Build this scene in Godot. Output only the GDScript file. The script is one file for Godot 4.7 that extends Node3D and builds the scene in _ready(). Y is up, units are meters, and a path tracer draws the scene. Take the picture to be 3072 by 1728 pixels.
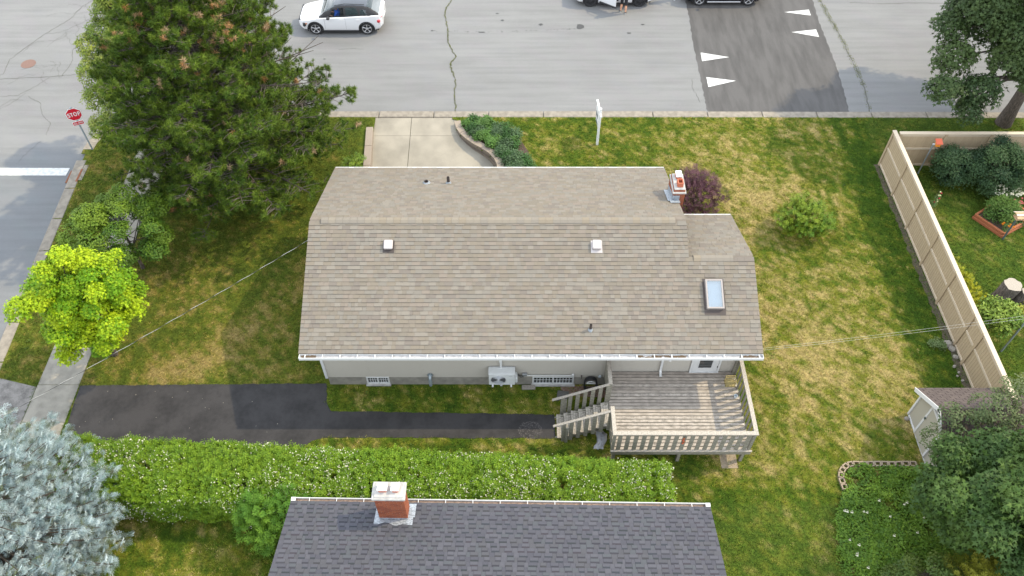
extends Node3D

# ---------------------------------------------------------------- mesh builder
class MB:
	var v := PackedVector3Array()
	var n := PackedVector3Array()
	var c := PackedColorArray()
	var col := Color(1, 1, 1)

	func tri(a: Vector3, b: Vector3, d: Vector3) -> void: # counter-clockwise from the front
		var nn := (b - a).cross(d - a).normalized()
		v.append(a); v.append(d); v.append(b)
		n.append(nn); n.append(nn); n.append(nn)
		c.append(col); c.append(col); c.append(col)

	func tris(a: Vector3, b: Vector3, d: Vector3, na: Vector3, nb: Vector3, nd: Vector3) -> void:
		v.append(a); v.append(d); v.append(b)
		n.append(na); n.append(nd); n.append(nb)
		c.append(col); c.append(col); c.append(col)

	func quad(a: Vector3, b: Vector3, d: Vector3, e: Vector3) -> void:
		tri(a, b, d); tri(a, d, e)

	func quad_out(a: Vector3, b: Vector3, d: Vector3, e: Vector3, o: Vector3) -> void:
		if (b - a).cross(d - a).dot((a + b + d + e) * 0.25 - o) < 0.0:
			quad(a, e, d, b)
		else:
			quad(a, b, d, e)

	func tri_out(a: Vector3, b: Vector3, d: Vector3, o: Vector3) -> void:
		if (b - a).cross(d - a).dot((a + b + d) / 3.0 - o) < 0.0:
			tri(a, d, b)
		else:
			tri(a, b, d)

	func box(at: Vector3, s: Vector3, q := Basis.IDENTITY) -> void:
		var h := s * 0.5
		var p := []
		for i in 8:
			p.append(at + q * Vector3(h.x if i & 1 else -h.x, h.y if i & 2 else -h.y, h.z if i & 4 else -h.z))
		for f in [[0, 4, 6, 2], [1, 3, 7, 5], [0, 1, 5, 4], [2, 6, 7, 3], [0, 2, 3, 1], [4, 5, 7, 6]]:
			quad_out(p[f[0]], p[f[1]], p[f[2]], p[f[3]], at)

	func span(a: Vector3, b: Vector3) -> void: # box between two corners
		box((a + b) * 0.5, (b - a).abs())

	func bevel(at: Vector3, s: Vector3, w: float, q := Basis.IDENTITY) -> void:
		var h := s * 0.5
		var f := func(sx, sy, sz, ax) -> Vector3:
			var p := Vector3(sx * (h.x - w), sy * (h.y - w), sz * (h.z - w))
			p[ax] = [sx, sy, sz][ax] * h[ax]
			return at + q * p
		for s1 in [-1, 1]:
			quad_out(f.call(s1, -1, -1, 0), f.call(s1, 1, -1, 0), f.call(s1, 1, 1, 0), f.call(s1, -1, 1, 0), at)
			quad_out(f.call(-1, s1, -1, 1), f.call(1, s1, -1, 1), f.call(1, s1, 1, 1), f.call(-1, s1, 1, 1), at)
			quad_out(f.call(-1, -1, s1, 2), f.call(1, -1, s1, 2), f.call(1, 1, s1, 2), f.call(-1, 1, s1, 2), at)
			for s2 in [-1, 1]:
				quad_out(f.call(s1, s2, -1, 0), f.call(s1, s2, 1, 0), f.call(s1, s2, 1, 1), f.call(s1, s2, -1, 1), at)
				quad_out(f.call(s1, -1, s2, 0), f.call(s1, 1, s2, 0), f.call(s1, 1, s2, 2), f.call(s1, -1, s2, 2), at)
				quad_out(f.call(-1, s1, s2, 1), f.call(1, s1, s2, 1), f.call(1, s1, s2, 2), f.call(-1, s1, s2, 2), at)
				for s3 in [-1, 1]:
					tri_out(f.call(s1, s2, s3, 0), f.call(s1, s2, s3, 1), f.call(s1, s2, s3, 2), at)

	func tube(path: Array, radii: Array, sides := 8, cap := true) -> void:
		var rings := []
		var nor := []
		var side := Vector3.ZERO
		for i in path.size():
			var d: Vector3 = (path[mini(i + 1, path.size() - 1)] - path[maxi(i - 1, 0)]).normalized()
			if side == Vector3.ZERO:
				side = d.cross(Vector3.RIGHT if absf(d.x) < 0.8 else Vector3.UP).normalized()
			side = (side - d * side.dot(d)).normalized()
			var up := d.cross(side)
			var r := PackedVector3Array()
			var m := PackedVector3Array()
			for k in sides + 1:
				var a := TAU * k / sides
				var w := side * cos(a) + up * sin(a)
				m.append(w)
				r.append(path[i] + w * float(radii[mini(i, radii.size() - 1)]))
			rings.append(r); nor.append(m)
		for i in path.size() - 1:
			for k in sides:
				tris(rings[i][k], rings[i][k + 1], rings[i + 1][k + 1], nor[i][k], nor[i][k + 1], nor[i + 1][k + 1])
				tris(rings[i][k], rings[i + 1][k + 1], rings[i + 1][k], nor[i][k], nor[i + 1][k + 1], nor[i + 1][k])
		if cap:
			for k in sides:
				tri(path[0], rings[0][k + 1], rings[0][k])
				tri(path[-1], rings[-1][k], rings[-1][k + 1])

	func lathe(prof: Array, seg: int, at: Vector3, q := Basis.IDENTITY) -> void: # prof: Vector2(radius, height)
		for i in prof.size() - 1:
			var p: Vector2 = prof[i]
			var r: Vector2 = prof[i + 1]
			var sl := Vector2(r.y - p.y, p.x - r.x).normalized()
			for k in seg:
				var a := TAU * k / seg
				var b := TAU * (k + 1) / seg
				var ca := Vector3(cos(a), 0, sin(a))
				var cb := Vector3(cos(b), 0, sin(b))
				var na := q * (ca * sl.x + Vector3.UP * sl.y)
				var nb := q * (cb * sl.x + Vector3.UP * sl.y)
				var p0 := at + q * (ca * p.x + Vector3.UP * p.y)
				var p1 := at + q * (cb * p.x + Vector3.UP * p.y)
				var p2 := at + q * (cb * r.x + Vector3.UP * r.y)
				var p3 := at + q * (ca * r.x + Vector3.UP * r.y)
				if r.x > 0.0001:
					tris(p0, p3, p2, na, na, nb)
				if p.x > 0.0001:
					tris(p0, p2, p1, na, nb, nb)

	func prism(poly: PackedVector2Array, y0: float, y1: float) -> void: # poly in x, z
		var ix := Geometry2D.triangulate_polygon(poly)
		for i in range(0, ix.size(), 3):
			var a := poly[ix[i]]
			var b := poly[ix[i + 1]]
			var d := poly[ix[i + 2]]
			if (b - a).cross(d - a) > 0.0:
				var t := b
				b = d
				d = t
			tri(Vector3(a.x, y1, a.y), Vector3(b.x, y1, b.y), Vector3(d.x, y1, d.y))
			if y1 > y0:
				tri(Vector3(a.x, y0, a.y), Vector3(d.x, y0, d.y), Vector3(b.x, y0, b.y))
		if y1 > y0:
			var cw := Geometry2D.is_polygon_clockwise(poly)
			for i in poly.size():
				var a := poly[i]
				var b := poly[(i + 1) % poly.size()]
				if cw:
					quad(Vector3(a.x, y0, a.y), Vector3(b.x, y0, b.y), Vector3(b.x, y1, b.y), Vector3(a.x, y1, a.y))
				else:
					quad(Vector3(b.x, y0, b.y), Vector3(a.x, y0, a.y), Vector3(a.x, y1, a.y), Vector3(b.x, y1, b.y))

	func ribbon(pts: Array, w: Array, y: float) -> void: # flat strip on the ground along Vector2 (x, z) points
		var l := []
		for i in pts.size():
			var d: Vector2 = (pts[mini(i + 1, pts.size() - 1)] - pts[maxi(i - 1, 0)]).normalized()
			var o: Vector2 = Vector2(-d.y, d.x) * float(w[mini(i, w.size() - 1)]) * 0.5
			l.append([pts[i] + o, pts[i] - o])
		for i in pts.size() - 1:
			var a: Vector2 = l[i][0]
			var b: Vector2 = l[i][1]
			var d: Vector2 = l[i + 1][1]
			var e: Vector2 = l[i + 1][0]
			quad_out(Vector3(a.x, y, a.y), Vector3(b.x, y, b.y), Vector3(d.x, y, d.y), Vector3(e.x, y, e.y), Vector3(a.x, y - 5, a.y))

	func grid(rows: Array, skip = null) -> void: # smooth surface over rows of points; skip[i][j] leaves a cell out
		var nr := []
		for i in rows.size():
			var m := PackedVector3Array()
			for j in rows[i].size():
				var du: Vector3 = rows[mini(i + 1, rows.size() - 1)][j] - rows[maxi(i - 1, 0)][j]
				var dv: Vector3 = rows[i][mini(j + 1, rows[i].size() - 1)] - rows[i][maxi(j - 1, 0)]
				m.append(dv.cross(du).normalized())
			nr.append(m)
		for i in rows.size() - 1:
			for j in rows[i].size() - 1:
				if skip != null and skip[i][j]:
					continue
				tris(rows[i][j], rows[i][j + 1], rows[i + 1][j + 1], nr[i][j], nr[i][j + 1], nr[i + 1][j + 1])
				tris(rows[i][j], rows[i + 1][j + 1], rows[i + 1][j], nr[i][j], nr[i + 1][j + 1], nr[i + 1][j])

	func mesh() -> ArrayMesh:
		var a := []
		a.resize(Mesh.ARRAY_MAX)
		a[Mesh.ARRAY_VERTEX] = v
		a[Mesh.ARRAY_NORMAL] = n
		a[Mesh.ARRAY_COLOR] = c
		var m := ArrayMesh.new()
		m.add_surface_from_arrays(Mesh.PRIMITIVE_TRIANGLES, a)
		return m

var rng := RandomNumberGenerator.new()
var names := {}
var tex := {}
var M := {}

func rf(a: float, b: float) -> float:
	return rng.randf_range(a, b)

# ---------------------------------------------------------------- scene nodes
func numbered(called: String) -> String:
	names[called] = names.get(called, -1) + 1
	return called if names[called] == 0 else "%s_%03d" % [called, names[called]]

func thing(called: String, label: String, category: String, at := Vector3.ZERO, turn := 0.0, group := "") -> Node3D:
	var o := Node3D.new()
	o.name = numbered(called)
	add_child(o)
	o.position = at
	o.rotation.y = turn
	tag(o, label, category, group)
	return o

func tag(o: Node3D, label: String, category := "", group := "", kind := "") -> Node3D:
	if label != "": o.set_meta("label", label)
	if category != "": o.set_meta("category", category)
	if group != "": o.set_meta("group", group)
	if kind != "": o.set_meta("kind", kind)
	return o

func put(called: String, what, material: Material, parent: Node3D = null, at := Vector3.ZERO) -> MeshInstance3D:
	var o := MeshInstance3D.new()
	o.mesh = what.mesh() if what is MB else what
	o.material_override = material
	if parent == null:
		o.name = numbered(called)
		add_child(o)
	else:
		o.name = called
		parent.add_child(o, true)
	o.position = at
	return o

func structure(called: String, what, material: Material) -> MeshInstance3D:
	var o := put(called, what, material)
	o.set_meta("kind", "structure")
	return o

func bx(called: String, a: Vector3, b: Vector3, material: Material, parent: Node3D, w := 0.0) -> MeshInstance3D:
	var m := MB.new()
	if w > 0.0:
		m.bevel((a + b) * 0.5, (b - a).abs(), w)
	else:
		m.span(a, b)
	return put(called, m, material, parent)

func many(called: String, shape: Mesh, material: Material, where: Array, tints: Array, parent: Node3D = null) -> MultiMeshInstance3D:
	var mm := MultiMesh.new()
	mm.transform_format = MultiMesh.TRANSFORM_3D
	mm.use_colors = true
	mm.mesh = shape
	mm.instance_count = where.size()
	for i in where.size():
		mm.set_instance_transform(i, where[i])
		mm.set_instance_color(i, tints[i])
	var o := MultiMeshInstance3D.new()
	o.multimesh = mm
	o.material_override = material
	o.set_meta("kind", "stuff")
	if parent == null:
		o.name = numbered(called)
		add_child(o)
	else:
		o.name = called
		parent.add_child(o, true)
	return o

# ---------------------------------------------------------------- textures and materials
func noise(kind: int, freq: float, sd: int, oct := 4) -> FastNoiseLite:
	var f := FastNoiseLite.new()
	f.noise_type = kind
	f.frequency = freq
	f.seed = sd
	f.fractal_octaves = oct
	if oct == 1:
		f.fractal_type = FastNoiseLite.FRACTAL_NONE
	return f

# a grey multiplier from layers of [noise, weight, stretch x, stretch y], mapped to lo..hi, plus speckle
func grey(size: int, layers: Array, lo: float, hi: float, speck := 0.0, gamma := 1.0, sd := 7) -> ImageTexture:
	rng.seed = sd
	var sums := PackedFloat32Array()
	sums.resize(size * size)
	for l in layers:
		var im: Image = l[0].get_seamless_image(size / int(l[2]), size / int(l[3]), false, false, 0.15, true)
		if im.get_format() != Image.FORMAT_L8:
			im.convert(Image.FORMAT_L8)
		if int(l[2]) > 1 or int(l[3]) > 1:
			im.resize(size, size, Image.INTERPOLATE_CUBIC)
		var d := im.get_data()
		var w: float = l[1]
		for i in size * size:
			sums[i] += w * d[i] / 255.0
	var out := PackedByteArray()
	out.resize(size * size * 3)
	for i in size * size:
		var t := pow(clampf(sums[i], 0.0, 1.0), gamma)
		var x := int(clampf((lerpf(lo, hi, t) + rng.randf_range(-speck, speck)) * 255.0, 0, 255))
		out[i * 3] = x
		out[i * 3 + 1] = x
		out[i * 3 + 2] = x
	return ImageTexture.create_from_image(Image.create_from_data(size, size, false, Image.FORMAT_RGB8, out))

func make_textures() -> void:
	var S := FastNoiseLite.TYPE_SIMPLEX_SMOOTH
	var C := FastNoiseLite.TYPE_CELLULAR
	tex.grain = grey(512, [[noise(S, 0.09, 3), 1.0, 1, 1]], 0.88, 1.0, 0.07)
	tex.speck = grey(512, [[noise(S, 0.3, 4, 2), 1.0, 1, 1]], 0.72, 1.15, 0.16)
	tex.blotch = grey(512, [[noise(S, 0.012, 5, 5), 1.0, 1, 1]], 0.84, 1.06, 0.015)
	tex.stain = grey(512, [[noise(S, 0.02, 15, 5), 0.7, 1, 1], [noise(S, 0.1, 16, 3), 0.3, 1, 1]], 0.66, 1.2, 0.03)
	tex.streak = grey(512, [[noise(S, 0.03, 8, 5), 0.6, 8, 1], [noise(S, 0.01, 9, 4), 0.4, 1, 1]], 0.91, 1.05, 0.02)
	tex.wood = grey(512, [[noise(S, 0.09, 21, 4), 0.75, 16, 1], [noise(S, 0.02, 22, 4), 0.25, 1, 1]], 0.68, 1.12, 0.04)
	tex.grass = grey(512, [[noise(S, 0.14, 31, 3), 0.6, 1, 1], [noise(S, 0.03, 32, 4), 0.4, 1, 1]], 0.30, 1.35, 0.2)
	tex.bark = grey(256, [[noise(C, 0.05, 41, 3), 0.6, 1, 4], [noise(S, 0.06, 42, 4), 0.4, 1, 1]], 0.35, 1.1, 0.08)

func mat(called: String, r: float, g: float, b: float, rough := 0.85, o := {}) -> StandardMaterial3D:
	var m := StandardMaterial3D.new()
	m.resource_name = called
	m.albedo_color = Color(r, g, b).linear_to_srgb()
	m.roughness = rough
	m.metallic = o.get("metal", 0.0)
	m.metallic_specular = o.get("spec", 0.4)
	if o.has("tex"):
		m.albedo_texture = tex[o.tex]
		m.uv1_triplanar = true
		m.uv1_world_triplanar = true
		m.uv1_triplanar_sharpness = 4.0
		var s = o.get("scale", 1.0)
		m.uv1_scale = s if s is Vector3 else Vector3.ONE * s
	if o.has("tex2"):
		m.detail_enabled = true
		m.detail_blend_mode = BaseMaterial3D.BLEND_MODE_MUL
		m.detail_albedo = tex[o.tex2]
		m.detail_uv_layer = BaseMaterial3D.DETAIL_UV_2
		m.uv2_triplanar = true
		m.uv2_world_triplanar = true
		var s2 = o.get("scale2", 0.2)
		m.uv2_scale = s2 if s2 is Vector3 else Vector3.ONE * s2
	if o.has("bump"):
		m.heightmap_enabled = true
		m.heightmap_texture = tex[o.get("bumptex", o.get("tex", "grain"))]
		m.heightmap_scale = o.bump
	if o.get("vc", false):
		m.vertex_color_use_as_albedo = true
	if o.has("back"):
		m.backlight_enabled = true
		m.backlight = o.back
	if o.has("coat"):
		m.clearcoat_enabled = true
		m.clearcoat = o.coat
		m.clearcoat_roughness = 0.05
	M[called] = m
	return m

func glass(called: String, r: float, g: float, b: float, a: float) -> void:
	var m := StandardMaterial3D.new()
	m.resource_name = called
	m.transparency = BaseMaterial3D.TRANSPARENCY_ALPHA
	var s := Color(r, g, b).linear_to_srgb()
	m.albedo_color = Color(s.r, s.g, s.b, a)
	m.roughness = 0.04
	M[called] = m

func make_materials() -> void:
	mat("road", 1, 1, 1, 0.9, {"tex": "grain", "scale": 0.9, "tex2": "streak", "scale2": Vector3(0.06, 0.12, 0.16), "vc": true})
	mat("asphalt", 0.038, 0.035, 0.035, 0.75, {"tex": "speck", "scale": 0.9, "tex2": "stain", "scale2": 0.09})
	mat("patch", 0.088, 0.084, 0.081, 0.9, {"tex": "grain", "scale": 0.9, "tex2": "blotch", "scale2": Vector3(0.3, 0.2, 0.06)})
	mat("crack", 0.085, 0.083, 0.072, 0.95, {"tex": "grain", "scale": 3.0})
	mat("oil", 0.045, 0.045, 0.045, 0.7)
	mat("paint", 0.56, 0.56, 0.54, 0.7, {"tex": "grain", "scale": 2.5, "tex2": "blotch", "scale2": 0.7})
	mat("kerb", 0.25, 0.22, 0.178, 0.9, {"tex": "grain", "scale": 0.8, "tex2": "blotch", "scale2": 0.5, "bump": 0.3})
	mat("concrete", 0.31, 0.28, 0.225, 0.88, {"tex": "grain", "scale": 0.9, "tex2": "blotch", "scale2": 0.11})
	mat("walk", 0.27, 0.25, 0.21, 0.88, {"tex": "grain", "scale": 0.9, "tex2": "blotch", "scale2": 0.3})
	mat("apron", 0.21, 0.195, 0.18, 0.9, {"tex": "grain", "scale": 0.9, "tex2": "stain", "scale2": 0.25})
	mat("lawn", 1, 1, 1, 0.95, {"tex": "grass", "scale": 0.55, "vc": true, "spec": 0.2})
	mat("blade", 1, 1, 1, 0.8, {"vc": true, "spec": 0.25})
	mat("leaf", 1, 1, 1, 0.6, {"vc": true, "spec": 0.35, "back": Color(0.62, 0.66, 0.3)})
	mat("needle", 1, 1, 1, 0.65, {"vc": true, "spec": 0.3, "back": Color(0.35, 0.37, 0.2)})
	mat("frost", 1, 1, 1, 0.7, {"vc": true, "spec": 0.3})
	mat("petal", 0.62, 0.6, 0.46, 0.7, {"back": Color(0.5, 0.5, 0.5), "vc": true})
	mat("bark", 0.16, 0.13, 0.105, 0.95, {"tex": "bark", "scale": 1.5, "bump": 2.0})
	mat("twig", 0.22, 0.185, 0.16, 0.95, {"tex": "bark", "scale": 3.0})
	mat("soil", 0.085, 0.058, 0.042, 1.0, {"tex": "stain", "scale": 1.4, "tex2": "grain", "scale2": 2.0, "bump": 3.0})
	mat("shingle", 1, 1, 1, 0.92, {"tex": "grain", "scale": 2.2, "vc": true, "spec": 0.25})
	mat("slate_band", 0.052, 0.053, 0.062, 0.92, {"tex": "grain", "scale": 2.2})
	mat("underlay", 0.13, 0.11, 0.09, 0.95)
	mat("ridge0", 0.205, 0.178, 0.14, 0.92, {"tex": "grain", "scale": 2.2})
	mat("ridge1", 0.2, 0.168, 0.125, 0.92, {"tex": "grain", "scale": 2.2})
	mat("ridge2", 0.19, 0.168, 0.138, 0.92, {"tex": "grain", "scale": 2.2})
	mat("white_trim", 0.53, 0.53, 0.52, 0.45)
	mat("gutter_in", 0.33, 0.33, 0.34, 0.5, {"tex": "stain", "scale": 0.6})
	mat("debris", 0.11, 0.075, 0.045, 1.0, {"tex": "grain", "scale": 6.0})
	mat("siding", 0.43, 0.4, 0.345, 0.7, {"tex": "grain", "scale": 0.6})
	mat("found", 0.3, 0.28, 0.24, 0.92, {"tex": "grain", "scale": 1.0, "tex2": "blotch", "scale2": 0.4})
	mat("dark", 0.02, 0.02, 0.022, 0.5)
	mat("black", 0.012, 0.012, 0.013, 0.55)
	mat("rubber", 0.022, 0.022, 0.023, 0.8)
	mat("grey_metal", 0.30, 0.31, 0.32, 0.45, {"metal": 0.5})
	mat("lead", 0.33, 0.36, 0.39, 0.5, {"metal": 0.35, "tex": "stain", "scale": 1.4})
	mat("vent_cap", 0.35, 0.32, 0.31, 0.55)
	mat("pipe_dark", 0.05, 0.04, 0.036, 0.7)
	mat("heat_pump", 0.52, 0.53, 0.52, 0.4)
	mat("pane_dark", 0.03, 0.036, 0.04, 0.06, {"spec": 0.7})
	mat("sky_tint_panel", 0.05, 0.09, 0.15, 0.8)  # blue of reflected sky painted into the skylight's inner panel
	glass("sky_pane", 0.6, 0.7, 0.75, 0.12)
	mat("sky_frame", 0.24, 0.215, 0.2, 0.5)
	mat("brick", 0.27, 0.082, 0.038, 0.9, {"tex": "grain", "scale": 5.0})
	mat("brick_b", 0.21, 0.06, 0.03, 0.9, {"tex": "grain", "scale": 5.0})
	mat("brick_old", 0.26, 0.088, 0.046, 0.95, {"tex": "grain", "scale": 5.0})
	mat("brick_oldb", 0.11, 0.05, 0.036, 0.95, {"tex": "grain", "scale": 5.0})
	mat("mortar", 0.42, 0.36, 0.3, 0.95)
	mat("cap_stone", 0.42, 0.405, 0.38, 0.85, {"tex": "grain", "scale": 1.5, "tex2": "blotch", "scale2": 0.8})
	mat("flue", 0.36, 0.11, 0.06, 0.9)
	mat("deck0", 0.43, 0.375, 0.315, 0.9, {"tex": "wood", "scale": Vector3(0.35, 2.5, 2.5), "tex2": "blotch", "scale2": 0.4})
	mat("deck1", 0.375, 0.325, 0.275, 0.9, {"tex": "wood", "scale": Vector3(0.3, 2.7, 2.7), "tex2": "blotch", "scale2": 0.5})
	mat("deck2", 0.47, 0.415, 0.355, 0.9, {"tex": "wood", "scale": Vector3(0.4, 2.2, 2.2), "tex2": "stain", "scale2": 0.5})
	mat("tread", 0.36, 0.325, 0.275, 0.9, {"tex": "wood", "scale": Vector3(2.5, 2.5, 0.4)})
	mat("rail_cap", 0.34, 0.305, 0.255, 0.85, {"tex": "stain", "scale": 1.6})
	mat("deck_stain", 0.26, 0.245, 0.195, 0.85, {"tex": "wood", "scale": Vector3(2.0, 0.4, 2.0)})
	mat("vinyl", 0.345, 0.268, 0.172, 0.6)
	mat("vinyl_b", 0.332, 0.256, 0.164, 0.6)
	mat("vinyl_cap", 0.43, 0.355, 0.26, 0.55)
	mat("block", 0.26, 0.215, 0.17, 0.95, {"tex": "grain", "scale": 2.0, "bump": 1.0})
	mat("block_dark", 0.19, 0.155, 0.13, 0.95, {"tex": "stain", "scale": 2.0, "bump": 2.0})
	mat("edging", 0.29, 0.23, 0.165, 0.95, {"tex": "grain", "scale": 2.0})
	mat("stone", 0.26, 0.235, 0.20, 0.95, {"tex": "stain", "scale": 2.0})
	mat("slab_grey", 0.12, 0.115, 0.105, 0.95, {"tex": "stain", "scale": 2.0})
	mat("car_white", 0.58, 0.58, 0.585, 0.25, {"coat": 1.0})
	mat("car_black", 0.010, 0.010, 0.014, 0.2, {"coat": 1.0})
	mat("car_roof", 0.03, 0.035, 0.045, 0.12, {"coat": 1.0})
	mat("car_trim", 0.025, 0.025, 0.027, 0.6)
	mat("rim_silver", 0.55, 0.55, 0.56, 0.3, {"metal": 0.7})
	mat("rim_dark", 0.03, 0.03, 0.032, 0.4)
	mat("tail_red", 0.42, 0.012, 0.02, 0.2, {"coat": 1.0})
	mat("amber", 0.40, 0.17, 0.09, 0.3)
	mat("sign_red", 0.52, 0.012, 0.028, 0.4)
	mat("sign_white", 0.66, 0.66, 0.65, 0.4)
	mat("sign_navy", 0.015, 0.05, 0.07, 0.4)
	mat("galv", 0.26, 0.30, 0.32, 0.5, {"metal": 0.5})
	mat("rust", 0.20, 0.075, 0.034, 0.9, {"tex": "stain", "scale": 3.0})
	mat("manhole", 0.17, 0.105, 0.085, 0.85, {"tex": "grain", "scale": 4.0})
	mat("shed_wall", 0.33, 0.31, 0.25, 0.8)
	mat("shed_roof", 0.105, 0.082, 0.073, 0.95, {"tex": "grain", "scale": 2.0, "tex2": "blotch", "scale2": 0.5})
	mat("shed_roof_b", 0.085, 0.066, 0.06, 0.95, {"tex": "grain", "scale": 2.0})
	mat("cedar", 0.34, 0.115, 0.05, 0.8, {"tex": "wood", "scale": 1.5})
	mat("wood_light", 0.46, 0.30, 0.17, 0.8, {"tex": "wood", "scale": 2.0})
	mat("bird_red", 0.42, 0.09, 0.045, 0.7)
	mat("bird_orange", 0.55, 0.19, 0.02, 0.7)
	mat("pole_green", 0.055, 0.075, 0.07, 0.6)
	mat("stump_bark", 0.20, 0.17, 0.145, 0.95, {"tex": "bark", "scale": 1.3, "bump": 3.0})
	mat("stump_top", 0.33, 0.29, 0.24, 0.95, {"tex": "stain", "scale": 3.0})
	mat("tarp", 0.33, 0.33, 0.34, 0.7)
	mat("wire_white", 0.42, 0.42, 0.4, 0.5)
	mat("wire_black", 0.02, 0.02, 0.02, 0.5)
	mat("cage", 0.33, 0.27, 0.12, 0.8)
	mat("pot", 0.45, 0.50, 0.53, 0.6)
	mat("mint", 0.24, 0.36, 0.30, 0.6)
	mat("person", 1, 1, 1, 0.7, {"vc": true})
	glass("car_glass", 0.05, 0.07, 0.075, 0.55)
	glass("side_glass", 0.03, 0.035, 0.04, 0.35)
	M.blade.albedo_color = Color(1, 1, 1)
# ---------------------------------------------------------------- ground
var n_big: FastNoiseLite
var n_mid: FastNoiseLite
var n_small: FastNoiseLite
var n_fine: FastNoiseLite
var n_warp: FastNoiseLite
const ASPHALT := [Vector2(-15.4, -15.4), Vector2(-6.62, -15.5), Vector2(-6.5, -14.7), Vector2(-6.3, -14.36), Vector2(1.47, -14.23), Vector2(1.49, -13.31), Vector2(-6.3, -13.34), Vector2(-6.8, -13.2), Vector2(-7.4, -12.7), Vector2(-15.25, -12.45)]
const WALL_CURVE := [Vector2(-2.55, -29.75), Vector2(-2.44, -29.3), Vector2(-2.22, -28.85), Vector2(-1.75, -28.33), Vector2(-1.28, -27.97), Vector2(-0.82, -27.53), Vector2(-0.54, -27.0), Vector2(-0.5, -26.4), Vector2(-0.5, -25.4), Vector2(-0.5, -24.2), Vector2(-0.5, -22.8)]
const BED := [Vector2(-2.3, -29.85), Vector2(-1.2, -29.75), Vector2(-0.25, -29.1), Vector2(0.4, -28.5), Vector2(0.75, -27.7), Vector2(0.8, -26.7), Vector2(0.8, -22.8), Vector2(-0.45, -22.8), Vector2(-0.45, -26.4), Vector2(-0.5, -27.0), Vector2(-0.78, -27.5), Vector2(-1.25, -27.93), Vector2(-1.7, -28.3), Vector2(-2.2, -28.85)]
const IVY := [Vector2(10.95, -11.6), Vector2(11.0, -12.0), Vector2(11.4, -12.2), Vector2(13.7, -12.15), Vector2(14.5, -10.6), Vector2(14.3, -8.4), Vector2(12.8, -7.2), Vector2(11.4, -7.0), Vector2(10.4, -7.9), Vector2(10.0, -9.2), Vector2(10.4, -10.6)]
var drive_poly := PackedVector2Array()
var asphalt_poly := PackedVector2Array(ASPHALT)
var bed_poly := PackedVector2Array(BED)
var ivy_poly := PackedVector2Array(IVY)

func kerb_x(z: float) -> float: # road face of the side street's kerb
	return -19.42 + (z + 27.0) * 0.046

func blob(x: float, z: float, cx: float, cz: float, rx: float, rz: float) -> float:
	var a := (x - cx) / rx
	var b := (z - cz) / rz
	return exp(-(a * a + b * b))

func seg_dist(p: Vector2, a: Vector2, b: Vector2) -> float:
	return p.distance_to(Geometry2D.get_closest_point_to_segment(p, a, b))

func dryness(x: float, z: float) -> float:
	var d := 0.36
	if x > 16.4:
		d = 0.10 + 0.25 * blob(x, z, 18.6, -18.2, 1.0, 1.5)
	elif x > 6.5 and z < -11.5:
		d = 0.41 + 0.38 * blob(x, z, 11.2, -18.6, 3.6, 5.0) + 0.22 * blob(x, z, 10.0, -25.5, 5.0, 3.0) + 0.2 * blob(x, z, 13.2, -29.0, 2.0, 0.9) + 0.06 * blob(x, z, 11.0, -14.6, 3.5, 1.4)
		d -= 0.55 * smoothstep(14.0, 15.6, x + 0.3 * n_mid.get_noise_2d(x * 3.0, z * 3.0))
		d -= 0.3 * blob(x, z, 11.3, -21.8, 1.7, 1.2)
		var streak := sin((x + 0.1 * z) * 9.0 + 7.0 * n_big.get_noise_2d(x * 0.7, z * 0.4)) * (0.5 + n_mid.get_noise_2d(x * 0.5, z * 0.5 + 20.0) * 1.5) * smoothstep(11.5, 12.5, x) * smoothstep(-21.0, -24.0, z)
		d -= 0.2 * streak
	elif z >= -11.5 and x > -7.0:
		d = 0.17 + 0.16 * blob(x, z, 9.0, -10.5, 2.0, 1.5)
	elif z < -22.5 and x > -3.0:
		d = 0.31 + 0.18 * blob(x, z, 6.0, -28.5, 2.5, 1.0) - 0.2 * blob(x, z, 8.7, -28.4, 1.3, 1.0)
	elif x < -6.0 and x > -15.5 and z < -15.3:
		var p := Vector2(x, z)
		var path := minf(seg_dist(p, Vector2(-7.6, -21.5), Vector2(-9.2, -18.6)), seg_dist(p, Vector2(-9.2, -18.6), Vector2(-12.5, -15.6)))
		d = 0.16 + 0.46 * exp(-path * path / 0.5) + 0.35 * blob(x, z, -11.0, -16.2, 2.2, 0.7) + 0.25 * blob(x, z, -13.0, -19.0, 2.0, 2.0)
	elif x < -15.5:
		d = 0.26
	elif z > -10.8:
		d = 0.22 + 0.3 * blob(x, z, -9.4, -8.6, 1.7, 1.0)
	elif z > -13.4:
		d = 0.30
	else:
		d = 0.28
	return d

func lawn_color(x: float, z: float) -> Color:
	var d := dryness(x, z)
	d += -0.05 + 0.28 * n_big.get_noise_2d(x, z) + 0.36 * n_mid.get_noise_2d(x, z) + 0.52 * n_small.get_noise_2d(x, z) + 0.55 * n_fine.get_noise_2d(x, z)
	var deep := Color(0.040, 0.080, 0.008)
	var lush := Color(0.080, 0.124, 0.013)
	var mix := Color(0.166, 0.172, 0.021)
	var straw := Color(0.365, 0.288, 0.116)
	var c: Color
	if d < 0.2:
		c = deep.lerp(lush, clampf((d + 0.25) / 0.45, 0, 1))
	elif d < 0.5:
		c = lush.lerp(mix, (d - 0.2) / 0.3)
	else:
		c = mix.lerp(straw, clampf((d - 0.5) / 0.4, 0, 1))
	if x > 16.4 or (x > 6.5 and z > -11.0):
		c = c.lerp(Color(0.075, 0.118, 0.022), 0.35)
	if x < -6.0 and z < -15.3:
		c = c.lerp(Color(0.125, 0.118, 0.024), 0.3)
	if x < -6.0 and z < -15.3 and d > 0.45: # orange-brown thatch in the corner lawn
		c = c.lerp(Color(0.26, 0.175, 0.06), 0.35)
	return c

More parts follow.
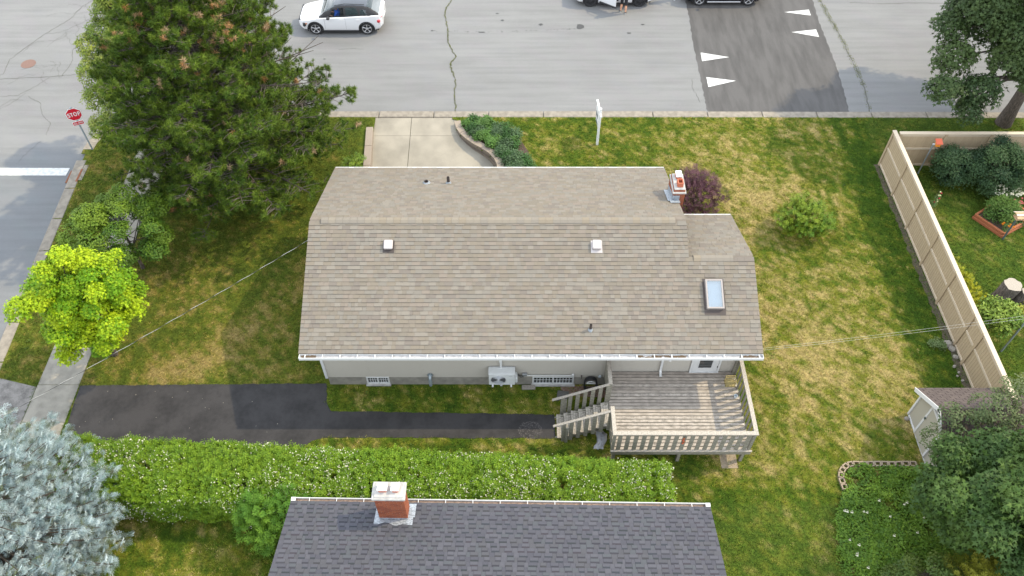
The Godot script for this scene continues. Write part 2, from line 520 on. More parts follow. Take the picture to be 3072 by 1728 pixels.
func in_poly(p: Vector2, poly: PackedVector2Array) -> bool:
	return Geometry2D.is_point_in_polygon(p, poly)

func corner_out(x: float, z: float, grow: float) -> bool: # beyond the rounded street corner
	var cx := -16.75
	var cz := -27.9
	return x < cx and z < cz and Vector2(x - cx, z - cz).length() > 2.62 + grow

func is_lawn(x: float, z: float) -> bool:
	if x < kerb_x(z) + 0.47 or z < -30.1 or corner_out(x, z, -0.45):
		return false
	if x > -16.93 and x < -15.4:
		return false
	if x < -16.5 and z > -15.75 + (x + 18.4) * 0.2 and z < -12.4:
		return false
	if x > -6.55 and x < 7.75 and z > -22.7 and z < -15.38 and not (x > 5.6 and z < -20.2):
		return false
	if z > -9.2 and x > -5.7 and x < 5.2:
		return false
	var p := Vector2(x, z)
	if in_poly(p, asphalt_poly) or in_poly(p, drive_poly) or in_poly(p, bed_poly):
		return false
	if x > -7.0 and x < -6.0 and z < -26.0 and z > -29.4:
		return false
	return true

func make_ground() -> void:
	var S := FastNoiseLite.TYPE_SIMPLEX_SMOOTH
	n_big = noise(S, 0.16, 101, 3)
	n_mid = noise(S, 0.75, 102, 3)
	n_small = noise(S, 2.4, 103, 2)
	n_fine = noise(S, 7.0, 105, 2)
	n_warp = noise(S, 0.06, 104, 3)
	drive_poly = PackedVector2Array([Vector2(-6.5, -30.13), Vector2(-2.75, -30.13)])
	for p in WALL_CURVE:
		drive_poly.append(p + Vector2(-0.1, 0))
	drive_poly.append(Vector2(-6.3, -22.8))
	drive_poly.append(Vector2(-6.3, -26.5))
	# far ground
	var g := MB.new()
	g.quad(Vector3(-400, -0.55, 400), Vector3(400, -0.55, 400), Vector3(400, -0.55, -400), Vector3(-400, -0.55, -400))
	mat("far_ground", 0.10, 0.12, 0.035, 1.0, {"tex": "stain", "scale": 0.05})
	structure("ground", g, M.far_ground)
	# roads
	var r := MB.new()
	var st := 0.5
	for part in [[-60.0, 60.0, -60.0, -30.3], [-60.0, -16.0, -30.3, -27.3], [-60.0, -18.3, -27.3, 22.0]]:
		var nx := int(ceil((part[1] - part[0]) / st))
		var nz := int(ceil((part[3] - part[2]) / st))
		for i in nx:
			for j in nz:
				var x: float = part[0] + st * i
				var z: float = part[2] + st * j
				var x1 := minf(x + st, part[1])
				var z1 := minf(z + st, part[3])
				var k := []
				for q in [Vector2(x, z), Vector2(x, z1), Vector2(x1, z1), Vector2(x1, z)]:
					var a := 0.178 * (1.0 + 0.06 * n_warp.get_noise_2d(q.x, q.y * 3.0) + 0.07 * n_big.get_noise_2d(q.x * 1.5, q.y * 3.0))
					var older: bool = q.y > -28.2 + 1.2 * n_big.get_noise_2d(q.x, 7.0) and q.x < -16.0 # the side street has an older, bluer surface
					k.append(Color(a * 0.85, a * 0.88, a * 0.90) if older else Color(a, a * 0.995, a * 0.98))
				var p := [Vector3(x, -0.1, z), Vector3(x, -0.1, z1), Vector3(x1, -0.1, z1), Vector3(x1, -0.1, z)]
				for t in [[0, 1, 2], [0, 2, 3]]:
					r.v.append(p[t[0]]); r.v.append(p[t[2]]); r.v.append(p[t[1]])
					r.c.append(k[t[0]]); r.c.append(k[t[2]]); r.c.append(k[t[1]])
					for q in 3:
						r.n.append(Vector3.UP)
	var road := structure("road", r, M.road)
	make_road_marks(road)
	# lawn
	var l := MB.new()
	var cell := 0.2
	for i in 300:
		for j in 212:
			var x := -19.4 + i * cell
			var z := -30.2 + j * cell
			if x + cell < kerb_x(z) + 0.25 or corner_out(x + 0.1, z + 0.1, -0.2) or z < -30.3:
				continue
			if in_poly(Vector2(x + 0.1, z + 0.1), drive_poly):
				continue
			var p := [Vector2(x, z), Vector2(x, z + cell), Vector2(x + cell, z + cell), Vector2(x + cell, z)]
			var k := []
			for q in p:
				k.append(lawn_color(q.x, q.y))
			for t in [[0, 1, 2], [0, 2, 3]]:
				for w in [t[0], t[2], t[1]]:
					l.v.append(Vector3(p[w].x, 0.0, p[w].y))
					l.c.append(k[w])
					l.n.append(Vector3.UP)
	structure("lawn", l, M.lawn)
	make_paving()

func make_road_marks(road: Node3D) -> void:
	var y := -0.096
	# dark resurfaced strip of the speed hump
	var p := MB.new()
	var lft := [Vector2(9.5, -46.0), Vector2(9.49, -40.16), Vector2(9.47, -38.39), Vector2(9.35, -36.23), Vector2(9.32, -33.46), Vector2(9.29, -31.69), Vector2(9.26, -30.4)]
	var rgt := [Vector2(16.6, -46.0), Vector2(16.46, -40.16), Vector2(16.32, -38.02), Vector2(16.31, -36.23), Vector2(16.28, -34.21), Vector2(16.14, -32.1), Vector2(15.98, -30.4)]
	rng.seed = 55
	for i in 6:
		for s in 8:
			var e := []
			for f in [s / 8.0, (s + 1) / 8.0]:
				var w := 0.03 * sin(f * 31.0 + i * 7.0)
				e.append([lft[i].lerp(lft[i + 1], f) + Vector2(w, 0), rgt[i].lerp(rgt[i + 1], f) + Vector2(-w, 0)])
			p.quad(Vector3(e[0][0].x, y, e[0][0].y), Vector3(e[1][0].x, y, e[1][0].y), Vector3(e[1][1].x, y, e[1][1].y), Vector3(e[0][1].x, y, e[0][1].y))
	put("asphalt_patch", p, M.patch, road)
	y = -0.092
	for t in [[Vector2(14.65, -38.98), Vector2(16.04, -39.22), Vector2(16.02, -38.66)], [Vector2(14.65, -37.14), Vector2(16.0, -37.38), Vector2(16.0, -36.7)],
			[Vector2(9.63, -35.35), Vector2(11.02, -34.96), Vector2(9.6, -34.62)], [Vector2(9.62, -33.32), Vector2(11.04, -33.03), Vector2(9.6, -32.53)]]:
		var m := MB.new()
		m.prism(PackedVector2Array(t), y, y)
		put("painted_triangle", m, M.paint, road)
	var sl := MB.new()
	sl.prism(PackedVector2Array([Vector2(-40, -26.84), Vector2(-19.66, -26.78), Vector2(-19.68, -26.3), Vector2(-40, -26.36)]), y, y)
	put("stop_line", sl, M.paint, road)
	# manhole
	var mh := MB.new()
	mh.lathe([Vector2(0.36, -0.004), Vector2(0.36, 0.006), Vector2(0.33, 0.008), Vector2(0.32, 0.003), Vector2(0.0, 0.003)], 28, Vector3(-24.34, -0.095, -34.4))
	var cover := put("manhole_cover", mh, M.manhole, road)
	var bars := MB.new()
	for i in 7:
		bars.box(Vector3(-24.34 + (i - 3) * 0.085, -0.090, -34.4), Vector3(0.03, 0.006, 0.58 - 0.02 * (i - 3) * (i - 3)))
	put("tread_ribs", bars, M.manhole, cover)
	# oil spots
	for o in [[3.6, -37.62, 0.20, 0.25], [1.52, -37.82, 0.12, 0.10], [-0.51, -38.21, 0.09, 0.08], [6.12, -37.05, 0.13, 0.06], [-1.58, -37.13, 0.18, 0.05], [-4.2, -37.27, 0.07, 0.07], [-0.8, -38.85, 0.09, 0.05], [6.93, -37.83, 0.1, 0.06], [-9.5, -34.8, 0.06, 0.04]]:
		var poly := PackedVector2Array()
		for k in 14:
			var a := TAU * k / 14
			var q := rf(0.75, 1.15)
			poly.append(Vector2(o[0] + cos(a) * o[2] * q, o[1] + sin(a) * o[3] * q))
		var m := MB.new()
		m.prism(poly, y, y)
		put("oil_spot", m, M.oil, road)
	var dr := MB.new()
	for i in 60:
		var f := rf(0, 1)
		var q := Vector2(lerpf(-4.2, 3.4, f), lerpf(-37.27, -37.5, f) + rf(-0.07, 0.07) + 0.2 * sin(f * 3.0))
		dr.lathe([Vector2(rf(0.012, 0.03), 0), Vector2(0, 0.001)], 6, Vector3(q.x, y, q.y))
	var drips := put("oil_drips", dr, M.oil, road)
	drips.set_meta("kind", "stuff")
	# cracks
	var cr := []
	cr.append([[Vector2(-26.5, -33.2), Vector2(-25.2, -33.15), Vector2(-24.0, -33.3), Vector2(-22.9, -33.35), Vector2(-21.6, -33.55), Vector2(-20.3, -33.5), Vector2(-19.0, -33.6)], 0.035])
	cr.append([[Vector2(-26.0, -32.6), Vector2(-25.3, -33.6), Vector2(-25.4, -34.8), Vector2(-24.9, -36.0), Vector2(-24.3, -37.2), Vector2(-23.6, -38.3), Vector2(-23.3, -39.6), Vector2(-22.4, -41.0)], 0.03])
	cr.append([[Vector2(-22.3, -33.4), Vector2(-22.2, -34.6), Vector2(-22.5, -35.6), Vector2(-22.2, -36.8), Vector2(-22.6, -38.0), Vector2(-21.9, -39.4), Vector2(-21.0, -40.6)], 0.025])
	cr.append([[Vector2(-24.4, -37.0), Vector2(-23.7, -37.1), Vector2(-22.9, -37.9), Vector2(-22.3, -38.6), Vector2(-21.2, -38.9)], 0.02])
	cr.append([[Vector2(-25.6, -31.2), Vector2(-24.7, -31.8), Vector2(-23.9, -31.9), Vector2(-23.3, -32.6), Vector2(-22.9, -33.3)], 0.022])
	cr.append([[Vector2(-23.4, -31.8), Vector2(-22.6, -31.3), Vector2(-22.2, -30.4), Vector2(-21.6, -29.8), Vector2(-21.5, -29.0)], 0.02])
	cr.append([[Vector2(-21.6, -28.6), Vector2(-21.9, -27.9), Vector2(-22.1, -27.2)], 0.015])
	cr.append([[Vector2(-23.6, -32.1), Vector2(-24.0, -31.3), Vector2(-24.6, -30.7), Vector2(-24.1, -31.6), Vector2(-23.5, -31.5)], 0.015])
	cr.append([[Vector2(18.4, -39.9), Vector2(20.0, -39.8), Vector2(22.0, -39.85), Vector2(25.0, -39.8)], 0.03])
	cr.append([[Vector2(16.86, -42.0), Vector2(16.86, -40.16), Vector2(16.91, -39.01), Vector2(17.03, -37.77), Vector2(17.11, -36.7), Vector2(17.17, -35.32), Vector2(17.23, -33.78), Vector2(17.22, -32.51), Vector2(16.95, -30.6)], 0.045])
	cr.append([[Vector2(-3.2, -41.2), Vector2(-3.32, -40.09), Vector2(-3.57, -39.39), Vector2(-3.61, -38.76), Vector2(-3.51, -38.14), Vector2(-3.41, -37.53), Vector2(-3.33, -36.94), Vector2(-3.33, -36.35), Vector2(-3.11, -35.66), Vector2(-2.83, -34.98), Vector2(-3.11, -34.43), Vector2(-3.04, -33.99), Vector2(-2.88, -33.46), Vector2(-2.77, -32.72), Vector2(-2.81, -31.9), Vector2(-2.7, -31.19), Vector2(-2.66, -30.6)], 0.05])
	cr.append([[Vector2(-8.9, -35.6), Vector2(-8.2, -35.7), Vector2(-7.6, -35.62)], 0.015])
	cr.append([[Vector2(9.05, -31.4), Vector2(8.8, -32.5), Vector2(8.9, -33.2)], 0.02])
	for i in 34: # crazed patches of the side street
		var a := Vector2(rf(-25.4, -21.2), rf(-40.5, -31.0))
		if absf(a.x + 23.2 + (a.y + 36.0) * 0.16) > 1.3:
			continue
		var pts := [a]
		var an := rf(0, TAU)
		for s in 3 + rng.randi() % 3:
			an += rf(-0.9, 0.9)
			pts.append(pts[-1] + Vector2(cos(an), sin(an)) * rf(0.2, 0.5))
		cr.append([pts, 0.013])
	var wt := []
	var wc := []
	for k in cr.size():
		var pts := []
		var wd := []
		for i in cr[k][0].size() - 1:
			var a: Vector2 = cr[k][0][i]
			var b: Vector2 = cr[k][0][i + 1]
			for s in 7:
				pts.append(a.lerp(b, s / 7.0) + Vector2(rf(-0.035, 0.035), rf(-0.035, 0.035)))
				wd.append(cr[k][1] * rf(0.35, 1.0))
		pts.append(cr[k][0][-1])
		wd.append(cr[k][1] * 0.5)
		var m := MB.new()
		m.ribbon(pts, wd, -0.093)
		put("crack", m, M.crack, road)
		if cr[k][1] >= 0.04: # weeds growing in it
			var moss: bool = cr[k][1] < 0.048
			for i in pts.size() - 1:
				for s in 24 if moss else 9:
					if n_mid.get_noise_2d(pts[i].x * 2.0, pts[i].y * 2.0) < -0.25 and rf(0, 1) < 0.7:
						continue
					var q: Vector2 = pts[i].lerp(pts[i + 1], rf(0, 1)) + (Vector2(rf(-0.13, 0.13), rf(-0.05, 0.05)) if moss else Vector2(rf(-0.035, 0.035), rf(-0.05, 0.05)))
					wt.append(Transform3D(Basis(Vector3.UP, rf(0, TAU)).scaled(Vector3.ONE * rf(0.35, 0.7)), Vector3(q.x, -0.098, q.y)))
					wc.append(Color(0.22, 0.22, 0.04).lerp(Color(0.11, 0.15, 0.03), rf(0, 1)))
	# weeds along the foot of the kerb and in its joints
	for i in 420:
		var x := rf(-8.5, 24.0)
		if n_mid.get_noise_2d(x * 0.9, 3.0) < 0.05:
			continue
		wt.append(Transform3D(Basis(Vector3.UP, rf(0, TAU)).scaled(Vector3.ONE * rf(0.4, 0.8)), Vector3(x, -0.099, -30.60 + rf(-0.03, 0.02))))
		wc.append(Color(0.10, 0.13, 0.025))
	for i in 260:
		var z := rf(-15.6, -12.6)
		wt.append(Transform3D(Basis(Vector3.UP, rf(0, TAU)).scaled(Vector3.ONE * rf(0.5, 1.1)), Vector3((-16.93 if i % 2 else -15.41) + rf(-0.05, 0.05), 0.0, z)))
		wc.append(Color(0.09, 0.14, 0.025))
	var w := many("weeds", tuft_mesh(5, 0.05, 0.07), M.blade, wt, wc)
	tag(w, "green weeds growing in road cracks and along the kerb foot", "weeds", "", "stuff")

func tuft_mesh(blades: int, tall: float, spread: float) -> ArrayMesh:
	var m := MB.new()
	rng.seed = 900 + blades
	for i in blades:
		var a := rf(0, TAU)
		var d := Vector3(cos(a), 0, sin(a))
		var o := d * rf(0, spread)
		var w := d.cross(Vector3.UP).rotated(Vector3.UP, rf(-0.8, 0.8)) * rf(0.006, 0.011)
		var h := tall * rf(0.6, 1.2)
		m.col = Color(1, 1, 1) * rf(0.65, 1.25)
		var t := o + d * h * rf(0.3, 1.3) + Vector3.UP * h
		m.tri(o - w, o + w, t)
	return m.mesh()

func make_grass() -> void:
	rng.seed = 12
	var where := []
	var tints := []
	# one tuft per jittered cell, over what the picture can show of the lawns
	var step := 0.066
	for i in int(43.0 / step):
		for j in int(24.5 / step):
			var x := -19.2 + (i + rf(0, 1)) * step
			var z := -30.1 + (j + rf(0, 1)) * step
			var reach := 9.5 + 0.53 * (-z) + 1.0
			if absf(x) > reach or not is_lawn(x, z):
				continue
			if x > -5.6 and x < 5.0 and z > -9.4:
				continue
			if z > -12.3 and z < -10.5 and x > -13.0 and x < 5.0:
				continue
			var k := rf(0.7, 1.25)
			where.append(Transform3D(Basis(Vector3.UP, rf(0, TAU)).scaled(Vector3(k, k * rf(0.6, 1.2), k)), Vector3(x, -0.004, z)))
			var c := lawn_color(x, z) * rf(0.75, 1.6)
			tints.append(Color(c.r * rf(0.92, 1.1), c.g, c.b))
	var ww := []
	var wt := []
	for i in 1500:
		var x := rf(-18.5, 24.0)
		var z := rf(-29.8, -6.5)
		if absf(x) > 10.5 + 0.53 * (-z) or not is_lawn(x, z) or n_mid.get_noise_2d(x * 0.6 + 70.0, z * 0.6) < 0.05:
			continue
		ww.append(Transform3D(Basis(Vector3.UP, rf(0, TAU)).scaled(Vector3.ONE * rf(0.3, 0.6)), Vector3(x, 0.02, z)))
		wt.append(shade(Color(0.05, 0.10, 0.012), Color(0.11, 0.16, 0.02)))
	tag(many("lawn_weeds", leaf_cluster(9, 0.13, 0.10, "oval", 91), M.leaf, ww, wt), "scattered flat broadleaf weeds growing among the lawn grass", "weeds", "", "stuff")
	var g := many("grass", tuft_mesh(8, 0.05, 0.06), M.blade, where, tints)
	tag(g, "short mown grass, patchy green and straw coloured, covering the lawns", "grass", "", "stuff")
	print("tufts ", where.size())

func make_paving() -> void:
	# kerbs: each stone a piece
	var kerb := Node3D.new()
	kerb.name = "kerb"
	add_child(kerb)
	kerb.set_meta("kind", "structure")
	var stone := MB.new()
	stone.bevel(Vector3.ZERO, Vector3(2.555, 0.34, 0.45), 0.03)
	var sm := stone.mesh()
	var x := -15.3
	while x < 38.0:
		var o := put("kerb_stone", sm, M.kerb, kerb, Vector3(x, -0.15 + rf(-0.006, 0.006), -30.355 + (x - 8.0) * 0.004 if x > 8.0 else -30.36))
		o.rotation.y = rf(-0.003, 0.003)
		x += 2.58
	var z := -27.2
	var side := MB.new()
	side.bevel(Vector3.ZERO, Vector3(0.46, 0.34, 1.78), 0.03)
	var sd := side.mesh()
	while z < 14.0:
		if absf(z + 26.3) > 0.6:
			var o := put("kerb_stone", sd, M.kerb, kerb, Vector3(kerb_x(z) + 0.23, -0.15, z + 0.9))
			o.rotation.y = 0.046
		z += 1.8
	for i in 8: # rounded corner
		var a0 := PI + (PI / 2) * i / 8.0
		var a1 := PI + (PI / 2) * (i + 0.97) / 8.0
		var m := MB.new()
		var pl := PackedVector2Array()
		for q in [[a0, 2.65], [a1, 2.65], [a1, 2.19], [a0, 2.19]]:
			pl.append(Vector2(-16.75 + cos(q[0]) * q[1], -27.9 + sin(q[0]) * q[1]))
		m.prism(pl, -0.3, 0.02)
		put("kerb_stone", m, M.kerb, kerb)
	bx("kerb_stone", Vector3(-18.98, -0.3, -26.85), Vector3(-18.80, 0.02, -25.9), M.kerb, kerb)
	# sidewalk slabs
	var walk := Node3D.new()
	walk.name = "sidewalk"
	add_child(walk)
	walk.set_meta("kind", "structure")
	var slab := MB.new()
	slab.bevel(Vector3.ZERO, Vector3(1.48, 0.12, 1.50), 0.008)
	var slm := slab.mesh()
	for i in 24:
		put("slab", slm, M.walk, walk, Vector3(-16.17, -0.045 + rf(-0.003, 0.003), -28.3 + i * 1.513))
	# driveway apron between kerb and sidewalk
	var ap := MB.new()
	ap.prism(PackedVector2Array([Vector2(-18.5, -15.75), Vector2(-16.93, -15.35), Vector2(-16.93, -12.4), Vector2(-18.35, -12.0)]), -0.1, 0.008)
	structure("driveway_apron", ap, M.apron)
	# black asphalt driveway and path
	var as_ := MB.new()
	var ragged := PackedVector2Array()
	rng.seed = 58
	for i in asphalt_poly.size():
		var a := asphalt_poly[i]
		var b := asphalt_poly[(i + 1) % asphalt_poly.size()]
		var parts := maxi(1, int(a.distance_to(b) / 0.16))
		for s in parts:
			ragged.append(a.lerp(b, s / float(parts)) + (Vector2(rf(-0.02, 0.02), rf(-0.022, 0.022)) if s else Vector2.ZERO))
	as_.prism(ragged, -0.1, 0.014)
	var drive := structure("asphalt_driveway", as_, M.asphalt)
	var sc := MB.new() # dusty round scuff at the end of the path
	for i in 420:
		var r := 0.40 * sqrt(rf(0.0, 1.0)) if i % 3 else rf(0.33, 0.42)
		var an := rf(0, TAU)
		sc.lathe([Vector2(rf(0.006, 0.016), 0.0), Vector2(0.0, 0.001)], 5, Vector3(0.62 + cos(an) * r, 0.0145, -13.62 + sin(an) * r * 0.85))
	mat("dust_grey", 0.085, 0.076, 0.074, 1.0)
	put("dust_scuff", sc, M.dust_grey, drive).set_meta("kind", "stuff")
	var grit := MB.new()
	for i in 20:
		grit.box(Vector3(rf(-15.0, -7.0), 0.018, rf(-15.2, -13.2)), Vector3(rf(0.01, 0.03), 0.01, rf(0.01, 0.03)), Basis(Vector3.UP, rf(0, 3)))
	put("grit", grit, M.stone, drive).set_meta("kind", "stuff")
	# concrete driveway running down to the house
	var dw := Node3D.new()
	dw.name = "concrete_driveway"
	add_child(dw)
	dw.set_meta("kind", "structure")
	var zz := [-30.12, -29.02, -26.9, -24.8, -22.75]
	for i in 4:
		for s in 2:
			var x0: float = -6.62 if s == 0 else -4.70
			var x1: float = -4.72 if s == 0 else -0.3
			var m := MB.new()
			var z0: float = zz[i]
			var z1: float = zz[i + 1] - 0.012
			if i == 0 and s == 1:
				x1 = -2.2
			var y0 := -0.02 - (z0 + 30.12) * 0.13
			var y1 := -0.02 - (z1 + 30.12) * 0.13
			m.quad(Vector3(x0, y0, z0), Vector3(x0, y1, z1), Vector3(x1, y1, z1), Vector3(x1, y0, z0))
			m.quad(Vector3(x0, y0 - 0.12, z0), Vector3(x0, y0, z0), Vector3(x1, y0, z0), Vector3(x1, y0 - 0.12, z0))
			m.quad(Vector3(x0, y1, z1), Vector3(x0, y1 - 0.12, z1), Vector3(x1, y1 - 0.12, z1), Vector3(x1, y1, z1))
			put("slab", m, M.concrete, dw)
	# curved block wall beside the driveway
	var w := thing("block_wall", "curved low retaining wall of tan blocks beside concrete driveway", "wall", Vector3(-1.5, 0, -28.1))
	var inv := -w.position
	rng.seed = 77
	var run := []
	for i in WALL_CURVE.size() - 1:
		for s in 4:
			run.append(WALL_CURVE[i].lerp(WALL_CURVE[i + 1], s / 4.0))
	var acc := 0.0
	var last: Vector2 = run[0]
	var blocks := [last]
	for i in range(1, run.size()):
		acc += run[i].distance_to(run[i - 1])
		if acc > 0.36:
			blocks.append(run[i])
			acc = 0.0
	for i in blocks.size() - 1:
		var a: Vector2 = blocks[i]
		var b: Vector2 = blocks[i + 1]
		var d := (b - a).normalized()
		var o := Vector2(-d.y, d.x) * 0.15
		var a2 := a + d * 0.008
		var b2 := b - d * 0.008
		var dp: Vector2 = (blocks[i] - blocks[maxi(i - 1, 0)]).normalized() if i > 0 else d
		var dn: Vector2 = (blocks[mini(i + 2, blocks.size() - 1)] - b).normalized() if i < blocks.size() - 2 else d
		var oa := Vector2(-(d + dp).y, (d + dp).x).normalized() * 0.15
		var ob := Vector2(-(d + dn).y, (d + dn).x).normalized() * 0.15
		var top := 0.13
		var cap := MB.new()
		cap.prism(PackedVector2Array([a2 + oa, b2 + ob, b2 - ob, a2 - oa]), top - 0.08, top)
		put("cap_stone", cap, M.block, w, inv)
		for rrow in 5:
			var y1 := top - 0.085 - rrow * 0.13
			var f := 0.04
			var m := MB.new()
			m.prism(PackedVector2Array([a2 + oa * 0.85, b2 + ob * 0.85, b2 - ob * 0.85, a2 - oa * 0.85]), y1 - 0.122, y1 - rf(0, 0.004))
			put("wall_block", m, M.block_dark if rrow % 2 else M.block, w, inv)
	# low straight wall on the other side
	var lw := thing("driveway_kerb_wall", "low straight timber edging wall beside concrete driveway", "wall", Vector3(-6.5, 0, -28))
	for i in 3:
		bx("timber", Vector3(-0.16, -0.1 - 0.5, -1.3 + i * 1.3), Vector3(0.16, 0.14, -1.3 + (i + 1) * 1.3 - 0.012), M.block, lw, 0.012)
	lw.rotation.y = 0.06
	# bare strip at the foot of the fence
	var fs := []
	var fw := []
	for i in 60:
		fs.append(Vector2(16.2 + rf(-0.03, 0.03), -26.9 + i * 0.2))
		fw.append(0.24 + rf(-0.08, 0.1))
	var strip := MB.new()
	strip.ribbon(fs, fw, 0.012)
	mat("dust", 0.11, 0.087, 0.064, 1.0, {"tex": "stain", "scale": 1.4, "tex2": "grain", "scale2": 2.0})
	structure("bare_soil", strip, M.dust)
	# planting bed soil
	var so := MB.new()
	so.prism(bed_poly, -0.1, 0.03)
	structure("planting_soil", so, M.soil)
	# storm drain
	var dn2 := thing("storm_drain", "rusty cast iron kerb inlet grate at end of white stop line", "drain", Vector3(-19.26, -0.09, -26.2))
	var pit := MB.new()
	pit.span(Vector3(-0.27, -0.02, -0.38), Vector3(0.2, 0.003, 0.38))
	put("pit", pit, M.dark, dn2)
	var fr := MB.new()
	for q in [[Vector3(-0.27, 0, -0.38), Vector3(0.2, 0.03, -0.31)], [Vector3(-0.27, 0, 0.31), Vector3(0.2, 0.03, 0.38)], [Vector3(-0.27, 0, -0.31), Vector3(-0.21, 0.03, 0.31)], [Vector3(0.14, 0, -0.31), Vector3(0.2, 0.03, 0.31)]]:
		fr.span(q[0], q[1])
	put("frame", fr, M.rust, dn2)
	for i in 8:
		bx("bar", Vector3(-0.21, 0.004, -0.29 + i * 0.078), Vector3(0.14, 0.026, -0.255 + i * 0.078), M.rust, dn2)
	bx("inlet_hood", Vector3(0.205, -0.02, -0.40), Vector3(0.30, 0.12, 0.40), M.rust, dn2, 0.01)
# ---------------------------------------------------------------- roofs
func shingle_mesh(ex: float, thick: float, tint: Color, band: Color, frac: float) -> ArrayMesh: # 1 m wide, butt edge at z = 0, upslope is -z
	var m := MB.new()
	add_shingle(m, Vector3.ZERO, Vector3.RIGHT, Vector3.FORWARD, Vector3.UP, 1.0, ex, thick, tint, band, frac)
	return m.mesh()

func add_shingle(m: MB, o: Vector3, ux: Vector3, us: Vector3, nn: Vector3, w: float, ex: float, thick: float, tint: Color, band: Color, frac: float) -> void:
	var s1 := ex * 1.12
	var t0 := thick
	var t1 := 0.0015
	var a := o + nn * t0
	var b := o + ux * w + nn * t0
	m.col = tint
	if frac < 1.0: # the upper part of each tab carries a printed band of dark granules
		var k := frac
		var a1 := o + us * s1 * k + nn * lerpf(t0, t1, k)
		m.quad(a, b, a1 + ux * w, a1)
		m.col = band
		m.quad(a1, a1 + ux * w, o + us * s1 + ux * w + nn * t1, o + us * s1 + nn * t1)
	else:
		m.quad(a, b, o + us * s1 + ux * w + nn * t1, o + us * s1 + nn * t1)
	m.col = tint
	m.quad(o, o + ux * w, b, a)
	m.col = tint
	m.quad(o + us * s1, o, a, o + us * s1 + nn * t1)
	m.quad(o + ux * w, o + us * s1 + ux * w, o + us * s1 + ux * w + nn * t1, b)

# rows: [[from slope distance, to slope distance, x0, x1], ...]; pieces whose row is in loose are parts of their own
func shingle_slope(parent: Node3D, o: Vector3, us: Vector3, spans: Array, ex: float, look: String, loose: Array, sd: int, flip := false) -> void:
	rng.seed = sd
	var ux := Vector3.RIGHT if not flip else Vector3.LEFT
	var nn := ux.cross(us).normalized()
	var tint := []
	var band := []
	for i in 8:
		var k: float = [0.89, 0.95, 1.0, 1.04, 1.10, 0.97, 1.02, 0.92][i]
		var w: float = [0.0, 0.012, -0.01, 0.015, 0.0, 0.02, -0.015, 0.01][i]
		if look == "tan":
			tint.append(Color(0.174 * k + w * 0.3, 0.154 * k, 0.129 * k - w * 0.3))
			band.append(tint[i])
		else:
			tint.append(Color(0.072 * k + w * 0.12, 0.074 * k, 0.084 * k))
			band.append(Color(0.044 * k + w * 0.1, 0.045 * k, 0.052 * k))
	var unit := []
	for i in 8:
		unit.append([shingle_mesh(ex, 0.016, tint[i], band[i], 1.0), shingle_mesh(ex, 0.026, tint[i], band[i], 1.0 if look == "tan" else 0.52)])
	var rest := MB.new()
	var total := 0.0
	for sp in spans:
		total = maxf(total, sp[1])
	var count := 0
	for r in int(total / ex):
		var s := r * ex
		for sp in spans:
			if s + ex * 0.5 < sp[0] or s + ex * 0.5 >= sp[1]:
				continue
			var x: float = sp[2]
			var odd := rng.randi() % 2
			while x < sp[3] - 0.02:
				var w := rf(0.10, 0.30) if look == "tan" else (rf(0.13, 0.24) if odd else rf(0.07, 0.17))
				w = minf(w, sp[3] - x)
				if sp[3] - x - w < 0.05:
					w = sp[3] - x
				var at := Vector3(x, o.y, o.z) + us * (s + rf(-0.003, 0.003))
				if flip:
					at.x = x + w
				var k := rng.randi() % 8
				var big := odd == 1
				if look == "tan":
					big = rng.randf() < 0.55
				if r in loose and count < 298:
					var p := put("shingle", unit[k][1 if big else 0], M.shingle, parent)
					p.transform = Transform3D(Basis(ux * (w - 0.003), nn, -us), at)
					count += 1
				else:
					add_shingle(rest, at, ux, us, nn, w - 0.003, ex, 0.026 if big else 0.016, tint[k], band[k], 0.52 if big and look != "tan" else 1.0)
				x += w
				odd = 1 - odd
	var st := put("shingles", rest, M.shingle, parent)
	st.set_meta("kind", "stuff")

func brick_work(parent: Node3D, lo: Vector3, hi: Vector3, y_from: float, names_: Array, sd: int) -> void:
	rng.seed = sd
	bx("mortar_core", lo + Vector3(0.012, 0, 0.012), Vector3(hi.x - 0.012, hi.y, hi.z - 0.012), M.mortar, parent)
	var bm := MB.new()
	bm.box(Vector3.ZERO, Vector3(0.193, 0.061, 0.03))
	var hm := MB.new()
	hm.box(Vector3.ZERO, Vector3(0.093, 0.061, 0.03))
	var b := [bm.mesh(), hm.mesh()]
	var y := y_from
	var row := 0
	while y + 0.06 < hi.y:
		for f in 4:
			var a: Vector3 = [Vector3(lo.x, y, hi.z), Vector3(hi.x, y, hi.z), Vector3(hi.x, y, lo.z), Vector3(lo.x, y, lo.z)][f]
			var e: Vector3 = [Vector3(hi.x, y, hi.z), Vector3(hi.x, y, lo.z), Vector3(lo.x, y, lo.z), Vector3(lo.x, y, hi.z)][f]
			var d := (e - a).normalized()
			var len := a.distance_to(e)
			var out := Vector3.UP.cross(d) * -1.0
			var n := maxi(2, int(round(len / 0.204)))
			var pitch := len / n
			var at := 0.0
			var half := (row + f) % 2 == 0
			while at < len - 0.03:
				var w := pitch * 0.5 if half and at == 0.0 else pitch
				w = minf(w, len - at)
				var p := put("brick", b[1 if w < pitch * 0.7 else 0], M[names_[rng.randi() % names_.size()]], parent)
				var mid := a + d * (at + w * 0.5) + Vector3(0, 0.031, 0) - out * 0.012
				p.transform = Transform3D(Basis(d * ((w - 0.011) / (0.093 if w < pitch * 0.7 else 0.193)), Vector3.UP, out), mid)
				at += w
		y += 0.074
		row += 1

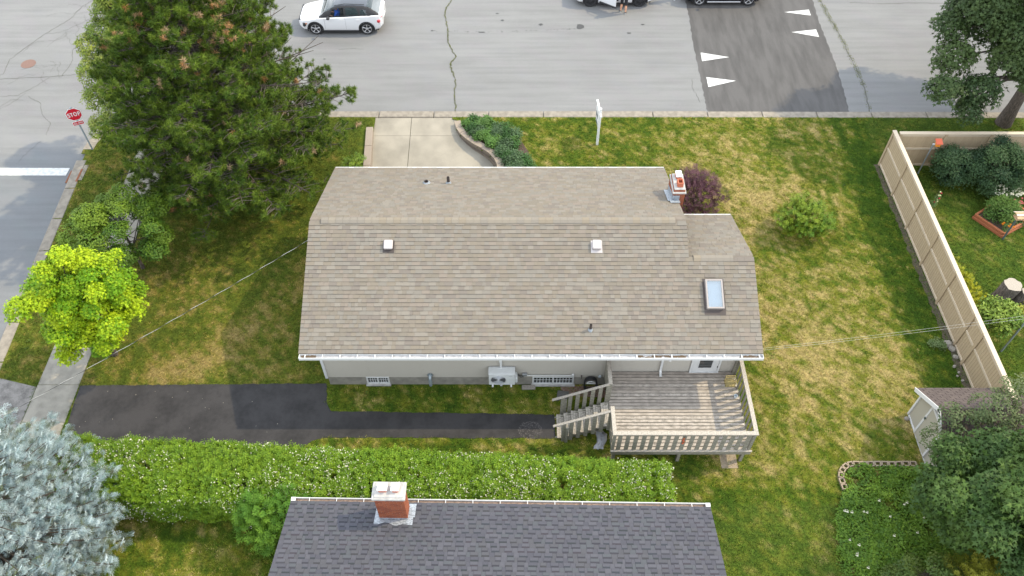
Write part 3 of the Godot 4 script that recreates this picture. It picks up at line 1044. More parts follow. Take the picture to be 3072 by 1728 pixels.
# ---------------------------------------------------------------- the tan-roofed house
const WZ := -15.42
func make_house() -> void:
	var h := thing("house", "beige bungalow with tan shingle roof, white gutter and brick chimney", "house", Vector3(0, 0, -19))
	var o := Vector3(0, 0, 19) # parts are given in world places
	var wl := MB.new()
	wl.span(Vector3(-6.5, 0.5, -22.7), Vector3(5.6, 3.0, WZ - 0.03))
	wl.span(Vector3(5.601, 0.5, -20.2), Vector3(7.7, 3.0, WZ - 0.03))
	for x in [-6.5, 5.5]:
		wl.quad(Vector3(x, 3.0, WZ - 0.03), Vector3(x, 3.0, -22.7), Vector3(x, 4.55, -19.01), Vector3(x, 4.55, -19.01))
		wl.quad(Vector3(x + 0.1, 3.0, -22.7), Vector3(x + 0.1, 3.0, WZ - 0.03), Vector3(x + 0.1, 4.55, -19.01), Vector3(x + 0.1, 4.55, -19.01))
	wl.tri(Vector3(7.7, 3.0, WZ - 0.03), Vector3(7.7, 3.0, -20.2), Vector3(7.7, 4.05, -17.75))
	var wall := put("wall", wl, M.siding, h, o)
	# lapped siding, each board a piece
	var joints := [-6.56, -5.0, -3.12, -1.6, 0.1, 1.75, 3.75, 5.35, 7.72]
	rng.seed = 5
	for r in 23:
		var y := 0.545 + r * 0.108
		for s in joints.size() - 1:
			var x0: float = joints[s] + 0.05 * sin(r * 2.1 + s * 3.0)
			var x1: float = joints[s + 1] + 0.05 * sin(r * 2.1 + (s + 1) * 3.0)
			if s == 0: x0 = -6.5
			if s == joints.size() - 2: x1 = 7.70
			if x1 > 6.15 and y > 0.86 and s == joints.size() - 2: # the door stands here
				for q in [[x0, 6.13], [7.16, x1]]:
					siding_board(wall, q[0], q[1], y)
			else:
				siding_board(wall, x0, x1 - 0.004, y)
	var fd := MB.new()
	fd.span(Vector3(-6.48, -0.9, -22.66), Vector3(5.58, 0.55, WZ - 0.045))
	fd.span(Vector3(5.581, -0.3, -20.16), Vector3(7.68, 0.55, WZ - 0.046))
	var found := put("foundation", fd, M.found, h, o)
	for x in [-6.55, 7.66]:
		bx("corner_trim", Vector3(x, 0.50, WZ - 0.08), Vector3(x + 0.09, 2.95, WZ + 0.03), M.white_trim, h).position = o
	# roof deck
	var zr := -19.01
	var yr := 4.74
	var ze := -14.68
	var ye := 3.10
	var zf := -23.34
	var sl := (yr - ye) / (ze - zr)
	var ze2 := -17.75
	var ye2 := ye + (ze - ze2) * sl
	var rd := MB.new()
	var x0 := -6.84
	var x1 := 5.88
	var x2 := 8.05
	var th := Vector3(0, -0.14, 0)
	var slabs := [[Vector3(x0, ye, ze), Vector3(x2, ye, ze), Vector3(x2, ye2, ze2), Vector3(x0, ye2, ze2)], [Vector3(x0, ye2, ze2), Vector3(x1, ye2, ze2), Vector3(x1, yr, zr), Vector3(x0, yr, zr)],
		[Vector3(x1, ye, zf), Vector3(x0, ye, zf), Vector3(x0, yr, zr), Vector3(x1, yr, zr)], [Vector3(x2, ye, -20.82), Vector3(x1, ye, -20.82), Vector3(x1, ye2, ze2), Vector3(x2, ye2, ze2)]]
	for q in slabs:
		rd.quad(q[0], q[1], q[2], q[3])
		rd.quad(q[3] + th, q[2] + th, q[1] + th, q[0] + th)
		rd.quad_out(q[0], q[3], q[3] + th, q[0] + th, Vector3(0.3, 3, (q[0].z + q[2].z) * 0.5))
		rd.quad_out(q[1], q[2], q[2] + th, q[1] + th, Vector3(0.3, 3, (q[0].z + q[2].z) * 0.5))
	var roof := put("roof", rd, M.underlay, h, o)
	var us := Vector3(0, yr - ye, zr - ze).normalized()
	var full := Vector3(0, yr - ye, zr - ze).length()
	var low := Vector3(0, ye2 - ye, ze2 - ze).length()
	shingle_slope(roof, Vector3(0, ye + 0.004, ze), us, [[0.0, low - 0.05, x0 - 0.02, x2 + 0.02], [low - 0.05, full, x0 - 0.02, x1 + 0.02]], 0.143, "tan", [0, 1, 2, 3, 4], 301)
	shingle_slope(roof, Vector3(0, ye + 0.004, zf), Vector3(0, yr - ye, zr - zf).normalized(), [[0.0, full, x0 - 0.02, x1 + 0.02]], 0.143, "tan", [], 302, true)
	shingle_slope(roof, Vector3(0, ye + 0.004, -20.82), Vector3(0, ye2 - ye, ze2 + 20.82).normalized(), [[0.0, low, x1 - 0.02, x2 + 0.02]], 0.143, "tan", [], 303, true)
	# ridge caps on a ridge vent
	rng.seed = 61
	for part in [[-6.45, 5.5, zr, yr, 0.13, 0.045], [6.05, 7.35, ze2, ye2, 0.13, 0.02]]:
		var x: float = part[0]
		while x < part[1]:
			var w := minf(0.245, part[1] - x + 0.02)
			var m := MB.new()
			var up: float = part[5]
			var pr := [Vector2(part[4] + 0.02, -part[4] * sl + up - 0.03), Vector2(part[4], -part[4] * sl + up + 0.012), Vector2(0.04, up + 0.02), Vector2(-0.04, up + 0.02), Vector2(-part[4], -part[4] * sl + up + 0.012), Vector2(-part[4] - 0.02, -part[4] * sl + up - 0.03)]
			var tilt := 0.006
			for i in 5:
				var a: Vector2 = pr[i]
				var b: Vector2 = pr[i + 1]
				m.quad(Vector3(x, part[3] + a.y, part[2] + a.x), Vector3(x + w - 0.004, part[3] + a.y + tilt, part[2] + a.x), Vector3(x + w - 0.004, part[3] + b.y + tilt, part[2] + b.x), Vector3(x, part[3] + b.y, part[2] + b.x))
			m.quad(Vector3(x + w - 0.004, part[3] + pr[0].y, part[2] + pr[0].x), Vector3(x + w - 0.004, part[3] + pr[5].y, part[2] + pr[5].x), Vector3(x + w - 0.004, part[3] + pr[3].y, part[2] + pr[3].x), Vector3(x + w - 0.004, part[3] + pr[2].y, part[2] + pr[2].x))
			put("ridge_cap", m, M["ridge%d" % (rng.randi() % 3)], roof)
			x += 0.245
	# white drip edges
	for q in [[Vector3(x0, ye - 0.02, zf - 0.05), Vector3(x1, ye + 0.015, zf - 0.005)], [Vector3(x1 + 0.03, ye - 0.02, -20.87), Vector3(x2, ye + 0.015, -20.825)]]:
		bx("drip_edge", q[0], q[1], M.white_trim, roof)
	# gutter with straps along the deck-side eave
	var gt := MB.new()
	gt.span(Vector3(x0 + 0.02, ye - 0.14, ze + 0.005), Vector3(x2, ye - 0.02, ze + 0.02))
	gt.span(Vector3(x0 + 0.02, ye - 0.135, ze + 0.15), Vector3(x2, ye - 0.012, ze + 0.166))
	gt.span(Vector3(x0 + 0.02, ye - 0.15, ze + 0.005), Vector3(x2, ye - 0.136, ze + 0.15))
	for x in [x0 + 0.005, x2]:
		gt.span(Vector3(x, ye - 0.15, ze + 0.004), Vector3(x + 0.015, ye - 0.012, ze + 0.167))
	var gutter := put("gutter", gt, M.white_trim, h, o)
	bx("gutter_bed", Vector3(x0 + 0.03, ye - 0.134, ze + 0.022), Vector3(x2 - 0.01, ye - 0.075, ze + 0.149), M.gutter_in, gutter)
	var nstrap := 27
	for i in nstrap:
		var x := lerpf(x0 + 0.2, x2 - 0.12, i / float(nstrap - 1))
		bx("strap", Vector3(x - 0.014, ye - 0.03, ze + 0.021), Vector3(x + 0.014, ye - 0.018, ze + 0.149), M.white_trim, gutter)
	for q in [[4.05, 4.95], [5.0, 5.55], [7.35, 7.95], [-6.75, -6.35]]:
		var db := MB.new()
		for i in 40:
			db.box(Vector3(rf(q[0], q[1]), ye - 0.073 + rf(0, 0.015), ze + rf(0.035, 0.135)), Vector3(rf(0.05, 0.16), 0.012, rf(0.015, 0.04)), Basis(Vector3.UP, rf(-0.4, 0.4)))
		var dd := put("leaf_debris", db, M.debris, gutter)
		dd.set_meta("kind", "stuff")
	bx("fascia", Vector3(x0 + 0.03, ye - 0.2, ze - 0.03), Vector3(x2 - 0.02, ye - 0.145, ze + 0.002), M.white_trim, h).position = o
	bx("soffit", Vector3(-6.8, ye - 0.215, WZ), Vector3(8.0, ye - 0.2, ze - 0.03), M.white_trim, h).position = o
	# downspouts
	var d1 := MB.new()
	tube_box(d1, [Vector3(-0.38, 2.95, ze + 0.09), Vector3(-0.38, 2.75, ze + 0.07), Vector3(-0.38, 2.55, WZ + 0.06), Vector3(-0.38, 0.1, WZ + 0.06)], 0.075, 0.05)
	put("downspout", d1, M.white_trim, h, o)
	var d2 := MB.new()
	tube_box(d2, [Vector3(5.12, 2.95, ze + 0.08), Vector3(5.12, 2.75, ze + 0.04), Vector3(5.12, 2.5, WZ + 0.06), Vector3(5.13, 1.1, WZ + 0.06), Vector3(5.13, 0.99, WZ + 0.14), Vector3(5.13, 0.98, WZ + 0.24)], 0.075, 0.05)
	put("downspout", d2, M.white_trim, h, o)
	# door onto the deck
	var fr := MB.new()
	for q in [[Vector3(6.14, 0.95, WZ), Vector3(6.20, 3.0, WZ + 0.05)], [Vector3(7.09, 0.95, WZ), Vector3(7.15, 3.0, WZ + 0.05)], [Vector3(6.20, 2.96, WZ), Vector3(7.09, 3.0, WZ + 0.05)], [Vector3(6.14, 0.935, WZ), Vector3(7.15, 0.949, WZ + 0.07)]]:
		fr.span(q[0], q[1])
	var door := put("door", fr, M.white_trim, h, o)
	bx("door_leaf", Vector3(6.205, 0.955, WZ - 0.01), Vector3(7.085, 2.955, WZ + 0.025), M.white_trim, door)
	bx("glazing_frame", Vector3(6.375, 1.17, WZ + 0.026), Vector3(6.89, 2.72, WZ + 0.038), M.white_trim, door)
	bx("door_glass", Vector3(6.41, 1.21, WZ + 0.0385), Vector3(6.855, 2.69, WZ + 0.043), M.pane_dark, door)
	for i in 14:
		bx("blind_slat", Vector3(6.42, 1.25 + i * 0.1, WZ + 0.0435), Vector3(6.845, 1.255 + i * 0.1, WZ + 0.045), M.grey_metal, door)
	for y in [1.75, 1.9]:
		var k := MB.new()
		k.lathe([Vector2(0.0, 0.055), Vector2(0.03, 0.05), Vector2(0.032, 0.02), Vector2(0.02, 0.0)], 10, Vector3(6.28, y, WZ + 0.026), Basis(Vector3.RIGHT, PI / 2))
		put("door_knob", k, M.pipe_dark, door)
	for y in [1.2, 1.85, 2.6]:
		bx("hinge", Vector3(7.06, y, WZ + 0.026), Vector3(7.085, y + 0.1, WZ + 0.036), M.pipe_dark, door)
	# basement windows
	basement_window(h, o, -5.13, -4.33, 0.13, 0.56, 4, 4)
	basement_window(h, o, 0.72, 2.18, 0.10, 0.58, 6, 6)
	# dryer hose
	var dv := MB.new()
	dv.lathe([Vector2(0.1, 0.0), Vector2(0.1, 0.03), Vector2(0.0, 0.03)], 14, Vector3(-2.86, 0.72, WZ + 0.01), Basis(Vector3.RIGHT, PI / 2))
	var pth := [Vector3(-2.86, 0.72, WZ + 0.02), Vector3(-2.86, 0.70, WZ + 0.12), Vector3(-2.86, 0.6, WZ + 0.16), Vector3(-2.86, 0.28, WZ + 0.17)]
	dv.tube(pth, [0.055, 0.06, 0.055, 0.055], 12)
	var dvp := put("dryer_vent", dv, M.galv, h, o)
	for i in 3:
		var rg := MB.new()
		rg.lathe([Vector2(0.056, -0.012), Vector2(0.064, 0), Vector2(0.056, 0.012)], 12, Vector3(-2.86, 0.56 - i * 0.09, WZ + 0.162))
		put("hose_ring", rg, M.galv, dvp)
	# conduit above the window and small wall boxes
	var cd := MB.new()
	cd.tube([Vector3(0.2, 0.9, WZ + 0.12), Vector3(0.3, 0.78, WZ + 0.1), Vector3(0.45, 0.74, WZ + 0.06)], [0.018], 6)
	cd.tube([Vector3(0.2, 0.86, WZ + 0.14), Vector3(0.32, 0.72, WZ + 0.12), Vector3(0.45, 0.71, WZ + 0.06)], [0.012], 6)
	put("pump_hose", cd, M.rubber, h, o)
	var cw := MB.new()
	cw.tube([Vector3(0.52, 0.73, WZ + 0.045), Vector3(1.4, 0.735, WZ + 0.045), Vector3(2.12, 0.72, WZ + 0.045)], [0.017], 6)
	put("conduit", cw, M.white_trim, h, o)
	bx("wall_box", Vector3(0.36, 0.72, WZ + 0.01), Vector3(0.52, 0.86, WZ + 0.09), M.grey_metal, h, 0.01).position = o
	bx("wall_box", Vector3(2.08, 0.62, WZ + 0.01), Vector3(2.17, 0.80, WZ + 0.07), M.white_trim, h, 0.01).position = o
	bx("outlet_cover", Vector3(3.03, 0.58, WZ + 0.01), Vector3(3.12, 0.70, WZ + 0.06), M.pot, h, 0.01).position = o
	var tp := MB.new()
	tp.tube([Vector3(2.43, 0.66, WZ), Vector3(2.43, 0.66, WZ + 0.08), Vector3(2.43, 0.61, WZ + 0.1)], [0.015], 6)
	tp.box(Vector3(2.43, 0.70, WZ + 0.06), Vector3(0.06, 0.012, 0.02))
	put("hose_tap", tp, M.pipe_dark, h, o)
	# roof vents, pipes, skylight
	for q in [[-4.13, 1], [2.83, 2]]:
		var vx: float = q[0]
		var b := Basis(Vector3.RIGHT, atan(sl))
		var at := Vector3(vx, 4.42, -18.14)
		var vm := MB.new()
		vm.box(at + b * Vector3(0, 0.03, 0), Vector3(0.28, 0.10, 0.28), b)
		var vent := put("roof_vent", vm, M.pipe_dark, h, o)
		var cp := MB.new()
		cp.bevel(at + b * Vector3(0, 0.12, 0), Vector3(0.30, 0.09, 0.33), 0.03, b)
		put("vent_hood", cp, M.vent_cap, vent)
		var fl := MB.new()
		fl.box(at + b * Vector3(0, 0.017, 0.04), Vector3(0.38, 0.006, 0.44), b)
		put("flashing", fl, M.pipe_dark if q[1] == 1 else M.vent_cap, vent)
	for q in [[Vector3(2.54, 3.36, -15.42), 0.30, 0.045], [Vector3(-2.36, 3.62, -21.95), 0.32, 0.055], [Vector3(-3.18, 3.62, -21.95), 0.10, 0.075]]:
		var p: Vector3 = q[0]
		var cn := MB.new()
		cn.lathe([Vector2(q[2] * 2.1, -0.03), Vector2(q[2] * 1.9, 0.03), Vector2(q[2] * 1.15, 0.11)], 14, p)
		var st := put("vent_stack", cn, M.lead, h, o)
		var pp := MB.new()
		pp.lathe([Vector2(q[2], 0.0), Vector2(q[2], q[1]), Vector2(q[2] * 0.8, q[1]), Vector2(q[2] * 0.8, 0.02)], 14, p)
		put("pipe", pp, M.pipe_dark, st)
	var sb := Basis(Vector3.RIGHT, atan(sl))
	var sc := Vector3(6.625, 3.80, -16.52)
	var sk := MB.new()
	for q in [[Vector3(-0.255, 0.09, 0), Vector3(0.05, 0.17, 1.0)], [Vector3(0.255, 0.09, 0), Vector3(0.05, 0.17, 1.0)], [Vector3(0, 0.09, -0.475), Vector3(0.46, 0.17, 0.05)], [Vector3(0, 0.09, 0.475), Vector3(0.46, 0.17, 0.05)]]:
		sk.box(sc + sb * q[0], q[1], sb)
	var skl := put("skylight", sk, M.sky_frame, h, o)
	var pn := MB.new()
	pn.box(sc + sb * Vector3(0, 0.155, 0), Vector3(0.46, 0.012, 0.90), sb)
	put("pane", pn, M.sky_pane, skl)
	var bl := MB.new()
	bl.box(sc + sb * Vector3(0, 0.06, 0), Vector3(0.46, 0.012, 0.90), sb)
	put("sky_tint_panel", bl, M.sky_tint_panel, skl)  # added panel, its colour stands in for sky light in the glass
	var skf := MB.new()
	skf.box(sc + sb * Vector3(0, 0.022, 0.06), Vector3(0.70, 0.008, 1.25), sb)
	put("flashing", skf, M.pipe_dark, skl)
	# brick chimney on the gable end
	var ch := Node3D.new()
	ch.name = "chimney"
	h.add_child(ch)
	ch.position = o
	brick_work(ch, Vector3(5.69, 0.0, -21.43), Vector3(6.11, 4.50, -20.52), 3.25, ["brick_old", "brick_old", "brick_oldb", "brick"], 71)
	bx("brick_shaft", Vector3(5.70, 0.0, -21.42), Vector3(6.10, 3.24, -20.53), M.brick_old, ch)
	bx("corbel", Vector3(5.66, 4.50, -21.46), Vector3(6.14, 4.56, -20.49), M.cap_stone, ch, 0.01)
	bx("crown_course", Vector3(5.70, 4.561, -21.40), Vector3(6.10, 4.62, -20.55), M.brick_old, ch)
	var cc := MB.new()
	cc.bevel(Vector3(5.9, 4.65, -20.975), Vector3(0.38, 0.06, 0.82), 0.025)
	put("mortar_cap", cc, M.cap_stone, ch)
	var fl1 := MB.new()
	fl1.span(Vector3(5.82, 4.68, -21.34), Vector3(6.02, 4.78, -21.08))
	var flue1 := put("flue", fl1, M.flue, ch)
	bx("flue_lid", Vector3(5.81, 4.79, -21.36), Vector3(6.03, 4.83, -21.04), M.sign_white, flue1, 0.01)
	var fl2 := MB.new()
	for q in [[Vector3(5.82, 4.68, -20.90), Vector3(5.85, 4.87, -20.66)], [Vector3(5.99, 4.68, -20.90), Vector3(6.02, 4.87, -20.66)], [Vector3(5.85, 4.68, -20.90), Vector3(5.99, 4.87, -20.87)], [Vector3(5.85, 4.68, -20.69), Vector3(5.99, 4.87, -20.66)]]:
		fl2.span(q[0], q[1])
	put("flue", fl2, M.flue, ch)
	var fs := MB.new()
	var bf := Basis(Vector3.RIGHT, -atan(sl))
	fs.box(Vector3(5.62, 4.10, -20.85), Vector3(0.20, 0.012, 0.95), bf)
	fs.box(Vector3(5.76, 4.27, -20.38), Vector3(0.34, 0.012, 0.24), bf)
	fs.box(Vector3(5.68, 4.16, -20.95), Vector3(0.016, 0.22, 0.86), bf)
	fs.box(Vector3(5.80, 4.32, -20.505), Vector3(0.26, 0.20, 0.016))
	put("lead_flashing", fs, M.lead, ch)

func siding_board(wall: Node3D, x0: float, x1: float, y: float) -> void:
	if x1 - x0 < 0.03:
		return
	var m := MB.new()
	var z0 := WZ - 0.028
	m.quad(Vector3(x0, y, z0 + 0.026), Vector3(x1, y, z0 + 0.026), Vector3(x1, y + 0.112, z0 + 0.010), Vector3(x0, y + 0.112, z0 + 0.010))
	m.quad(Vector3(x0, y, z0), Vector3(x1, y, z0), Vector3(x1, y, z0 + 0.026), Vector3(x0, y, z0 + 0.026))
	m.quad(Vector3(x0, y, z0), Vector3(x0, y, z0 + 0.026), Vector3(x0, y + 0.112, z0 + 0.010), Vector3(x0, y + 0.112, z0))
	m.quad(Vector3(x1, y, z0 + 0.026), Vector3(x1, y, z0), Vector3(x1, y + 0.112, z0), Vector3(x1, y + 0.112, z0 + 0.010))
	put("siding_board", m, M.siding, wall)

func tube_box(m: MB, path: Array, w: float, d: float) -> void:
	for i in path.size() - 1:
		var a: Vector3 = path[i]
		var b: Vector3 = path[i + 1]
		var y := (b - a).normalized()
		var x := Vector3.RIGHT
		var z := x.cross(y).normalized()
		m.box((a + b) * 0.5, Vector3(w, a.distance_to(b) + d * 0.5, d), Basis(x, y, z))

func basement_window(h: Node3D, o: Vector3, x0: float, x1: float, y0: float, y1: float, na: int, nb: int) -> void:
	var z := WZ - 0.045
	var m := MB.new()
	m.span(Vector3(x0, y0, z), Vector3(x1, y0 + 0.05, z + 0.06))
	m.span(Vector3(x0, y1 - 0.05, z), Vector3(x1, y1, z + 0.06))
	for x in [x0, (x0 + x1) * 0.5 - 0.025, x1 - 0.05]:
		m.span(Vector3(x, y0 + 0.05, z), Vector3(x + 0.05, y1 - 0.05, z + 0.06))
	var w := put("window", m, M.white_trim, h, o)
	for s in 2:
		var a := x0 + 0.05 if s == 0 else (x0 + x1) * 0.5 + 0.025
		var b := (x0 + x1) * 0.5 - 0.025 if s == 0 else x1 - 0.05
		bx("pane", Vector3(a, y0 + 0.05, z + 0.012), Vector3(b, y1 - 0.05, z + 0.02), M.pane_dark, w)
		var n := na if s == 0 else nb
		for i in range(1, n):
			var x := lerpf(a, b, i / float(n))
			bx("glazing_bar", Vector3(x - 0.009, y0 + 0.05, z + 0.021), Vector3(x + 0.009, y1 - 0.05, z + 0.03), M.white_trim, w)
		bx("glazing_bar", Vector3(a, (y0 + y1) * 0.5 - 0.008, z + 0.0215), Vector3(b, (y0 + y1) * 0.5 + 0.008, z + 0.029), M.white_trim, w)
	bx("sill", Vector3(x0 - 0.04, y0 - 0.05, z - 0.01), Vector3(x1 + 0.04, y0 - 0.003, z + 0.13), M.cap_stone, w)

func make_wall_things() -> void:
	# outdoor unit of the heat pump on wall brackets
	var u := thing("heat_pump", "white outdoor heat pump unit on brackets against beige siding", "heat pump", Vector3(-0.35, 0.56, WZ))
	var m := MB.new()
	m.bevel(Vector3(0, 0.37, 0.20), Vector3(0.90, 0.64, 0.31), 0.012)
	put("casing", m, M.heat_pump, u)
	var top := MB.new()
	top.bevel(Vector3(0, 0.70, 0.20), Vector3(0.92, 0.03, 0.34), 0.008)
	for i in 3:
		top.bevel(Vector3(-0.02, 0.717, 0.11 + i * 0.09), Vector3(0.76, 0.014, 0.035), 0.005)
	put("top_panel", top, M.heat_pump, u)
	var fz := 0.358
	var ring := MB.new()
	ring.lathe([Vector2(0.285, 0.0), Vector2(0.285, 0.012), Vector2(0.265, 0.014), Vector2(0.262, 0.0)], 28, Vector3(-0.12, 0.37, fz), Basis(Vector3.RIGHT, PI / 2))
	var grille := put("fan_grille", ring, M.heat_pump, u)
	for i in 9:
		var rr := 0.035 + i * 0.027
		var rm := MB.new()
		rm.lathe([Vector2(rr, 0.0), Vector2(rr + 0.004, 0.01), Vector2(rr + 0.01, 0.0)], 24, Vector3(-0.12, 0.37, fz + 0.002), Basis(Vector3.RIGHT, PI / 2))
		put("grille_ring", rm, M.grey_metal, grille)
	for k in 2:
		var bl := MB.new()
		var pl := []
		for i in 9:
			var a := -0.62 + 1.24 * i / 8.0
			pl.append(Vector3(-0.12 + (1 if k else -1) * (0.245 * cos(a)), 0.37 + 0.245 * sin(a), fz + 0.0015))
		for i in 8:
			bl.quad_out(Vector3(-0.12 + (0.03 if k else -0.03), 0.37, fz + 0.0015), pl[i], pl[i + 1], pl[i + 1], Vector3(0, 0.37, -1))
		put("fan_blade", bl, M.dark, grille)
	bx("badge", Vector3(0.25, 0.58, fz - 0.002), Vector3(0.36, 0.60, fz), M.grey_metal, u)
	for i in 4:
		bx("louvre", Vector3(0.24, 0.14 + i * 0.09, fz - 0.003), Vector3(0.41, 0.145 + i * 0.09, fz + 0.001), M.grey_metal, u)
	bx("valve_cover", Vector3(0.451, 0.12, 0.10), Vector3(0.54, 0.42, 0.32), M.heat_pump, u, 0.02)
	var hd := MB.new()
	hd.tube([Vector3(0.46, 0.52, 0.22), Vector3(0.51, 0.53, 0.22), Vector3(0.51, 0.63, 0.22), Vector3(0.46, 0.64, 0.22)], [0.014], 6)
	put("handle", hd, M.heat_pump, u)
	for x in [-0.32, 0.32]:
		bx("bracket", Vector3(x - 0.03, -0.02, 0.0), Vector3(x + 0.03, 0.04, 0.41), M.white_trim, u)
	# hose on a hanger
	var hs := thing("garden_hose", "coiled black garden hose on white hanger beside the deck stairs", "hose", Vector3(2.76, 0.06, WZ + 0.05))
	rng.seed = 8
	var cl := MB.new()
	for k in 7:
		var pts := []
		var rx := 0.20 + rf(-0.025, 0.03)
		for i in 25:
			var a := PI * 1.5 + TAU * i / 24.0
			var drop := 0.0
			if sin(a) < 0.0:
				drop = -sin(a) * (0.16 + 0.05 * (k % 3))
			pts.append(Vector3(cos(a) * (rx + 0.10 * maxf(0, -sin(a))), 0.44 + sin(a) * 0.22 - drop, 0.03 + k * 0.021 + 0.10 * maxf(0, -sin(a))))
		cl.tube(pts, [0.013], 6, false)
	put("hose_coil", cl, M.rubber, hs)
	var hg := MB.new()
	var arc := []
	for i in 13:
		var a := PI * i / 12.0
		arc.append(Vector3(cos(a) * 0.145, 0.44 + sin(a) * 0.135, 0.185))
	hg.tube(arc, [0.016], 6)
	hg.tube([arc[0], arc[12]], [0.014], 6)
	for x in [-0.07, 0.0, 0.07]:
		hg.box(Vector3(x, 0.49, 0.185), Vector3(0.03, 0.10 - absf(x) * 0.6, 0.015))
	put("hanger", hg, M.white_trim, hs)
	var hose_end := MB.new()
	hose_end.tube([Vector3(0.2, 0.35, 0.12), Vector3(0.32, 0.2, 0.2), Vector3(0.42, 0.12, 0.16), Vector3(0.52, 0.2, 0.12)], [0.013], 6)
	put("hose_end", hose_end, M.rubber, hs)
	# timber offcut, paving slab, gravel under the hose
	var pk := MB.new()
	pk.bevel(Vector3(0.59, 0.05, -15.31), Vector3(0.48, 0.10, 0.17), 0.015, Basis(Vector3.UP, 0.03))
	tag(put("stone_block", pk, M.stone, null), "rough pale timber block lying on grass by basement wall", "block")
	var pad := MB.new()
	pad.prism(PackedVector2Array([Vector2(1.62, -15.19), Vector2(2.02, -15.14), Vector2(1.96, -14.86), Vector2(1.56, -14.77)]), 0.002, 0.045)
	tag(put("paving_slab", pad, M.slab_grey, null), "dark grey paving slab on ground beside the deck stairs", "slab")
	var where := []
	var tints := []
	for i in 900:
		var x := rf(1.75, 3.3)
		var z := rf(-15.38, -14.9 - 0.25 * (3.3 - x) * 0.3)
		where.append(Transform3D(Basis.from_euler(Vector3(rf(0, 6), rf(0, 6), rf(0, 6))).scaled(Vector3.ONE * rf(0.5, 1.3)), Vector3(x, 0.01, z)))
		tints.append(Color(0.15, 0.07, 0.05).lerp(Color(0.2, 0.16, 0.13), rf(0, 1)))
	var peb := MB.new()
	peb.bevel(Vector3.ZERO, Vector3(0.05, 0.03, 0.04), 0.01)
	mat("pebble", 1, 1, 1, 0.9, {"vc": true})
	tag(many("gravel", peb.mesh(), M.pebble, where, tints), "reddish brown gravel strip along the wall by the hose", "gravel", "", "stuff")

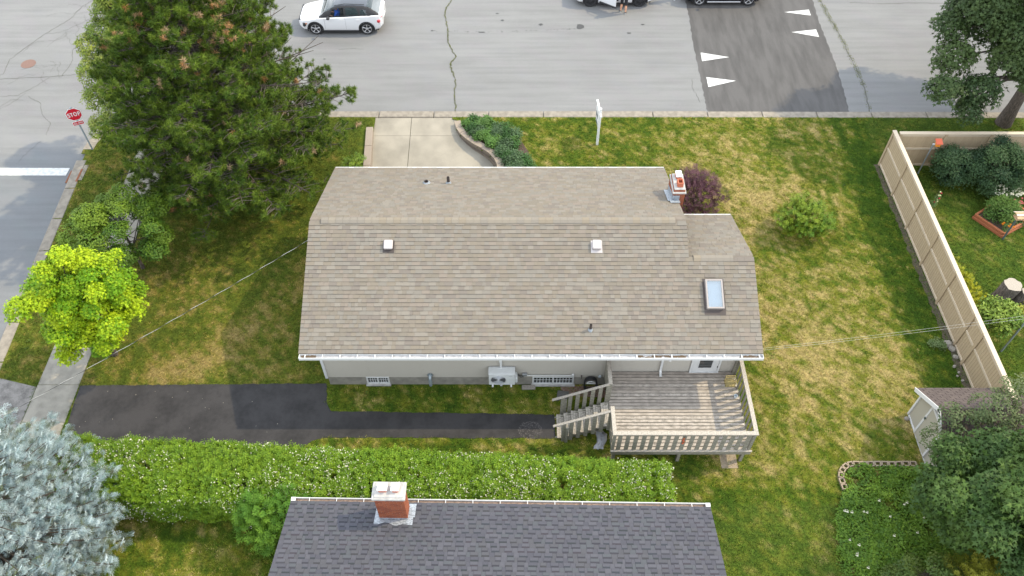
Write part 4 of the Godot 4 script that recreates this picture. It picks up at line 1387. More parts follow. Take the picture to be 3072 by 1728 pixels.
# ---------------------------------------------------------------- deck with stairs
func make_deck() -> void:
	var d := thing("deck", "weathered grey timber deck with wide-slat railing and stairs", "deck", Vector3(5.5, 0, -13.9))
	var o := -d.position
	var Y := 0.93
	rng.seed = 91
	for i in 24:
		var z := -12.40 - 0.062 - i * 0.1257
		var x0 := 3.28
		bx("deck_board", Vector3(x0 + rf(-0.006, 0.006), Y - 0.035, z - 0.052), Vector3(7.70, Y + rf(-0.002, 0.003), z + 0.052), M["deck%d" % (rng.randi() % 3)], d, 0.006).position = o
	# frame
	for q in [[Vector3(3.22, Y - 0.24, -12.395), Vector3(7.76, Y - 0.04, -12.355)], [Vector3(7.705, Y - 0.24, -15.36), Vector3(7.745, Y - 0.04, -12.396)], [Vector3(3.235, Y - 0.24, -15.36), Vector3(3.275, Y - 0.04, -12.396)]]:
		bx("rim_joist", q[0], q[1], M.deck_stain, d).position = o
	bx("ledge", Vector3(3.20, Y - 0.039, -12.396), Vector3(7.78, Y - 0.010, -12.335), M.rail_cap, d).position = o
	for i in 9:
		var x := 3.6 + i * 0.48
		bx("joist", Vector3(x, Y - 0.22, -15.36), Vector3(x + 0.04, Y - 0.036, -12.397), M.deck_stain, d).position = o
	for x in [3.35, 5.5, 7.6]:
		for z in [-12.5, -14.2]:
			bx("post", Vector3(x - 0.05, -0.1, z - 0.05), Vector3(x + 0.05, Y - 0.225, z + 0.05), M.deck_stain, d).position = o
	var top := Y + 1.07
	# railings: caps, posts, slats
	var caps := [[Vector3(3.17, top - 0.04, -12.50), Vector3(7.76, top, -12.355)], [Vector3(7.625, top - 0.04, -15.30), Vector3(7.76, top, -12.502)], [Vector3(3.17, top - 0.04, -13.40), Vector3(3.30, top, -12.502)], [Vector3(3.18, top - 0.04, -15.35), Vector3(3.31, top, -14.24)]]
	for q in caps:
		bx("rail_cap", q[0], q[1], M.rail_cap, d, 0.008).position = o
	for q in [[Vector3(3.29, top - 0.14, -12.455), Vector3(7.62, top - 0.045, -12.42)], [Vector3(7.66, top - 0.14, -15.3), Vector3(7.695, top - 0.045, -12.46)], [Vector3(3.24, top - 0.14, -13.36), Vector3(3.275, top - 0.045, -12.46)], [Vector3(3.24, top - 0.14, -15.32), Vector3(3.275, top - 0.045, -14.27)]]:
		bx("rail", q[0], q[1], M.deck_stain, d).position = o
	for p in [Vector2(3.26, -12.45), Vector2(7.68, -12.45), Vector2(7.66, -15.33), Vector2(3.26, -13.36), Vector2(3.26, -14.27), Vector2(3.26, -15.33)]:
		bx("rail_post", Vector3(p.x - 0.045, 0.7, p.y - 0.045), Vector3(p.x + 0.045, top - 0.042, p.y + 0.045), M.deck_stain, d).position = o
	for i in 17:
		var x := 3.43 + i * 0.255
		bx("slat", Vector3(x - 0.068, Y - 0.14, -12.418), Vector3(x + 0.068, top - 0.045, -12.398), M.deck_stain, d).position = o
	for i in 11:
		var z := -12.68 - i * 0.255
		bx("slat", Vector3(7.697, Y - 0.14, z - 0.068), Vector3(7.703, top - 0.045, z + 0.068), M.deck_stain, d).position = o
	for i in 3:
		bx("slat", Vector3(3.215, Y - 0.14, -12.70 - i * 0.24 - 0.06), Vector3(3.233, top - 0.045, -12.70 - i * 0.24 + 0.06), M.deck_stain, d).position = o
	for i in 4:
		bx("slat", Vector3(3.215, Y - 0.14, -14.42 - i * 0.24 - 0.06), Vector3(3.233, top - 0.045, -14.42 - i * 0.24 + 0.06), M.deck_stain, d).position = o
	# stairs
	var n := 7
	for i in n:
		var x0 := 1.53 + i * 0.243
		var y := 0.133 * (i + 1)
		for b in 3:
			bx("tread_board", Vector3(x0 + b * 0.083, y - 0.035, -14.16 + rf(-0.01, 0.01)), Vector3(x0 + b * 0.083 + 0.079, y, -13.26), M.tread, d, 0.005).position = o
	for z in [-14.10, -13.34]:
		var m := MB.new()
		m.box(Vector3(2.38, 0.40, z), Vector3(1.95, 0.24, 0.045), Basis(Vector3.BACK, atan(0.133 / 0.243)))
		put("stringer", m, M.deck_stain, d, o)
	for z in [-14.22, -13.22]:
		var m := MB.new()
		var a := Vector3(1.36, 0.98, z)
		var b := Vector3(3.20, top - 0.02, z - 0.02)
		m.bevel((a + b) * 0.5, Vector3(a.distance_to(b), 0.04, 0.09), 0.008, Basis(Vector3.BACK, atan2(b.y - a.y, b.x - a.x)))
		put("handrail", m, M.rail_cap, d, o)
		for i in 7:
			var x := 1.72 + i * 0.245
			var yt := lerpf(a.y, b.y, (x - a.x) / (b.x - a.x)) - 0.03
			var yb := maxf(0.0, (x - 1.62) / 0.243 * 0.133 - 0.08)
			bx("stair_slat", Vector3(x - 0.065, yb, z - 0.012 + (0.0 if z < -14 else 0.014)), Vector3(x + 0.065, yt, z + 0.008 + (0.0 if z < -14 else 0.014)), M.deck_stain, d).position = o
		bx("stair_post", Vector3(1.78, -0.05, z - 0.06 + (0.0 if z < -14 else 0.09)), Vector3(1.87, 0.98, z - 0.02 + (0.0 if z < -14 else 0.09)), M.deck_stain, d).position = o
	# on the deck
	var cr := thing("wire_crate", "small yellowish wire mesh crate on deck in the railing corner", "crate", Vector3(7.48, Y + 0.004, -14.92))
	for q in [[Vector3(-0.17, 0, -0.14), Vector3(0.17, 0.02, 0.14)]]:
		bx("floor_board", q[0], q[1], M.cage, cr)
	for y in [0.0, 0.13, 0.26]:
		for q in [[Vector3(-0.17, y, -0.14), Vector3(0.17, y + 0.014, -0.126)], [Vector3(-0.17, y, 0.126), Vector3(0.17, y + 0.014, 0.14)], [Vector3(-0.17, y, -0.126), Vector3(-0.156, y + 0.014, 0.126)], [Vector3(0.156, y, -0.126), Vector3(0.17, y + 0.014, 0.126)]]:
			bx("lath", q[0] + Vector3(0, 0.021, 0), q[1] + Vector3(0, 0.021, 0), M.cage, cr)
	for i in 8:
		var x := -0.15 + i * 0.043
		for z in [-0.136, 0.13]:
			bx("wire", Vector3(x, 0.02, z), Vector3(x + 0.006, 0.28, z + 0.006), M.cage, cr)
		bx("wire", Vector3(x, 0.296, -0.14), Vector3(x + 0.008, 0.303, 0.14), M.cage, cr)
	for i in 6:
		var z := -0.11 + i * 0.043
		bx("wire", Vector3(-0.168, 0.02, z), Vector3(-0.162, 0.28, z + 0.006), M.cage, cr)
		bx("wire", Vector3(-0.17, 0.304, z), Vector3(0.17, 0.310, z + 0.008), M.cage, cr)
	var pt := MB.new()
	pt.lathe([Vector2(0.0, 0.0), Vector2(0.05, 0.0), Vector2(0.065, 0.11), Vector2(0.055, 0.11), Vector2(0.045, 0.02), Vector2(0, 0.02)], 14, Vector3(7.58, Y + 0.004, -14.37))
	tag(put("small_pot", pt, M.pot, null), "pale blue grey plastic pot on deck beside railing", "pot")
	var rg := thing("hanging_ornament", "reddish brown ornament hanging on the railing slats", "ornament", Vector3(5.45, 1.25, -12.37))
	for i in 4:
		var m := MB.new()
		m.bevel(Vector3(0.02 * sin(i * 2.0), 0.18 + i * 0.10, 0), Vector3(0.06 + 0.02 * (i % 2), 0.09, 0.04), 0.015)
		put("bead", m, M.cedar if i % 2 else M.bird_red, rg)
	bx("cord", Vector3(-0.004, 0.55, -0.004), Vector3(0.004, 0.72, 0.004), M.wire_black, rg)
	# crumpled tarp beside the stairs
	var tp := MB.new()
	rng.seed = 17
	var rows := []
	for i in 9:
		var row := []
		for j in 7:
			var u := i / 8.0
			var w := j / 6.0
			var ed := minf(minf(u, 1 - u), minf(w, 1 - w)) * 4.0
			row.append(Vector3(lerpf(2.80, 3.14, w) + 0.10 * sin(u * 4.0) + rf(-0.03, 0.03), 0.012 + 0.22 * clampf(ed, 0, 1) * (0.6 + 0.4 * sin(i * 2.2 + j * 1.7)) + rf(0, 0.04), lerpf(-13.62, -12.88, u) + rf(-0.03, 0.03)))
		rows.append(row)
	tp.grid(rows)
	tag(put("tarp", tp, M.tarp, null), "crumpled grey tarp lying on grass between stairs and deck", "tarp")
	var pv := MB.new()
	pv.span(Vector3(6.95, 0.002, -12.75), Vector3(7.5, 0.02, -12.2))
	tag(put("patio_slab", pv, M.edging, null), "low concrete slab under the deck's outer edge", "slab")

# ---------------------------------------------------------------- neighbour's slate-grey roof
func make_neighbour() -> void:
	var h := thing("neighbour_house", "house with dark grey shingle roof and red brick chimney beside hedge", "house", Vector3(-0.335, 0, -9.62), -0.0152)
	# local axes: x along the eave, z towards the ridge
	var y := 3.0
	var sl := 0.30
	var wl := MB.new()
	wl.span(Vector3(-5.6, -0.3, 0.55), Vector3(5.6, 2.95, 8.6))
	var wall := put("wall", wl, M.brick, h)
	var rd := MB.new()
	var L := 4.7
	var x0 := -5.93
	var x1 := 5.93
	var th := Vector3(0, -0.15, 0)
	for q in [[Vector3(x1, y, 0), Vector3(x0, y, 0), Vector3(x0, y + L * sl, L), Vector3(x1, y + L * sl, L)], [Vector3(x0, y, 2 * L), Vector3(x1, y, 2 * L), Vector3(x1, y + L * sl, L), Vector3(x0, y + L * sl, L)]]:
		rd.quad(q[0], q[1], q[2], q[3])
		rd.quad(q[3] + th, q[2] + th, q[1] + th, q[0] + th)
		rd.quad_out(q[0], q[3], q[3] + th, q[0] + th, Vector3(0, 3, q[0].z * 0.5 + q[2].z * 0.5))
		rd.quad_out(q[1], q[2], q[2] + th, q[1] + th, Vector3(0, 3, q[0].z * 0.5 + q[2].z * 0.5))
	for x in [x0 + 0.4, x1 - 0.4]:
		rd.tri(Vector3(x, y - 0.1, 0.5), Vector3(x, y - 0.1, 2 * L - 0.5), Vector3(x, y + L * sl - 0.1, L))
	var roof := put("roof", rd, M.slate_band, h)
	var us := Vector3(0, sl, 1).normalized()
	shingle_slope(roof, Vector3(0, y + 0.004, 0), us, [[0.0, 4.9, x0 - 0.01, x1 + 0.01]], 0.150, "slate", [13, 14, 15, 16, 17], 401, true)
	# gutter
	var gt := MB.new()
	gt.span(Vector3(x0, y - 0.15, -0.13), Vector3(x1, y - 0.012, -0.116))
	gt.span(Vector3(x0, y - 0.15, -0.116), Vector3(x1, y - 0.138, -0.01))
	for x in [x0 - 0.012, x1]:
		gt.span(Vector3(x, y - 0.15, -0.131), Vector3(x + 0.012, y - 0.01, 0.0))
	gt.span(Vector3(x0 - 0.02, y - 0.02, -0.135), Vector3(x0 + 0.11, y - 0.008, -0.004))
	gt.span(Vector3(x1 - 0.11, y - 0.02, -0.135), Vector3(x1 + 0.02, y - 0.008, -0.004))
	var g := put("gutter", gt, M.white_trim, h)
	mat("gutter_brown", 0.22, 0.155, 0.12, 0.9, {"tex": "stain", "scale": 0.8})
	bx("gutter_bed", Vector3(x0 + 0.01, y - 0.136, -0.115), Vector3(x1 - 0.01, y - 0.09, -0.012), M.gutter_brown, g)
	for i in 15:
		var x := lerpf(x0 + 0.5, x1 - 0.5, i / 14.0)
		bx("strap", Vector3(x - 0.008, y - 0.03, -0.114), Vector3(x + 0.008, y - 0.02, -0.012), M.white_trim, g)
	bx("fascia", Vector3(x0, y - 0.17, -0.008), Vector3(x1, y - 0.005, 0.012), M.white_trim, h)
	# chimney
	var ch := Node3D.new()
	ch.name = "chimney"
	h.add_child(ch)
	brick_work(ch, Vector3(-3.33, 2.6, 0.12), Vector3(-2.55, 4.42, 0.54), 2.95, ["brick", "brick", "brick_b"], 81)
	var cap := MB.new()
	cap.bevel(Vector3(-2.94, 4.47, 0.33), Vector3(0.90, 0.10, 0.52), 0.02)
	cap.bevel(Vector3(-2.94, 4.53, 0.33), Vector3(0.78, 0.05, 0.42), 0.02)
	put("concrete_cap", cap, M.cap_stone, ch)
	for q in [[-3.10, 0.25], [-2.76, 0.20]]:
		var f := MB.new()
		f.bevel(Vector3(q[0], 4.60, 0.30), Vector3(q[1] - 0.03, 0.14, 0.20), 0.02)
		var fl := put("flue", f, M.flue, ch)
		var lid := MB.new()
		lid.bevel(Vector3(q[0], 4.69, 0.30), Vector3(q[1] + 0.02, 0.035, 0.24), 0.008)
		put("flue_lid", lid, M.sign_white, fl)
	# lead flashing round the foot, wavy at its lower edge
	var lf := MB.new()
	var nrm := Vector3(0, 1, -sl).normalized() * 0.028
	var pts := []
	for i in 17:
		var x := lerpf(-3.47, -2.40, i / 16.0)
		var zz := 0.74 + 0.03 * sin(i * 0.9) - 0.03 * sin(i * 0.42)
		pts.append([Vector3(x, y + 0.5 * sl, 0.5) + nrm, Vector3(x, y + zz * sl, zz) + nrm])
	for i in 16:
		lf.quad_out(pts[i][0], pts[i + 1][0], pts[i + 1][1], pts[i][1], Vector3(-3, 0, 0.6))
	for s in [[-3.47, -3.32], [-2.56, -2.36]]:
		lf.quad_out(Vector3(s[0], y + 0.05 * sl, 0.05) + nrm, Vector3(s[1], y + 0.05 * sl, 0.05) + nrm, Vector3(s[1], y + 0.5 * sl, 0.5) + nrm, Vector3(s[0], y + 0.5 * sl, 0.5) + nrm, Vector3(-3, 0, 0.3))
	lf.span(Vector3(-3.335, y + 0.52 * sl, 0.541), Vector3(-2.545, y + 0.52 * sl + 0.06, 0.552))
	put("lead_flashing", lf, M.lead, ch)
# ---------------------------------------------------------------- fences, shed, garden things
func fence_run(f: Node3D, a: Vector3, b: Vector3, posts: Array, tall: float) -> void: # local run from a to b; posts: distances along it
	var d := (b - a).normalized()
	var out := Vector3.UP.cross(d) # rails on both faces
	var q := Basis(d, Vector3.UP, d.cross(Vector3.UP))
	var put_box := func(called: String, s0: float, s1: float, y0: float, y1: float, depth: float, m: Material, off: float) -> void:
		var mb := MB.new()
		mb.bevel(a + d * (s0 + s1) * 0.5 + Vector3.UP * (y0 + y1) * 0.5 + out * off, Vector3(s1 - s0, y1 - y0, depth), 0.006, q)
		put(called, mb, m, f)
	for i in posts.size():
		put_box.call("post", posts[i] - 0.06, posts[i] + 0.06, -0.1, tall - 0.02, 0.12, M.vinyl_b, 0.0)
	var plank := MB.new()
	plank.bevel(Vector3(0, tall * 0.5, 0), Vector3(0.1, tall - 0.16, 0.03), 0.007)
	var pm := plank.mesh()
	for i in posts.size() - 1:
		var s0: float = posts[i] + 0.062
		var s1: float = posts[i + 1] - 0.062
		for y in [0.06, tall * 0.52, tall - 0.16]:
			put_box.call("rail", s0, s1, y, y + 0.10, 0.075, M.vinyl_cap, 0.0)
		var n := maxi(1, int(round((s1 - s0) / 0.125)))
		var w := (s1 - s0) / n
		for k in n:
			var p := put("plank", pm, M.vinyl if k % 3 else M.vinyl_b, f)
			p.transform = Transform3D(Basis(d * (w * 0.985 / 0.1), Vector3.UP, d.cross(Vector3.UP)), a + d * (s0 + (k + 0.5) * w))
		put_box.call("top_cap", posts[i] + (0.0 if i else -0.08), posts[i + 1] - 0.003 + (0.08 if i == posts.size() - 2 else 0.0), tall - 0.02, tall + 0.03, 0.17, M.vinyl_cap, 0.0)

func make_fences() -> void:
	var f := thing("vinyl_fence", "tan vinyl plank fence running along the side lawn to the shed", "fence", Vector3(16.33, 0, -26.88))
	fence_run(f, Vector3.ZERO, Vector3(0.02, 0, 14.0), [0.0, 1.93, 3.88, 5.83, 7.78, 9.73, 10.55, 12.5, 14.0], 1.9)
	var g := thing("vinyl_fence", "tan vinyl plank fence parallel to the road, behind the dark shrubs", "fence", Vector3(16.45, 0, -26.82))
	fence_run(g, Vector3.ZERO, Vector3(14.0, 0, 0.05), [0.16, 2.1, 4.05, 6.0, 7.95, 9.9, 11.85, 13.8], 1.88)

func make_shed() -> void:
	var s := thing("garden_shed", "beige garden shed with white trim and brown shingle roof", "shed", Vector3(13.78, 0, -13.1))
	var L := 2.75
	var e := 1.45
	var ap := 2.25
	var zf := -1.16
	var zn := 1.16
	var w := MB.new()
	var ring := [Vector3(0, -0.1, zn), Vector3(0, -0.1, zf), Vector3(0, e, zf), Vector3(0, ap, 0), Vector3(0, e, zn)]
	for x in [0.0, L]:
		var r := []
		for p in ring:
			r.append(p + Vector3(x, 0, 0))
		var mid := Vector3(x + (0.5 if x == 0.0 else -0.5), 1, 0)
		w.quad_out(r[0], r[1], r[2], r[4], mid)
		w.tri_out(r[2], r[3], r[4], mid)
	w.quad(Vector3(0, -0.1, zn), Vector3(L, -0.1, zn), Vector3(L, e, zn), Vector3(0, e, zn))
	w.quad(Vector3(L, -0.1, zf), Vector3(0, -0.1, zf), Vector3(0, e, zf), Vector3(L, e, zf))
	var wall := put("wall", w, M.shed_wall, s)
	# door in the gable and trim
	bx("door", Vector3(-0.03, 0.02, -0.42), Vector3(-0.002, 1.62, 0.42), M.shed_wall, s)
	for q in [[-0.50, -0.42], [0.42, 0.50]]:
		bx("door_trim", Vector3(-0.045, 0.0, q[0]), Vector3(-0.003, 1.74, q[1]), M.white_trim, s)
	bx("door_trim", Vector3(-0.045, 1.62, -0.42), Vector3(-0.003, 1.70, 0.42), M.white_trim, s)
	bx("base_trim", Vector3(-0.04, 0.0, -1.1), Vector3(-0.003, 0.06, -0.5), M.white_trim, s)
	bx("base_trim", Vector3(-0.045, -0.04, -0.42), Vector3(-0.004, 0.015, 0.9), M.white_trim, s)
	for z in [zf, zn]:
		bx("corner_trim", Vector3(-0.04, -0.05, z - 0.035), Vector3(0.05, e, z + 0.035), M.white_trim, s)
	bx("latch", Vector3(-0.07, 0.95, -0.46), Vector3(-0.046, 1.05, -0.40), M.pole_green, s)
	# roof
	var ov := 0.22
	for sd in [-1.0, 1.0]:
		var slope := Vector3(0, ap - e, -sd * zn).normalized()
		var lo := Vector3(-0.22, e, sd * zn) - slope * ov + Vector3(0, 0.05, 0)
		var len := Vector2(ap - e, zn).length() + ov + 0.02
		var nn := Vector3(0, zn, sd * (ap - e)).normalized()
		var q := Basis(Vector3.RIGHT, nn, Vector3.RIGHT.cross(nn))
		var slab := MB.new()
		slab.box(lo + slope * len * 0.5 + Vector3((L + 0.44) * 0.5, 0, 0), Vector3(L + 0.44, 0.03, len), q)
		var roof := put("roof", slab, M.shed_roof_b, s)
		rng.seed = 33 + int(sd)
		for r in int(len / 0.135):
			var x := -0.23 - (0.13 if r % 2 else 0.0)
			while x < L + 0.22:
				var w0 := maxf(x, -0.23)
				var w1 := minf(x + 0.29, L + 0.23)
				var m := MB.new()
				m.box(lo + slope * (r * 0.135 + 0.065) + Vector3(0.22 + (w0 + w1) * 0.5, 0, 0) + nn * 0.021, Vector3(w1 - w0 - 0.012, 0.012, 0.142), q * Basis(Vector3.RIGHT, 0.03 * sd))
				put("shingle", m, M.shed_roof if rng.randf() < 0.6 else M.shed_roof_b, roof)
				x += 0.30
		var fa := MB.new()
		fa.box(lo + slope * len * 0.5 + Vector3(-0.012, -0.045, 0), Vector3(0.024, 0.15, len), q)
		put("barge_board", fa, M.white_trim, s)
	for p in [-0.95]:
		var st := MB.new()
		st.bevel(Vector3(-0.14, 0.05, p), Vector3(0.16, 0.12, 0.14), 0.04)
		tag(put("corner_stone", st, M.stone, null, s.position), "pale round stone beside the shed's front corner", "stone")

func make_garden_things() -> void:
	# garden edging: hollow trapezoid blocks in an L
	var path := [Vector2(10.84, -11.42), Vector2(10.82, -11.62), Vector2(10.80, -11.83), Vector2(10.86, -12.03), Vector2(10.98, -12.19), Vector2(11.14, -12.30), Vector2(11.33, -12.34)]
	for i in 9:
		path.append(Vector2(11.56 + i * 0.235, -12.33 + 0.01 * sin(i * 1.7)))
	for i in path.size() - 1:
		var a: Vector2 = path[i]
		var b: Vector2 = path[i + 1]
		var c := (a + b) * 0.5
		var d := (b - a).normalized()
		var m := MB.new()
		var w := a.distance_to(b) - 0.012
		for q in [[Vector3(0, 0.05, -0.075), Vector3(w, 0.1, 0.04)], [Vector3(0, 0.05, 0.075), Vector3(w * 0.8, 0.1, 0.04)], [Vector3(-w * 0.42, 0.05, 0), Vector3(0.035, 0.1, 0.11)], [Vector3(w * 0.42, 0.05, 0), Vector3(0.035, 0.1, 0.11)]]:
			m.box(q[0], q[1])
		var o := put("edging_block", m, M.edging, null, Vector3(c.x, -0.005, c.y))
		o.rotation.y = -d.angle() + PI * 0.0
		tag(o, "hollow tan concrete edging block bordering the ground cover by the shed", "block", "garden edging blocks")
	# raised bed
	var bed := thing("raised_bed", "raised garden bed of reddish timbers with leafy plants", "planter", Vector3(20.6, 0, -23.45))
	var A := Vector3(-1.28, 0, -0.15)
	var B := Vector3(-0.50, 0, 0.92)
	var C := Vector3(1.2, 0, -0.05)
	var D := Vector3(0.3, 0, -1.2)
	for q in [[A, B], [B, C], [C, D], [D, A]]:
		var d: Vector3 = (q[1] - q[0]).normalized()
		for k in 2:
			var m := MB.new()
			m.bevel((q[0] + q[1]) * 0.5 + Vector3(0, 0.075 + k * 0.135, 0) + d.cross(Vector3.UP) * (-0.02 * k), Vector3(q[0].distance_to(q[1]) + 0.08 * (1 - k), 0.13, 0.09), 0.012, Basis(d, Vector3.UP, d.cross(Vector3.UP)))
			put("timber", m, M.cedar, bed)
	var so := MB.new()
	so.prism(PackedVector2Array([Vector2(-1.25, -0.15), Vector2(-0.48, 0.88), Vector2(1.15, -0.05), Vector2(0.3, -1.15)]), 0.0, 0.2)
	put("soil", so, M.soil, bed)
	# bird feeder pole by the bed
	var bf := thing("bird_feeder", "wooden slat roofed bird feeder on dark green pole by the raised bed", "bird feeder", Vector3(20.12, 0, -22.42))
	var pm := MB.new()
	pm.tube([Vector3(0, -0.05, 0), Vector3(0.02, 1.25, -0.02)], [0.04, 0.035], 8)
	put("pole", pm, M.pole_green, bf)
	for i in 4:
		var m := MB.new()
		m.box(Vector3(0.06, 1.52 - absf(i - 1.5) * 0.05, -0.165 + i * 0.11), Vector3(0.42, 0.02, 0.10), Basis(Vector3.RIGHT, (i - 1.5) * 0.3))
		put("roof_slat", m, M.wood_light if i % 2 else M.mortar, bf)
	bx("tray", Vector3(-0.1, 1.25, -0.15), Vector3(0.22, 1.28, 0.12), M.wood_light, bf)
	for p in [Vector2(-0.08, -0.13), Vector2(0.2, 0.1)]:
		bx("upright", Vector3(p.x - 0.012, 1.28, p.y - 0.012), Vector3(p.x + 0.012, 1.47, p.y + 0.012), M.wood_light, bf)
	# red bird house on a pole by the back fence
	var bh := thing("bird_house", "small red and orange bird house on grey pole inside fence corner", "bird house", Vector3(17.85, 0, -26.3))
	var bp := MB.new()
	bp.tube([Vector3(0, -0.05, 0), Vector3(0.0, 1.72, 0)], [0.03], 8)
	put("pole", bp, M.galv, bh)
	var hb := MB.new()
	hb.bevel(Vector3(0.16, 1.78, 0.05), Vector3(0.18, 0.2, 0.18), 0.01)
	put("box", hb, M.bird_orange, bh)
	for k in 3:
		var m := MB.new()
		m.box(Vector3(0.16, 1.93 - 0.03 * k, -0.04 + k * 0.09), Vector3(0.28, 0.02, 0.10), Basis(Vector3.RIGHT, 0.35))
		put("roof_slat", m, M.bird_red, bh)
	var jn := MB.new()
	jn.bevel(Vector3(0.03, 1.72, 0.0), Vector3(0.12, 0.05, 0.05), 0.01)
	put("clamp", jn, M.pot, bh)
	# cut tree stump
	var sx := Vector3(18.35, 0, -18.75)
	var st := thing("tree_stump", "tall cut double tree stump with weathered grey bark", "stump", sx)
	for q in [[Vector3(-0.1, 0, -0.05), Vector3(0.02, 1.62, 0.02), 0.42, 0.31, 1], [Vector3(0.3, 0, 0.1), Vector3(0.62, 1.42, 0.22), 0.34, 0.24, 2]]:
		var m := MB.new()
		var a: Vector3 = q[0]
		var b: Vector3 = q[1]
		var rows := []
		for i in 9:
			var row := []
			var t := i / 8.0
			for k in 19:
				var an := TAU * k / 18.0
				var r: float = lerpf(q[2], q[3], minf(1.0, t * 1.6)) * (1.0 + 0.07 * sin(an * 5.0 + q[4]) + 0.04 * sin(an * 9.0 + t * 4.0))
				row.append(a.lerp(b, t) + Vector3(cos(an) * r, -0.05 if i == 0 else 0.0, -sin(an) * r))
			rows.append(row)
		m.grid(rows)
		var tr := put("trunk", m, M.stump_bark, st)
		var tm := MB.new()
		for k in 18:
			tm.tri(b + Vector3(0, 0.004, 0), rows[8][k] + Vector3(0, 0.003, 0), rows[8][k + 1] + Vector3(0, 0.003, 0))
		put("cut_face", tm, M.stump_top, tr)
	var wb := thing("bird_box", "white bird box fixed to the side of the tree stump", "bird box", sx + Vector3(0.98, 1.0, 0.35))
	bx("box", Vector3(-0.12, -0.12, -0.1), Vector3(0.12, 0.12, 0.1), M.sign_white, wb, 0.008)
	bx("lid", Vector3(-0.15, 0.121, -0.14), Vector3(0.15, 0.15, 0.14), M.sign_white, wb, 0.006)
	var ut := MB.new()
	ut.bevel(Vector3(16.95, 0.35, -15.2), Vector3(0.35, 0.75, 0.5), 0.03)
	tag(put("utility_box", ut, M.mint, null), "pale green box standing behind the tan side fence", "box")
	# rocks at the foot of the fence
	rng.seed = 23
	for i in 7:
		var p: Vector3 = [Vector3(16.05, 0, -17.15), Vector3(16.18, 0, -16.95), Vector3(16.02, 0, -16.2), Vector3(16.1, 0, -15.95), Vector3(16.0, 0, -15.8), Vector3(16.12, 0, -15.6), Vector3(16.2, 0, -16.6)][i]
		var big: float = [0.34, 0.26, 0.13, 0.10, 0.09, 0.11, 0.2][i]
		var m := MB.new()
		m.bevel(Vector3(0, big * 0.25, 0), Vector3(big, big * 0.7, big * 0.8), big * 0.22, Basis.from_euler(Vector3(rf(-0.2, 0.2), rf(0, 3), rf(-0.2, 0.2))))
		tag(put("rock", m, M.stone, null, p), "grey rock at the foot of the tan side fence" if i != 0 else "largest grey flat rock at foot of the tan side fence", "rock", "rocks along the fence" if i else "")

# ---------------------------------------------------------------- signs and wires
func text(called: String, words: String, tall: float, m: Material, parent: Node3D, at: Vector3, q: Basis, squeeze := 1.0) -> void:
	var t := TextMesh.new()
	var f := SystemFont.new()
	f.font_names = PackedStringArray(["Droid Sans"])
	f.font_weight = 700
	t.font = f
	t.text = words
	t.font_size = 64
	t.pixel_size = tall / 46.0
	t.depth = 0.004
	var o := put(called, t, m, parent, at)
	o.transform = Transform3D(q.scaled_local(Vector3(squeeze, 1, 1)), at)

func make_signs() -> void:
	var s := thing("stop_sign", "red octagonal STOP sign with ALL WAY plate on grey post", "sign", Vector3(-18.97, 0, -27.89))
	var p := MB.new()
	p.box(Vector3(0, 1.15, 0), Vector3(0.06, 2.5, 0.04))
	put("post", p, M.galv, s)
	var turn := 0.42
	var q := Basis(Vector3.UP, turn)
	for k in 2:
		var m := MB.new()
		var r := 0.335 if k == 0 else 0.308
		var z := 0.03 if k == 0 else 0.036
		var ring := []
		for i in 8:
			var a := PI / 8 + TAU * i / 8.0
			ring.append(Vector3(cos(a) * r, sin(a) * r, z))
		for i in 8:
			m.tri(q * Vector3(0, 0, z), q * ring[i], q * ring[(i + 1) % 8])
			m.quad_out(q * ring[i], q * ring[(i + 1) % 8], q * (ring[(i + 1) % 8] - Vector3(0, 0, 0.005)), q * (ring[i] - Vector3(0, 0, 0.005)), Vector3.ZERO)
		put("sign_border" if k == 0 else "sign_face", m, M.sign_white if k == 0 else M.sign_red, s, Vector3(0, 2.03, 0))
	text("lettering", "STOP", 0.20, M.sign_white, s, Vector3(0, 2.03, 0) + q * Vector3(0, 0, 0.039), q, 0.78)
	var pl := MB.new()
	pl.box(q * Vector3(0, 0, 0.032), Vector3(0.46, 0.20, 0.006), q)
	put("plate_border", pl, M.sign_white, s, Vector3(0, 1.56, 0))
	var pf := MB.new()
	pf.box(q * Vector3(0, 0, 0.037), Vector3(0.42, 0.16, 0.005), q)
	put("plate", pf, M.sign_red, s, Vector3(0, 1.56, 0))
	text("lettering", "ALL WAY", 0.082, M.sign_white, s, Vector3(0, 1.56, 0) + q * Vector3(0, 0, 0.041), q, 0.8)
	# real-estate post
	var r := thing("sale_sign", "white wooden real estate post with hanging sign on the front lawn", "sign", Vector3(3.87, 0, -28.24), 0.07)
	bx("post", Vector3(-0.05, -0.1, -0.05), Vector3(0.05, 2.05, 0.05), M.sign_white, r, 0.008)
	bx("arm", Vector3(-0.04, 1.72, -0.95), Vector3(0.04, 1.80, 0.25), M.sign_white, r, 0.006)
	bx("panel", Vector3(-0.022, 1.02, -0.86), Vector3(0.022, 1.66, -0.08), M.sign_white, r, 0.004)
	bx("panel_print", Vector3(0.0225, 1.10, -0.78), Vector3(0.025, 1.36, -0.40), M.sign_navy, r)
	bx("panel_print", Vector3(-0.025, 1.10, -0.78), Vector3(-0.0225, 1.36, -0.40), M.sign_navy, r)
	bx("rider_panel", Vector3(-0.018, 0.80, -0.80), Vector3(0.018, 0.99, -0.14), M.sign_white, r, 0.004)
	bx("rider_print", Vector3(-0.021, 0.84, -0.70), Vector3(-0.0185, 0.95, -0.3), M.sign_navy, r)
	for z in [-0.8, -0.14]:
		bx("chain", Vector3(-0.006, 1.66, z - 0.006), Vector3(0.006, 1.72, z + 0.006), M.grey_metal, r)

